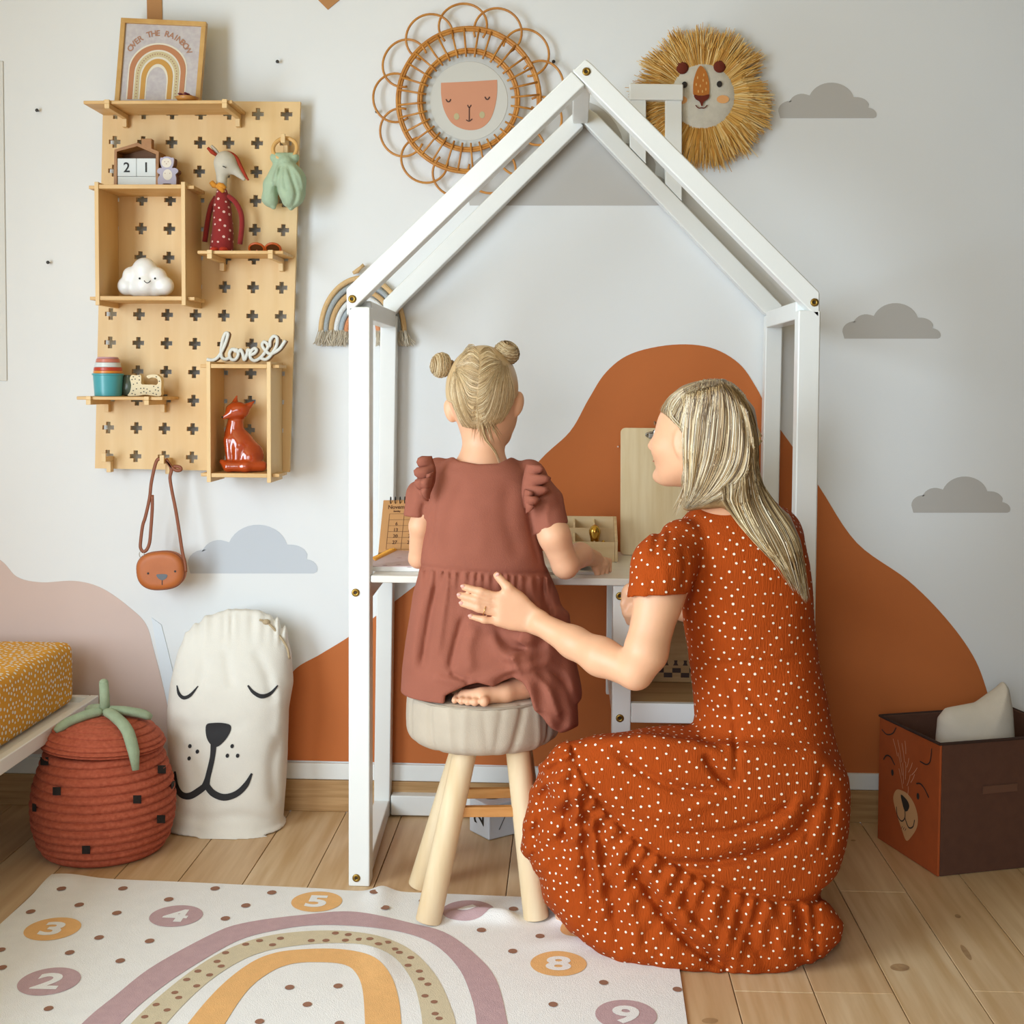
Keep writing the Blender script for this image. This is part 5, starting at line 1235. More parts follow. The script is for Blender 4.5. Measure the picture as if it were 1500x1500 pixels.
for k, (a_, b_, c_, d_) in enumerate([(.25, .13, .33, .25), (.33, .12, .40, .28), (.40, .13, .45, .27), (.34, .22, .42, .38), (.42, .28, .44, .44), (.36, .34, .43, .48), (.52, .22, .49, .30), (.58, .24, .52, .33), (.66, .26, .57, .34), (.55, .34, .50, .44), (.62, .32, .56, .40), (.52, .44, .51, .52), (.47, .26, .47, .40), (.45, .1, .47, .2)]):
    fbline(mb, [(a_, b_), ((a_ + c_) / 2 + .006, (b_ + d_) / 2), (c_, d_)], .006)
mb.build('fur_lines', mat('pale_fur_print', 'D9A888', .85), bbx, fix=False)
cs_m = mat('cream_cushion', 'DDD5C8', .9, var=.03, vscale=20, bump=.15, bscale=400)
cpos = bb(L1 * .50, .155, 0); Ycu = cpos[1]
pcx = PXM(Ycu)
cpoly = [P(x, y, Ycu)[[0, 2]] for x, y in [(1368, 1100), (1374, 1052), (1386, 1038), (1430, 1030), (1462, 1008), (1472, 999), (1479, 1008), (1484, 1040), (1486, 1110), (1480, 1180), (1372, 1180)]]
def f_cu(p): 
    d2 = poly2(p[:, 0], p[:, 2], cpoly); return smax(d2, np.abs(p[:, 1] - Ycu - (p[:, 2] - hB) * .1) - (.012 + .042 * (1 - np.exp(-np.maximum(-d2, 0) / .03))), .012)
v, f = sdf_mesh(f_cu, P(1350, 1200, Ycu - .09), P(1500, 985, Ycu + .09), .004, smooth=2); np_obj('cushion', v, f, cs_m, label='cream cushion with pointed corner stuffed into the bear box', cat='cushion')

# ================================================================== NUMBER CUBE
c0 = Fl(716, 1232)[:2]; cl_ = Fl(685, 1216)[:2]; e1 = cl_ - c0; cs = np.linalg.norm(e1); e1 /= cs; e2 = np.array([-e1[1], e1[0]]); e2 = e2 if e2[0] > 0 else -e2
cs = .085
ncb = thing('number_cube', (*(c0 + (e1 + e2) * cs / 2), 0), 'white cube with black numbers on the floor under the desk', 'cube')
def cc3(a, b, z): return np.array([*(c0 + e1 * a + e2 * b), z + .0006])
MB().add([cc3(0, 0, 0), cc3(cs, 0, 0), cc3(cs, cs, 0), cc3(0, cs, 0), cc3(0, 0, cs), cc3(cs, 0, cs), cc3(cs, cs, cs), cc3(0, cs, cs)],
         [(0, 1, 2, 3), (7, 6, 5, 4), (0, 4, 5, 1), (1, 5, 6, 2), (2, 6, 7, 3), (3, 7, 4, 0)]).build('body', mat('cube_paint', 'D5DAE2', .5), ncb, bevel=.004)
mb = MB()
v, f = text_mesh('2', .06, .001); mb.add([cc3(cs / 2 + b * 1.0, -.0008, cs / 2 + a) for a, b in v], f)
v, f = text_mesh('1', .06, .001); mb.add([cc3(-.0008, cs / 2 - b * .6 - a * .3, cs / 2 - b) for a, b in v], f)
v, f = text_mesh('9', .05, .001); mb.add([cc3(cs / 2 - a, cs / 2 + b, cs + .0008) for a, b in v], f)
mb.build('numerals', num_m, ncb, fix=False)

# ================================================================== RUG
rug_m = mat('woven_cotton', 'F3F2F1', .95, var=.015, vscale=30, bump=.35, bscale=450)
def rug_z(x, y):
    """wrinkles of the cotton rug"""
    x, y = np.asarray(x, float), np.asarray(y, float); 
    z = .0035 + .0012 * np.sin(x * 7 + y * 3) + .0012 * np.sin(y * 9 - x * 4)
    # ridge that runs forward from the desk post and the fold beside the stool
    d = x + .40 - .10 * (2.72 - y); z = z + .016 * np.exp(-(d / .028) ** 2) * np.exp(-np.maximum(2.70 - y, 0) / .10)
    d2 = y - (2.585 - .03 * (x + .2)); z = z + .020 * np.exp(-(d2 / .022) ** 2) * np.clip((x + .285) / .10, 0, 1) * np.clip((.40 - x) / .1, 0, 1)
    z = z + .006 * np.exp(-((y - 2.47 - .25 * (x - .0)) / .03) ** 2) * np.clip((x + .1) / .1, 0, 1)
    z = z + .010 * np.exp(-((x + 1.10) ** 2 + (y - 2.72) ** 2) / .004)
    z = z + .007 * np.exp(-((x + .36 - .35 * (2.4 - y)) / .03) ** 2) * np.exp(-((y - 2.36) / .1) ** 2)
    # flat where furniture and people stand
    for (cx, cy, r) in [(-.277, 2.556, .05), (-.058, 2.589, .05), (-.45, 2.76, .07)]:
        k = np.exp(-(((x - cx) ** 2 + (y - cy) ** 2) / r ** 2) ** 2); z = z * (1 - k) + .0010 * k
    return np.maximum(z, .0010)
RA, RB_, RC = np.array([-1.131, 2.741]), np.array([.222, 2.676]), np.array([.203, 1.70])
def rp(s_, t_, lift=0.0):
    q_ = RA + (RB_ - RA) * s_ + (RC - RB_) * t_; q_ = q_ + np.array([0, -.012 * math.sin(s_ * 9) * (1 - t_)]) * (t_ < .3)
    return np.array([q_[0], q_[1], float(rug_z(q_[0], q_[1])) + lift])
rug_t = thing('number_rug', (-.45, 2.2, 0), 'white cotton rug printed with a rainbow and numbered discs', 'rug')
nS, nT = 220, 120
sg_, tg_ = np.meshgrid(np.linspace(0, 1, nS), np.linspace(0, 1, nT), indexing='ij')
XY = RA + (RB_ - RA) * sg_[..., None] + (RC - RB_) * tg_[..., None]
Vt = np.dstack([XY, rug_z(XY[..., 0], XY[..., 1])]); Vb = Vt.copy(); Vb[..., 2] = np.maximum(Vb[..., 2] - .0022, .0004)
MB().grid(Vt).build('weave', rug_m, rug_t, smooth=True, fix=False)
MB().grid(Vb[:, ::-1]).build('backing', mat('rug_back', 'CFCBC4', .95), rug_t, smooth=True, fix=False)
edge = MB(); E0 = list(Vt[:, 0]) + list(Vt[-1, 1:]); edge.strip(np.array(E0), np.array([(p_[0], p_[1], max(p_[2] - .0022, .0004)) for p_ in E0])); edge.build('hem', rug_m, rug_t, fix=False)
def onrug(px_, py_, lift=.0009):
    g = Fl(px_, py_)
    for _ in range(3): g = Fl(px_, py_, float(rug_z(g[0], g[1])))
    return np.array([g[0], g[1], float(rug_z(g[0], g[1])) + lift])
def onrugxy(x, y, lift=.0009): return np.array([x, y, float(rug_z(x, y)) + lift])
def band(nm, outer, inner, m, lift=.0009, rows=4):
    O = resample(cr(outer, 10), 80); I = resample(cr(inner, 10), 80)
    V = np.array([[onrug(*(O[i] * (1 - k / rows) + I[i] * k / rows), lift) for k in range(rows + 1)] for i in range(80)])
    MB().grid(V).build(nm, m, rug_t, smooth=True, fix=False)
mauve = mat('mauve_print', 'C2A2A6', .95, var=.04, vscale=60, bump=.3, bscale=450); sand = mat('sand_print', 'D6C8AA', .95, var=.03, vscale=60, bump=.3, bscale=450); apr = mat('apricot_print', 'EDB878', .95, var=.03, vscale=60, bump=.3, bscale=450)
band('rainbow_mauve', [(60, 1570), (120, 1500), (170, 1458), (224, 1416), (312, 1368), (360, 1352), (440, 1341), (520, 1336), (608, 1354), (655, 1368), (698, 1400), (727, 1436), (743, 1498), (752, 1570)],
     [(120, 1570), (176, 1500), (235, 1448), (300, 1405), (352, 1377), (400, 1364), (455, 1356), (522, 1357), (588, 1366), (636, 1384), (672, 1419), (690, 1460), (698, 1498), (703, 1570)], mauve)
band('rainbow_sand', [(130, 1580), (190, 1502), (250, 1446), (312, 1402), (370, 1377), (430, 1366), (500, 1364), (560, 1373), (606, 1395), (640, 1432), (660, 1475), (668, 1505), (674, 1580)],
     [(190, 1580), (240, 1505), (292, 1450), (340, 1415), (385, 1395), (440, 1385), (500, 1382), (545, 1387), (580, 1405), (605, 1440), (615, 1475), (619, 1505), (624, 1580)], sand)
band('rainbow_apricot', [(214, 1585), (272, 1504), (318, 1450), (362, 1414), (400, 1397), (445, 1391), (500, 1391), (545, 1401), (570, 1425), (583, 1460), (588, 1505), (592, 1585)],
     [(280, 1585), (327, 1504), (362, 1452), (397, 1424), (430, 1412), (468, 1410), (502, 1413), (520, 1424), (531, 1450), (535, 1505), (539, 1585)], apr)
def badge(px_, py_, rw, m, ch):
    g = onrug(px_, py_); r = rw * g[1] / F_PX
    V = np.array([[onrugxy(g[0] + r * k / 6 * math.cos(a), g[1] + r * k / 6 * math.sin(a) * .98, .0009) for k in np.linspace(.02, 6, 7)] for a in np.linspace(0, 2 * math.pi, 41)])
    o = MB().grid(V).build('number_disc', m, rug_t, smooth=True, fix=False)
    v, f = text_mesh(ch, r * 1.55, r * .055); mb = MB(); mb.add([onrugxy(g[0] + a * 1.15, g[1] + b * .95, .0016) for a, b in v], f); mb.build('numeral', rug_m, o, fix=False)
badge(77, 1361, 41.5, apr, '3'); badge(72, 1438, 46, mauve, '2'); badge(258, 1342, 39.5, mauve, '4'); badge(464, 1321, 38, apr, '5'); badge(686, 1333, 40, mauve, '6'); badge(818, 1412, 42, apr, '8'); badge(917, 1487, 46, mauve, '9'); badge(858, 1362, 38, apr, '7'); badge(30, 1545, 50, apr, '1')
dot_m = mat('cocoa_print', '9A6E58', .95)
dts = [(90, 1302), (180, 1302), (315, 1302), (398, 1308), (116, 1326), (171, 1338), (247, 1318), (360, 1327), (330, 1346), (145, 1374), (219, 1379), (176, 1408), (102, 1396), (45, 1336), (71, 1478), (548, 1307), (564, 1330), (424, 1447), (495, 1445), (450, 1472), (380, 1497), (497, 1500),
       (705, 1363), (751, 1394), (791, 1372), (810, 1472), (884, 1440), (992, 1450), (1, 1392), (620, 1320), (3, 1418), (752, 1332)]
mb = MB()
for (x, y) in dts:
    g = onrug(x, y, .0012); r = 7.0 * g[1] / F_PX; MB().disc(g, (r, 0, 0), (0, r * 1.15, 0), 12).build('printed_dot', dot_m, rug_t, fix=False)
for k in range(26):
    t = k / 25; O = resample(cr([(160, 1540), (215, 1503), (271, 1448), (326, 1408), (378, 1386), (435, 1375.5), (500, 1373), (552, 1380), (593, 1400), (622, 1436), (638, 1475), (644, 1505), (648, 1540)], 8), 26)
    for s_ in (-1, 1):
        x, y = O[k] + np.array([random.uniform(-6, 6) + s_ * 7 * (1 if t < .7 else 1), s_ * 4 + random.uniform(-2, 2)]) if True else 0
        if random.random() < .85: g = onrug(x, y, .0014); r = 5.5 * g[1] / F_PX; MB().disc(g, (r, 0, 0), (0, r, 0), 10).build('printed_dot', dot_m, rug_t, fix=False)

# ================================================================== STOOL
SX, SY = P(707, 1075, 2.68)[0], 2.675
SZ0, SZ1 = P(700, 1112, 2.52)[2], P(700, 1036, 2.52)[2]
SR = .158
stl = thing('padded_stool', (SX, SY, 0), 'round stool with beige cloth seat and pale wood legs', 'stool')
legm = mat('pale_birch_leg', 'EAD4B0', .5, col2='DFC297', vscale=3, stretch=(10, 10, 1), bump=.03, bscale=40); linen = mat('beige_linen', 'BFB09D', .9, var=.03, vscale=30, bump=.2, bscale=450)
feet = [(-.277, 2.556), (-.316, 2.746), (-.058, 2.589), (-.060, 2.79)]; tops = [P(684, 1112, 2.60)[:2], None, P(757, 1112, 2.60)[:2], None]
tops[1] = np.array([tops[0][0] - .005, 2.73]); tops[3] = np.array([tops[2][0] * 2.73 / 2.60 + .002, 2.73])
for fo_, tp in zip(feet, tops):
    a = np.array([*fo_, .0035 if fo_[1] < 2.7 else .0008]); b = np.array([tp[0], tp[1], SZ0 + .012])
    MB().tube([a, a * .5 + b * .5, b], [.0262, .0255, .0245], 24).build('leg', legm, stl, smooth=False, bevel=.002)
rung_m = mat('amber_rung', 'C98F50', .5, col2='B87B3C', vscale=4, stretch=(2, 20, 20))
def at_z(i, z): 
    a = np.array([*feet[i], 0]); b = np.array([*tops[i], SZ0]); return a + (b - a) * (z / SZ0)
for i, j, py_ in ((0, 2, 1190), (1, 3, 1163)):
    z = P(706, py_, at_z(i, .2)[1])[2]; MB().beam(at_z(i, z), at_z(j, z), .016, .021).build('rung', rung_m, stl, bevel=.002)
def f_seat(p):
    a = np.arctan2(p[:, 1] - SY, p[:, 0] - SX); r = np.hypot(p[:, 0] - SX, p[:, 1] - SY); z = p[:, 2]
    R_ = SR + .003 * np.sin((z - SZ0) / (SZ1 - SZ0) * math.pi) - .014 * np.clip((SZ0 + .03 - z) / .03, 0, 1) ** 2
    pl = np.zeros(len(a))
    for a0, sl, am in [(-2.25, .25, -.006), (-1.72, -.1, .003), (-1.95, .3, .003), (-1.25, -.5, -.003), (-.95, -.9, -.007), (-.75, .2, .004), (-.45, -.3, -.006), (-.2, .2, .004), (.4, .1, -.005), (1.2, .3, -.005), (2.0, -.2, -.005), (2.7, .2, .004), (-2.7, .1, -.004), (-1.5, .35, -.002)]:
        dd = (a - a0 - sl * (SZ1 - z) * 2 + math.pi) % (2 * math.pi) - math.pi; pl += am * np.exp(-(dd / .045) ** 2)
    d = smax(r - R_ - pl, np.abs(z - (SZ0 + SZ1) / 2) - (SZ1 - SZ0) / 2, .016)
    return d
v, f = sdf_mesh(f_seat, (SX - .19, SY - .19, SZ0 - .02), (SX + .19, SY + .19, SZ1 + .02), .0045, smooth=1); np_obj('seat', v, f, linen, stl)
MB().ring([(SX + (SR - .004) * math.cos(a), SY + (SR - .004) * math.sin(a), SZ1 - .0045) for a in np.linspace(0, 2 * math.pi, 64, endpoint=False)], .0028, 6).build('seam_piping', mat('beige_seam', 'A99B89', .9), stl, smooth=True)

# ================================================================== PEOPLE
def pcut(x, y, poly, s): return poly2(x, y, poly) * s
skin_c = mat('fair_skin_child', 'E5AF8B', .5, var=.03, vscale=25, sss=.12); skin_w = mat('fair_skin_woman', 'E5AF8A', .48, var=.03, vscale=25, sss=.12)
def hair_mat(name, c): 
    return mat(name, c, .38, spec=.5)
def strand_paths(guides, n, fn, Y0, Y1, lift, rg, jit=1.5, npt=14, need=.6):
    G = [resample(cr(g, 6), npt) for g in guides]; paths = []
    for k in range(n):
        u = rg.uniform(0, len(G) - 1.001); i = int(u); t = u - i
        q_ = G[i] * (1 - t) + G[i + 1] * t; wob = rg.normal(0, jit, 2); wob2 = rg.normal(0, jit, 2); s_ = np.linspace(0, 1, npt)[:, None]
        paths.append(q_ + wob * (1 - s_) * .6 + wob2 * s_ + np.sin(s_ * 3 + rg.uniform(0, 6)) * rg.normal(0, jit * .4))
    A = np.array(paths); D = ray_many(A.reshape(-1, 2)); t = np.full(len(D), Y0) / D[:, 1]
    for _ in range(30):
        d = fn(CAM + D * t[:, None]); t = np.minimum(t + np.clip(d * .8, -.05, .05), Y1 / D[:, 1])
        if np.percentile(np.abs(d), 90) < 2e-4: break
    ok = np.abs(fn(CAM + D * t[:, None])) < .006; Yv = (t * D[:, 1]).reshape(n, npt); ok = ok.reshape(n, npt)
    out = []
    for k in range(n):
        if ok[k].sum() < npt * need: continue
        i0 = int(np.argmax(ok[k])); ii = np.arange(npt); y = np.interp(ii, ii[ok[k]], Yv[k][ok[k]]); y = np.convolve(np.r_[y[0], y, y[-1]], [.1, .8, .1], 'valid')
        d = D.reshape(n, npt, 3)[k]; q = CAM + d * ((y - lift * rg.uniform(.4, 1.6)) / d[:, 1])[:, None]
        if npt - i0 >= 4: out.append(q[i0:])
    return out
def ray_many(A): return AX_F + np.outer((A[:, 0] - 750) / F_PX, AX_R) + np.outer((PPY - A[:, 1]) / F_PX, AX_U)
def strands(name, paths, mats_, parent, r, rg, weights=None, label=None):
    rad = [r * rg.uniform(.6, 1.3) * np.interp(np.linspace(0, 1, len(p_)), [0, .15, .7, 1], [.5, 1, .85, .08]) for p_ in paths]
    mb = many_tubes(paths, rad, rg.choice(len(mats_), len(paths), p=weights))
    return mb.build(name, mats_, parent, smooth=True, fix=False, kind='stuff', label=label)

# ------------------------------------------------------------------ the child on the stool
YCh = 2.645
ch = thing('person', (SX, YCh, SZ1), 'small child with two hair buns in dusty rose dress sitting on the stool', 'person')
c_ = lambda x, y, Y=YCh: P(x, y, Y); k1 = PXM(2.6)
cranC, cranR = c_(706, 570, 2.64), (51 * k1, .083, 62 * k1)
def f_cran(p): return elld(p, cranC, cranR, roty(.05))
def f_child(p):
    d = smin(cap(p, c_(706, 690, 2.645), c_(706, 960, 2.66), .045, .06), cap(p, c_(650, 700, 2.645), c_(765, 706, 2.645), .030, .030), .03)
    d = local(p, d, f_chead, [c_(655, 505, 2.56), c_(765, 690, 2.74)], .06, .03)
    return f_climbs(p, d)
def f_chead(p):
    d = f_cran(p)
    d = smin(d, elld(p, c_(716, 608, 2.672), (43 * k1, .062, 48 * k1)), .03)                       # face
    d = smin(d, elld(p, c_(722, 640, 2.70), (26 * k1, .035, 18 * k1)), .02)                        # chin
    d = smin(d, elld(p, c_(718, 612, 2.742), (.008, .012, .010)), .01)                              # nose
    for ex, ey, rx, rz, ti in ((659.5, 602, 9, 18, .25), (757.5, 592, 10, 19.5, -.2)):
        e = elld(p, c_(ex, ey, 2.645), (rx * k1, .013, rz * k1), roty(-ti)); e = smax(e, -elld(p, c_(ex + (1 if ex < 700 else -1), ey, 2.655), (rx * k1 * .6, .010, rz * k1 * .65), roty(-ti)), .004); d = smin(d, e, .004)
    d = smin(d, cap(p, c_(708, 630, 2.655), c_(706, 690, 2.645), 30 * k1, 31 * k1), .025)          # neck
    return d
def f_climbs(p, d):
    # left arm (towards the notebook) and right arm
    d = smin(d, chain(p, [c_(638, 705, 2.645), c_(616, 770, 2.63), c_(613, 818, 2.655)], [.028, .0225, .020], .01), .012)
    d = smin(d, chain(p, [c_(613, 818, 2.655), c_(640, 826, 2.80), c_(655, 824, 2.90)], [.020, .017, .012], .01), .008)
    d = smin(d, elld(p, c_(660, 824, 2.93), (.018, .025, .009)), .01)
    d = smin(d, chain(p, [c_(778, 706, 2.645), c_(812, 785, 2.60), c_(828, 828, 2.615)], [.032, .0315, .027], .012), .012)
    d = smin(d, chain(p, [c_(828, 828, 2.615), c_(850, 813, 2.70), c_(872, 818, 2.79)], [.026, .0245, .0165], .012), .010)
    d = local(p, d, f_chand, [c_(865, 812, 2.77), c_(900, 850, 2.85)], .03, .010)
    d = local(p, d, f_cfoot, [c_(636, 1030, 2.5), c_(775, 995, 2.64)], .04, .012)
    for sx in (-1, 1): d = smin(d, chain(p, [c_(706 + 30 * sx, 985, 2.68), c_(706 + 48 * sx, 985, 2.78), c_(706 + 40 * sx, 1000, 2.62)], [.05, .035, .028], .02), .02)
    return d
def f_chand(p):
    d = elld(p, c_(881, 822, 2.81), (.018, .020, .011), roty(.5))                    # right hand
    for fx, fy, tx_, ty, Yb_, Yt in ((892, 822, 893, 836, 2.835, 2.83), (889, 826, 888, 841, 2.82, 2.81), (884, 829, 881, 843, 2.81, 2.795), (879, 830, 874, 842, 2.80, 2.785)):
        d = smin(d, chain(p, [c_(fx - 8, fy - 2, Yb_ - .01), c_(fx, fy, Yb_), c_(tx_, ty, Yt)], [.0075, .007, .0055], .003), .003)
    d = smin(d, chain(p, [c_(875, 826, 2.79), c_(872, 834, 2.785), c_(876, 840, 2.785)], [.007, .0065, .0055], .003), .004)
    return d
def f_cfoot(p):
    d = np.full(len(p), .5)   # the bare foot at the stool's edge
    zt_ = SZ1 + .0135
    fp = lambda x, Y, z=zt_: np.array([P(x, 1015, Y)[0], Y, z])
    d = smin(d, chain(p, [fp(768, 2.60, SZ1 + .024), fp(740, 2.566, SZ1 + .019), fp(706, 2.546, SZ1 + .0155), fp(680, 2.556, SZ1 + .014)], [.026, .019, .0165, .013], .01), .01)
    for tx_, Y, r_ in ((709, 2.522, .0105), (695.5, 2.524, .0085), (685.5, 2.528, .0080), (676, 2.534, .0077), (666, 2.541, .0068)):
        d = smin(d, cap(p, fp(tx_ + 4, Y + .03), np.array([P(tx_, 1015, Y)[0], Y, SZ1 + r_ + .0005]), r_ * .9, r_), .0022)
    d = smin(d, elld(p, fp(641, 2.565, SZ1 + .010), (.014, .012, .008)), .004)
    return d
v, f = sdf_mesh(f_child, c_(575, 1060, 2.48), c_(925, 490, 2.98), .0031, smooth=1); np_obj('body', v, f, skin_c, ch)

# dress
rose = mat('dusty_rose_cotton', '9A5C4A', .9, var=.035, vscale=14, bump=.22, bscale=420, spec=.2)
drows = [(666, 668, 742, .050), (676, 648, 762, .060), (690, 634, 778, .070), (720, 626, 789, .082), (770, 621, 788, .088), (826, 615, 798, .088), (836, 612, 803, .092), (870, 604, 818, .100), (905, 599, 826, .106), (940, 593, 834, .114), (980, 588, 842, .122), (1015, 586, 847, .126)]
dtab = []
for (y, l, r, b) in drows[::-1]:
    yc = 2.645 if y < 830 else 2.650; a_, b_ = P(l, y, 2.63), P(r, y, 2.63); dtab.append((a_[2], (a_[0] + b_[0]) / 2, yc, (b_[0] - a_[0]) / 2, b))
dtab[0] = (SZ1 + .0012, *dtab[0][1:])
waist = [(606, 828), (650, 834), (706, 839), (760, 841), (808, 840)]
foot_cut = [(652, 1040), (652, 1019), (668, 1011), (684, 1004), (700, 1000), (722, 1006), (736, 998), (752, 992), (766, 1000), (776, 1018), (782, 1040)]
neck_cut = [(652, 640), (654, 662), (672, 675), (700, 680), (730, 679), (748, 670), (756, 640)]
drape = [(752, 965), (770, 900), (832, 900), (846, 1005), (849, 1064), (836, 1069), (822, 1076), (806, 1066), (790, 1048), (778, 1028), (768, 1004)]
folds_c = [([(646, 842), (632, 896), (618, 982)], 6, -.0075), ([(660, 842), (650, 890), (640, 960)], 6, .005), ([(680, 900), (666, 950), (659, 984)], 6, -.009), ([(659, 984), (672, 992), (690, 1000)], 4.5, -.006),
           ([(697, 915), (686, 950), (690, 985)], 9, .006), ([(725, 915), (742, 940), (770, 950), (800, 940)], 7, -.007), ([(718, 930), (740, 962), (780, 965)], 8, .006), ([(760, 985), (738, 994), (724, 1006)], 5, -.006), ([(790, 846), (806, 900), (826, 946)], 6, -.007),
           ([(775, 848), (790, 895), (802, 925)], 6, .005), ([(700, 1000), (735, 985), (775, 978), (810, 965)], 7, .005), ([(625, 850), (610, 920), (602, 990)], 7, .004), ([(635, 990), (660, 998), (684, 998)], 6, .004), ([(800, 975), (828, 1000), (842, 1040)], 6, -.005), ([(780, 985), (806, 1015), (822, 1060)], 6, .006),
           ([(640, 720), (634, 770), (632, 815)], 3.5, -.0022), ([(772, 740), (780, 790), (790, 830)], 3.5, -.0022), ([(680, 700), (660, 760), (655, 815)], 12, -.003), ([(745, 705), (742, 760), (760, 820)], 12, -.003), ([(700, 740), (705, 790), (700, 820)], 14, .002)]
def f_cdress(p):
    x, y = to_px(p); front = np.clip((2.66 - p[:, 1]) / .03, 0, 1)
    d = loft(p, dtab, 2.25)
    wd, ws, wg = pline(x, y, waist); below = (y > 834 + (x - 606) * .06)
    gat = np.where(below, np.exp(-np.maximum(wd, 0) / 26), 0); d = d - front * .0042 * gat * np.sin(ws * .52 + .9 * np.sin(ws * .13)) + .0035 * np.exp(-(wd / 3.2) ** 2) * front
    sl = chain(p, [c_(642, 694, 2.645), c_(620, 726, 2.64), c_(610, 768, 2.632)], [.034, .034, .030], .01)
    sl = smax(sl, ((y - 758) - (x - 608) * .12) * k1, .003)
    sr = chain(p, [c_(775, 698, 2.645), c_(796, 735, 2.625), c_(812, 792, 2.605)], [.036, .040, .037], .01)
    sr = smax(sr, ((y - 775) + (x - 808) * .36) * k1 * .94, .003)
    for pl, w, a in [([(612, 690), (606, 715), (600, 740)], 4, -.004), ([(622, 735), (618, 750), (622, 758)], 4, -.005)]: sl = sl - crease(x, y, pl, w, a)
    for pl, w, a in [([(798, 725), (790, 745), (792, 775)], 4, -.003), ([(800, 690), (815, 715), (822, 745)], 5, -.003), ([(805, 730), (800, 755), (806, 775)], 5, .003)]: sr = sr - crease(x, y, pl, w, a)
    d = smin(d, sl, .008); d = smin(d, sr, .008)
    r = np.hypot(p[:, 0] - SX, p[:, 1] - SY)
    dr = smax(np.abs(r - SR - .006 - .013 * np.clip((y - 955) / 60, 0, 1) - .030 * np.clip((x - 790) / 50, 0, 1) * np.clip((y - 940) / 70, .2, 1)) - .0085 - .003 * np.sin(x * .22), poly2(x, y, drape) * k1, .012); dr = np.where(p[:, 1] > 2.74, .05, dr)
    d = smin(d, dr, .028)
    for pl, w, a in folds_c: d = d - front * crease(x, y, pl, w, a * 1.25)
    d = smax(d, -smax(poly2(x, y, foot_cut) * k1, p[:, 1] - 2.60, .004), .005)
    d = smax(d, -poly2(x, y, neck_cut) * k1, .005)
    # the seat pushes the cloth aside
    seat = np.maximum(r - SR - .004, p[:, 2] - SZ1 - .0012); d = np.maximum(d, -seat)
    return d
v, f = sdf_mesh(f_cdress, c_(570, 1090, 2.48), c_(875, 650, 2.80), .0036, smooth=1); np_obj('dress', v, f, rose, ch, label='dusty rose cotton dress with gathered skirt')
def ruffle(pts, wx, amp, Yb, n=26, ph=0.0):
    c = resample(cr(pts, 6), n); V = np.zeros((n, 7, 3))
    for i in range(n):
        t = i / (n - 1); env = math.sin(math.pi * min(1, t * .9 + .12)) ** .6
        for j in range(7):
            s_ = j / 6; wv = math.sin(i * .95 + ph); q_ = P(c[i][0] + wx * s_ * env * (1 + .28 * wv * s_), c[i][1] + 4 * s_, Yb); V[i, j] = q_ + np.array([0, -.006 - amp * math.sin(s_ * 2.6) * env - .008 * wv * s_, .005 * math.sin(i * .95 + ph + 1) * s_])
    o = MB().grid(V).build('shoulder_ruffle', rose, ch, smooth=True, fix=False); so = o.modifiers.new('thick', 'SOLIDIFY'); so.thickness = .0022; return o
ruffle([(632, 668), (638, 688), (636, 708), (627, 728)], -24, .014, 2.585); ruffle([(636, 690), (634, 706), (629, 726)], -13, .020, 2.58, 18, 2)
ruffle([(771, 680), (766, 700), (764, 722), (768, 742)], 34, .016, 2.585, 26, 1); ruffle([(768, 716), (766, 730), (770, 745)], 20, .020, 2.575, 16, 2)
# hair
hcm = [hair_mat('child_blond', 'CFB083'), hair_mat('child_dark_blond', 'AF9168'), hair_mat('child_light_blond', 'E6D0A8')]
nape = [(640, 480), (640, 585), (664, 590), (672, 618), (684, 636), (700, 642), (716, 640), (732, 628), (745, 606), (752, 585), (790, 560), (790, 480)]
def f_chair(p):
    x, y = to_px(p); d = f_cran(p) - .0045; d = smax(d, (poly2(x, y, nape) - 1) * k1, .006)
    return smax(d, (p[:, 1] - 2.695), .01)
v, f = sdf_mesh(f_chair, c_(640, 660, 2.52), c_(775, 495, 2.74), .0032, smooth=1); np_obj('hair_cap', v, f, hcm[0], ch)
rgc = np.random.default_rng(21)
part = [(701, 513), (702, 535), (700, 560), (697, 585), (700, 615), (704, 640)]
gl = [[(x, y), (x - 14, y - 6 + (y - 560) * .05), (668, 538 + (y - 540) * .08)] for x, y in part[:5]] + [[(696, 634), (676, 610), (666, 575), (667, 545)], [(680, 628), (667, 600), (662, 570), (666, 545)], [(668, 600), (659, 575), (665, 545)]]
gr = [[(x + 2, y), (x + 16, y - 8 - (y - 540) * .06), (734, 531 + (y - 540) * .04)] for x, y in part[:5]] + [[(708, 638), (724, 606), (734, 570), (738, 535)], [(728, 628), (742, 600), (746, 570), (742, 535)], [(744, 604), (754, 580), (744, 535)]]
gw = [[(697, 590), (690, 620), (684, 640)], [(700, 600), (704, 628), (708, 650)], [(706, 600), (716, 632), (722, 655)], [(714, 600), (726, 628), (734, 640)]]
ps_ = strand_paths(gl, 360, f_chair, 2.5, 2.72, .0012, rgc, 1.2, 10) + strand_paths(gr, 360, f_chair, 2.5, 2.72, .0012, rgc, 1.2, 10)
f_headall = lambda p: np.minimum(f_chair(p), f_child(p))
ps_ += [p_[:rgc.integers(4, 9)] for p_ in strand_paths(gw, 70, f_headall, 2.5, 2.72, .0008, rgc, 3.0, 8)]
ps_ += strand_paths([[(702, 612), (706, 640), (722, 660), (732, 684)], [(706, 612), (714, 642), (728, 662), (733, 680)]], 7, f_headall, 2.5, 2.72, .002, rgc, .6, 8)
strands('hair_strands', ps_, hcm, ch, .00075, rgc, [.42, .33, .25])
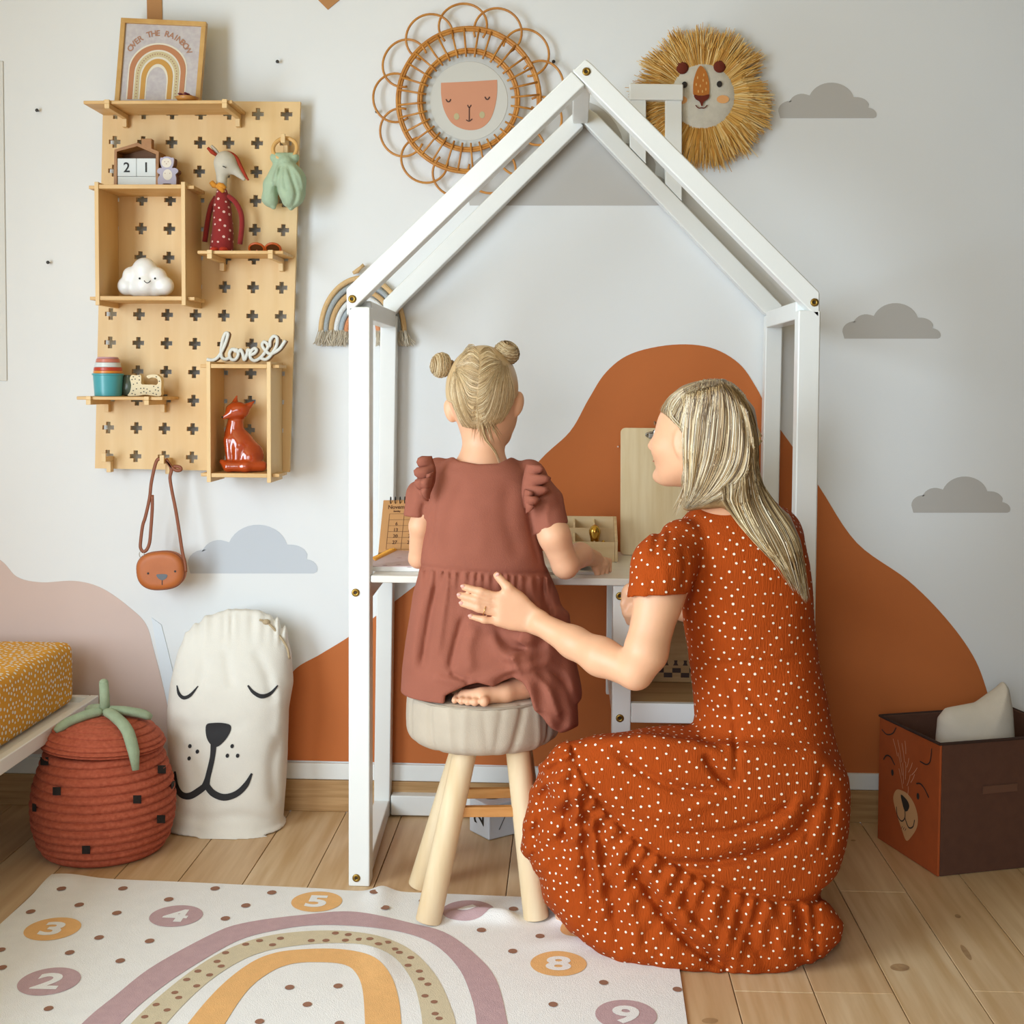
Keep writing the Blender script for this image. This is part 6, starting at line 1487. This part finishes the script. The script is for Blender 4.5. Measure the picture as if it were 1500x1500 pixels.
def bun(cx, cy, r, Y, tilt):
    """knot of hair wound in a spiral, axis pointing away from the head"""
    C0 = P(cx, cy, Y); a = np.array([math.cos(tilt) * .93, -.36, math.sin(tilt) * .93]); a /= np.linalg.norm(a); u = np.cross(a, FWD); u /= np.linalg.norm(u); b = np.cross(a, u)
    o = thing('hair_bun', C0, None, None); o.parent = ch; o.location = Vector(C0 - org(ch)); R_ = np.column_stack([a, u, b])
    MB().ell(C0, (r * .80, r * .86, r * .86), R_, 18, 12).build('core', hcm[0], o, smooth=True)
    def sp(s_, q0, lift): 
        th = math.pi * (.80 - .72 * s_); q_ = q0 + s_ * 2.6 * 2 * math.pi; rr = r * lift
        return C0 - a * (-math.cos(th)) * rr * .86 + (u * math.cos(q_) + b * math.sin(q_)) * math.sin(th) * rr
    for k in range(2):
        pts = [sp(s_, k * math.pi, .93) for s_ in np.linspace(0, 1, 50)]
        MB().tube(pts, np.interp(np.linspace(0, 1, 50), [0, .1, .9, 1], [.3, 1, .8, .3]) * r * .26, 8).build('coil', hcm[k], o, smooth=True)
    pp = []
    for k in range(110):
        s0 = rgc.uniform(0, .75); q0 = rgc.uniform(0, 6.28); L_ = rgc.uniform(1.12, 1.26); pp.append(np.array([sp(s_, q0, L_) for s_ in np.linspace(s0, min(1, s0 + .25), 9)]))
    many_tubes(pp, [np.full(9, .0007)] * len(pp), rgc.integers(0, 3, len(pp))).build('bun_strands', hcm, o, smooth=True, fix=False, kind='stuff')
    return o
bun(646, 535, .0215, 2.630, math.radians(172)); bun(742, 517, .0225, 2.640, math.radians(62))
MB().ring([P(662 + 1.5 * math.sin(a), 537 + 8 * math.cos(a), 2.635) + FWD * .012 * math.sin(a) for a in np.linspace(0, 2 * math.pi, 20, endpoint=False)], .003, 6).build('hair_tie', hcm[1], ch, smooth=True)
MB().ring([P(738 + 9 * math.cos(a), 533, 2.64) + FWD * .012 * math.sin(a) for a in np.linspace(0, 2 * math.pi, 20, endpoint=False)], .003, 6).build('hair_tie', hcm[1], ch, smooth=True)
for ex in (702, 738):
    MB().ell(P(ex, 606, 2.728), (.008, .005, .005), n=12, m=8).build('eye', mat('eye_dark', '3A2E2A', .2), ch, smooth=True)

# ------------------------------------------------------------------ the woman crouching beside the stool
wo = thing('person', (P(1060, 1300, 2.5)[0], 2.52, 0), 'blond woman in a rust dotted dress crouching beside the child', 'person')
w_ = lambda x, y, Y=2.45: P(x, y, Y); kw = PXM(2.45)
ef = np.array([-.80, .60, -.04]); ef /= np.linalg.norm(ef); el = np.cross([0, 0, 1], ef); el /= np.linalg.norm(el); eu = np.cross(ef, el)
HC = w_(1030, 636, 2.45); RH = np.column_stack([ef, el, eu])
def hl(a, b, z): return HC + ef * a + el * b + eu * z
def f_whead(p):
    d = elld(p, hl(0, 0, .008), (.092, .072, .088), RH)
    d = smin(d, elld(p, hl(.047, 0, -.035), (.056, .054, .066), RH), .03)
    for s_ in (-1, 1):
        d = smin(d, cap(p, hl(.0, .052 * s_, -.045), hl(.080, .014 * s_, -.083), .018, .013), .022)          # jaw
        d = smin(d, elld(p, hl(.060, .038 * s_, -.022), (.028, .024, .026), RH), .016)                          # cheek
        e = elld(p, hl(.004, .071 * s_, -.014), (.018, .008, .029), RH); e = smax(e, -elld(p, hl(.006, .080 * s_, -.010), (.010, .006, .017), RH), .004); d = smin(d, e, .006)
        d = smax(d, -elld(p, hl(.100, .030 * s_, .004), (.014, .014, .009), RH), .012)                          # eye sockets
    d = smin(d, cap(p, hl(.094, 0, .012), hl(.1165, 0, -.022), .0065, .0085), .010)                             # nose
    for s_ in (-1, 1): d = smin(d, elld(p, hl(.107, .009 * s_, -.026), (.009, .007, .006), RH), .006)
    d = smin(d, elld(p, hl(.101, 0, -.046), (.008, .019, .0048), RH), .005); d = smin(d, elld(p, hl(.099, 0, -.056), (.008, .016, .0055), RH), .005)
    d = smin(d, elld(p, hl(.096, 0, -.080), (.016, .020, .015), RH), .012)                                       # chin
    return d
def hand_fingers(p, d):
    """left hand flat on the child's back"""
    Yh = 2.527; Q = lambda x, y, o=0.0: P(x, y, Yh + o); x, y = to_px(p); kh = PXM(Yh)
    palm = smax(poly2(x, y, [(724, 868), (745, 860), (764, 867), (786, 887), (800, 899), (796, 933), (772, 927), (748, 924), (724, 917)]) * kh, np.abs(p[:, 1] - Yh + .002) - .0115, .016)
    d = smin(d, palm, .012)
    for pts, r0 in (([(728, 874), (704, 867), (680, 860)], .0080), ([(726, 885), (699, 879), (674, 872)], .0082), ([(726, 897), (701, 891), (677, 884)], .0079), ([(728, 910), (709, 908), (690, 903)], .0069)):
        e = chain(p, [Q(*pts[0], -.002), Q(*pts[1], -.006), Q(*pts[2], .002)], [r0 * 1.1, r0 * 1.06, r0 * .90], .004); d = smin(d, e, .0035)
    return smin(d, chain(p, [Q(764, 880), Q(744, 861, -.006), Q(728, 843, .000)], [.0125, .0098, .0080], .005), .006)
def f_woman(p):
    d = local(p, np.full(len(p), .5), f_whead, [hl(-.1, -.09, -.1), hl(.12, .09, .1), hl(.12, -.09, .1), hl(-.1, .09, -.1)], .06, .001)
    d = smin(d, cap(p, hl(-.025, 0, -.06), w_(1072, 755, 2.49), .050, .056), .03)
    d = smin(d, chain(p, [w_(1072, 760, 2.50), w_(1100, 950, 2.52), w_(1120, 1140, 2.54)], [.06, .06, .075], .03), .03)
    d = smin(d, cap(p, w_(1025, 805, 2.48), w_(1130, 785, 2.56), .036, .036), .02)
    d = smin(d, chain(p, [w_(1005, 812, 2.455), w_(964, 880, 2.40), w_(946, 955, 2.375), w_(931, 985, 2.38)], [.036, .0435, .039, .031], .015), .02)     # left upper arm
    d = smin(d, chain(p, [w_(931, 984, 2.38), w_(880, 962, 2.43), w_(840, 941, 2.475), w_(792, 914, 2.518)], [.032, .0355, .030, .0225], .015), .012)
    d = local(p, d, lambda q: hand_fingers(q, np.full(len(q), .5)), [P(668, 935, 2.50), P(805, 838, 2.55)], .03, .012)
    # right arm reaching to the desk edge
    d = smin(d, chain(p, [w_(1125, 790, 2.58), w_(1050, 900, 2.64), w_(960, 880, 2.66), w_(926, 868, 2.665)], [.042, .036, .025, .020], .015), .015)
    d = smin(d, elld(p, w_(924, 876, 2.668), (.019, .014, .027)), .012)
    for k in range(4): d = smin(d, chain(p, [w_(920 + 3 * k, 885, 2.668 - .004 * k), w_(918 + 4 * k, 900, 2.66 - .006 * k), w_(921 + 4 * k, 912, 2.668 - .006 * k)], [.0085, .008, .006], .003), .004)
    d = smin(d, chain(p, [w_(918, 872, 2.665), w_(914, 885, 2.66), w_(915, 896, 2.66)], [.009, .008, .0065], .003), .004)
    # legs under the dress
    for hp_, kn, ft in ((w_(1140, 1155, 2.50), w_(850, 1140, 2.44), np.array([*Fl(880, 1378)[:2] + (0, .04), .04])),):
        d = smin(d, chain(p, [hp_, kn + (.03, .03, 0), ft], [.055, .028, .024], .03), .03)
    d = smin(d, cap(p, np.array([*Fl(878, 1378)[:2] + (0, .03), .03]), np.array([*Fl(824, 1352)[:2], .018]), .026, .016), .015)
    return d
v, f = sdf_mesh(f_woman, (w_(660, 0, 2.45)[0], 2.27, .0015), (w_(1235, 0, 2.7)[0], 2.86, w_(0, 545, 2.45)[2]), .0034, smooth=1); np_obj('body', v, f, skin_w, wo)
nail = mat('finger_nail', 'DFA899', .3)
nl = ((678, 859, .25), (672.5, 871.5, .2), (675.5, 883.5, .25), (689, 902.5, .2), (728.5, 842, 2.2))
nq = march([q[0] for q in nl], [q[1] for q in nl], lambda p: hand_fingers(p, np.full(len(p), .5)), 2.40, 2.60, -.0004)
for (x, y, a), q_ in zip(nl, nq): MB().ell(q_, (.0052, .0012, .0038), roty(a), 12, 6).build('fingernail', nail, wo, smooth=True)
rc_ = P(710, 893.5, 2.5225); MB().ring([rc_ + (np.array([.28, 0, .96]) * math.cos(a) + FWD * math.sin(a)) * .0104 for a in np.linspace(0, 2 * math.pi, 24, endpoint=False)], .0009, 6).build('ring', mat('gold_ring', 'D9B06A', .2, metal=1.0), wo, smooth=True)
for s_ in (-1, 1):
    MB().ell(hl(.0815, .030 * s_, .004), (.009, .011, .008), RH, 14, 10).build('eye', mat('eye_white', 'E8E2DC', .2), wo, smooth=True)
    MB().tube([hl(.091, .016 * s_, .021), hl(.089, .030 * s_, .025), hl(.080, .044 * s_, .020)], [.0016, .002, .0012], 6).build('eyebrow', mat('brow_brown', '7C5C40', .8), wo, smooth=True)
    MB().tube([hl(.0915, .020 * s_, .007), hl(.0915, .030 * s_, .0085), hl(.086, .041 * s_, .004)], [.001, .0016, .001], 6).build('eyelash', mat('lash_brown', '3E2C22', .8), wo, smooth=True)
MB().tube([hl(.1065, -.012, -.0515), hl(.1085, 0, -.051), hl(.1065, .012, -.0515)], [.001, .0014, .001], 6).build('mouth', mat('lip_rose', 'B56A5C', .5), wo, smooth=True)

# dress
rust_m = mat('rust_crepe', 'A5430A', .88, var=.05, vscale=10, bump=.6, bscale=150, bstretch=(3.2, 3.2, .35), spec=.2)
trow = [(717, 1044, 1120, .056), (730, 1028, 1132, .068), (746, 1012, 1149, .079), (765, 996, 1166, .09), (785, 986, 1177, .10), (820, 988, 1185, .108), (870, 998, 1190, .11), (920, 1003, 1193, .108), (960, 1009, 1198, .106), (1000, 1014, 1206, .112), (1050, 1018, 1216, .125), (1100, 1016, 1228, .140), (1150, 1012, 1238, .150), (1200, 1030, 1237, .15), (1250, 1060, 1225, .13)]
ttab = []
for (y, l, r, b) in trow[::-1]:
    yc = 2.50 + .02 * np.clip((y - 740) / 400, 0, 1); a_, b_ = P(l, y, yc), P(r, y, yc); ttab.append((a_[2], (a_[0] + b_[0]) / 2, yc, (b_[0] - a_[0]) / 2, b))
skirt = [(1040, 1085), (940, 1074), (870, 1082), (820, 1098), (793, 1122), (774, 1165), (761, 1215), (752, 1246), (772, 1260), (788, 1285), (798, 1322), (835, 1365), (870, 1392), (905, 1412), (990, 1424), (1060, 1429), (1128, 1434), (1165, 1420), (1205, 1402),
         (1230, 1378), (1234, 1354), (1217, 1331), (1199, 1312), (1214, 1285), (1229, 1240), (1238, 1190), (1236, 1140), (1200, 1100)]
seam = cr([(838, 1098), (848, 1122), (868, 1160), (904, 1205), (930, 1228), (985, 1262), (1040, 1291), (1100, 1310), (1150, 1322), (1198, 1320)], 5)
folds_w = [([(925, 1256), (943, 1292), (979, 1346), (1026, 1393), (1076, 1421)], 8, -.016), ([(938, 1250), (962, 1292), (1000, 1340), (1050, 1385), (1105, 1415)], 10, .007), ([(1188, 1172), (1173, 1213), (1123, 1245), (1044, 1264), (965, 1262)], 7, -.013), ([(1180, 1160), (1150, 1205), (1100, 1228), (1040, 1244)], 9, .006),
           ([(893, 1094), (936, 1126), (993, 1155), (1065, 1161)], 7, -.009), ([(1030, 1104), (1052, 1134), (1078, 1156)], 6, -.013), ([(1166, 1168), (1134, 1196), (1073, 1218), (975, 1222)], 6, -.007), ([(1060, 1165), (1000, 1190), (940, 1190), (890, 1160)], 10, .005),
           ([(840, 1110), (838, 1150), (830, 1200), (822, 1250)], 6, -.008), ([(856, 1150), (858, 1200), (862, 1270), (868, 1340)], 7, -.008), ([(876, 1185), (884, 1250), (898, 1320), (906, 1380)], 7, -.008), ([(818, 1110), (800, 1160), (786, 1220), (784, 1265)], 7, -.006), ([(866, 1180), (872, 1260), (884, 1350)], 7, .006),
           ([(845, 1130), (846, 1190), (842, 1280)], 7, .006), ([(902, 1225), (915, 1290), (930, 1360), (938, 1410)], 8, .006), ([(1000, 1280), (1010, 1330), (1040, 1370)], 7, -.007), ([(1040, 1300), (1052, 1350), (1085, 1395)], 8, .006), ([(1075, 1315), (1090, 1360), (1120, 1410)], 7, -.007), ([(1130, 1325), (1140, 1365), (1150, 1405)], 8, .006), ([(1165, 1328), (1178, 1360), (1200, 1395)], 6, -.006),
           ([(1057, 984), (1071, 1013), (1077, 1067), (1080, 1150)], 4.5, -.005), ([(1085, 1000), (1108, 1030), (1135, 1060)], 7, -.004), ([(1030, 1030), (1055, 1045), (1075, 1050)], 6, -.004), ([(1022, 1080), (1045, 1090), (1068, 1100)], 6, -.004), ([(1205, 1120), (1200, 1160), (1190, 1200), (1178, 1240)], 6, -.006), ([(1222, 1150), (1218, 1200), (1208, 1250)], 6, -.005),
           ([(1000, 980), (1060, 972), (1130, 968), (1196, 962)], 4, -.003), ([(1030, 830), (1010, 850), (1002, 885)], 6, -.006), ([(1020, 800), (1010, 830), (990, 860)], 6, -.004), ([(1110, 1180), (1160, 1185), (1230, 1175)], 5, -.005)]
def f_wdress_raw(p):
    x, y = to_px(p)
    d = loft(p, ttab, 2.3)
    d = smin(d, elld(p, w_(1138, 782, 2.555), (.048, .05, .052)), .03)
    th = chain(p, [w_(1150, 1150, 2.51), w_(990, 1128, 2.47), w_(845, 1136, 2.44)], [.085, .078, .056], .03)
    th = smin(th, chain(p, [w_(1150, 1160, 2.64), w_(930, 1125, 2.69)], [.085, .055], .03), .03)
    d = smin(d, th, .03)
    ex_ = np.sqrt(((p[:, 0] - .30) / .40) ** 2 + ((p[:, 1] - 2.575) / .222) ** 2); cyl = (ex_ - 1) * .222
    sk = smax(poly2(x, y, skirt) * kw, cyl, .03)
    d = smin(d, sk, .035)
    front = np.clip((2.60 - p[:, 1]) / .06, 0, 1)
    sd, ss, sgn = pline(x, y, seam); low = (sgn > 0) & (y > 1075)
    d = d - front * np.where(low, .0070 * np.exp(-sd / 85) * (.45 + np.sin(ss * .25 + .8 * np.sin(ss * .071))) * np.clip(sd / 5, 0, 1), 0) + front * .008 * np.exp(-(sd / 4.2) ** 2)
    for pl, w, a in folds_w: d = d - front * crease(x, y, pl, w, a * 1.25)
    d = d - .0012 * np.sin(p[:, 0] * 41 + 2.2 * np.sin(p[:, 2] * 17) + p[:, 1] * 9) * np.sin(p[:, 2] * 29 + 1.7 * np.sin(p[:, 0] * 23)) * np.clip((1180 - np.abs(y - 1240)) / 1100, 0, 1)
    return d
def f_wsleeve(p):
    x, y = to_px(p)
    s1 = chain(p, [w_(1000, 800, 2.45), w_(972, 830, 2.415), w_(961, 885, 2.395)], [.052, .0575, .0565], .02)
    s1 = smax(s1, ((y - 873) + (x - 960) * .06) * kw, .003)
    for pl, w, a in [([(968, 772), (962, 795), (958, 815)], 4.5, -.006), ([(980, 772), (980, 790), (975, 810)], 4.5, -.005), ([(1000, 800), (1004, 835), (998, 868)], 5, -.004), ([(955, 780), (948, 800), (946, 820)], 4, .003), ([(940, 840), (945, 860), (944, 875)], 5, .003), ([(972, 830), (975, 855), (970, 875)], 6, .003)]:
        s1 = s1 - crease(x, y, pl, w, a)
    return s1
def f_wdress(p):
    d = smin(f_wdress_raw(p), f_wsleeve(p), .010)
    x, y = to_px(p); 
    # open sleeve end and neckline
    d = smax(d, -cap(p, w_(960, 872, 2.397), w_(953, 925, 2.38), .0445, .045), .003)
    return d
v, f = sdf_mesh(f_wdress, (w_(735, 0, 2.35)[0], 2.30, -.004), (w_(1262, 0, 2.6)[0], 2.84, w_(0, 712, 2.5)[2]), .0046, smooth=1, lip=1.8)
v[:, 2] = np.maximum(v[:, 2], .0012)
vv, ff = v, f
np_obj('dress', v, f, rust_m, wo, label='rust orange crepe dress with small white dots and ruffled hem')
scatter_dots(vv, ff, .0025, .0172, .0010, 5, keep=lambda p: p[:, 2] > .006).build('dress_dots', mat('ivory_dot', 'F2E2CC', .8), wo, fix=False, kind='stuff')

# hair
whm = [hair_mat('ash_blond', 'B5966A'), hair_mat('dark_blond', '6E5638'), hair_mat('light_blond', 'DCC79E'), hair_mat('pale_blond', 'F0E4CC')]
face_cut = [(900, 600), (960, 602), (972, 606), (986, 618), (1003, 634), (1004, 690), (1000, 748), (995, 790), (900, 790)]
curtain = [(1004, 575), (1060, 560), (1100, 600), (1107, 650), (1106, 690), (1094, 718), (1064, 738), (1032, 745), (1008, 749), (1000, 746), (1003, 690)]
flow = [(1030, 690), (1105, 680), (1113, 706), (1134, 734), (1158, 756), (1173, 792), (1177, 812), (1170, 826), (1152, 826), (1136, 818), (1115, 806), (1093, 782), (1074, 756), (1058, 742), (1034, 742)]
def f_whair(p):
    x, y = to_px(p)
    c = elld(p, hl(-.004, 0, .009), (.096, .080, .092), RH); c = smax(c, -smax(poly2(x, y, face_cut) * kw, -(p[:, 1] - 2.0), .004), .006)
    cu = smax(poly2(x, y, curtain) * kw, np.abs(p[:, 1] - 2.425 + .012 * np.clip((y - 640) / 80, 0, 1)) - .056 + .030 * np.clip((y - 660) / 80, 0, 1), .018)
    d = smin(c, cu, .020)
    bk_ = smax(poly2(x, y, curtain) * kw, np.abs(p[:, 1] - 2.48) - .06 + .05 * np.clip((y - 700) / 40, 0, 1), .02); d = smin(d, bk_, .02)
    fl = smax((poly2(x, y, flow)) * kw, np.abs(np.minimum(f_wsimple(p), .2) - .006) - .010, .008); fl = np.where(p[:, 1] > 2.52, .05, fl)
    d = smin(d, fl, .016)
    for pl, w, a in [([(1050, 562), (1035, 620), (1020, 700), (1006, 742)], 4, -.003), ([(1062, 565), (1066, 630), (1046, 700), (1012, 742)], 4, -.003), ([(1075, 575), (1094, 650), (1075, 705), (1020, 742)], 4, -.003), ([(1085, 590), (1101, 660), (1095, 712), (1050, 735)], 4, -.004), ([(1092, 700), (1115, 750), (1150, 810), (1170, 850)], 4, -.003), ([(1100, 690), (1130, 745), (1165, 800), (1176, 850)], 4, -.003)]:
        d = d - crease(x, y, pl, w, a)
    return d
def f_wsimple(p):
    return smin(smin(loft(p, ttab, 2.3), elld(p, w_(1138, 782, 2.555), (.048, .05, .052)), .03), cap(p, hl(-.025, 0, -.06), w_(1072, 755, 2.49), .050, .056), .02)
v, f = sdf_mesh(f_whair, (w_(950, 0, 2.4)[0], 2.30, w_(0, 900, 2.4)[2]), (w_(1205, 0, 2.5)[0], 2.60, w_(0, 540, 2.45)[2]), .0036, smooth=1, lip=2.0); np_obj('hair', v, f, mat('hair_base', 'A98B62', .45, col2='8A6E49', vscale=22, stretch=(5, 5, .6)), wo)
rgw = np.random.default_rng(33)
gA = [[(1026, 560), (990, 575), (972, 596), (968, 604)], [(1030, 558), (998, 578), (982, 606), (1000, 628)], [(1036, 557), (1010, 586), (1004, 640), (1004, 700), (1001, 742)], [(1042, 556), (1024, 596), (1016, 660), (1012, 710), (1003, 744)], [(1048, 556), (1040, 600), (1032, 670), (1018, 720), (1005, 744)],
      [(1055, 556.5), (1056, 605), (1048, 670), (1028, 720), (1008, 744)], [(1062, 558), (1072, 612), (1066, 675), (1042, 718), (1012, 744)], [(1070, 561), (1087, 616), (1084, 680), (1056, 718), (1018, 742)], [(1077, 565), (1097, 626), (1096, 685), (1072, 716), (1030, 738)],
      [(1084, 571), (1103, 636), (1103, 690), (1090, 712), (1055, 732)], [(1090, 578), (1107, 636), (1108, 690), (1098, 712), (1070, 732)]]
gB = [[(1056, 712), (1058, 722), (1060, 735), (1090, 775), (1130, 815)], [(1082, 706), (1080, 718), (1080, 738), (1104, 785), (1144, 828)], [(1096, 692), (1098, 710), (1102, 740), (1130, 800), (1162, 860)], [(1101, 680), (1104, 702), (1112, 738), (1146, 800), (1172, 870)], [(1105, 660), (1108, 690), (1124, 733), (1160, 795), (1180, 880)], [(1108, 655), (1113, 704), (1140, 744), (1170, 796), (1183, 878)]]
gC = [[(1005, 690), (1000, 720), (988, 748)], [(1004, 700), (996, 725), (978, 752)], [(1006, 700), (1001, 728), (996, 752)]]
f_hairall = lambda p: np.minimum(f_whair(p), f_wsimple(p))
ps_ = strand_paths(gA, 640, f_whair, 2.25, 2.58, .0016, rgw, 1.6, 28); strands('hair_strands', ps_, whm, wo, .0011, rgw, [.34, .27, .25, .14])
ps_ = strand_paths(gB, 330, f_hairall, 2.25, 2.58, .0042, rgw, 2.2, 14); strands('hair_strands', ps_, whm, wo, .0011, rgw, [.38, .24, .26, .12])
ps_ = strand_paths(gC, 40, f_whair, 2.25, 2.42, .001, rgw, 2.0, 8); strands('hair_wisps', ps_, whm, wo, .0007, rgw, [.3, .1, .4, .2])
gE = [[(996, 574), (998, 592), (1000, 614)], [(1012, 566), (1012, 586), (1010, 612)], [(1024, 562), (1024, 585), (1020, 615)], [(1038, 559), (1036, 585), (1032, 615)], [(1052, 558), (1054, 582), (1052, 612)]]
ps_ = strand_paths(gE, 170, f_whair, 2.25, 2.58, .0018, rgw, 2.0, 14); strands('crown_strands', ps_, whm, wo, .0010, rgw, [.4, .35, .2, .05])
gD = [[(1010, 566), (1000, 580), (990, 600)], [(1030, 560), (1030, 585), (1026, 620)], [(1044, 559), (1050, 585), (1050, 620)], [(1058, 561), (1072, 585), (1078, 622)], [(1072, 566), (1092, 592), (1100, 630)], [(1082, 574), (1102, 610), (1107, 650)]]
ps_ = strand_paths(gD, 230, f_whair, 2.25, 2.58, .0018, rgw, 2.5, 14); strands('root_strands', ps_, [whm[1], whm[0]], wo, .0010, rgw, [.7, .3])
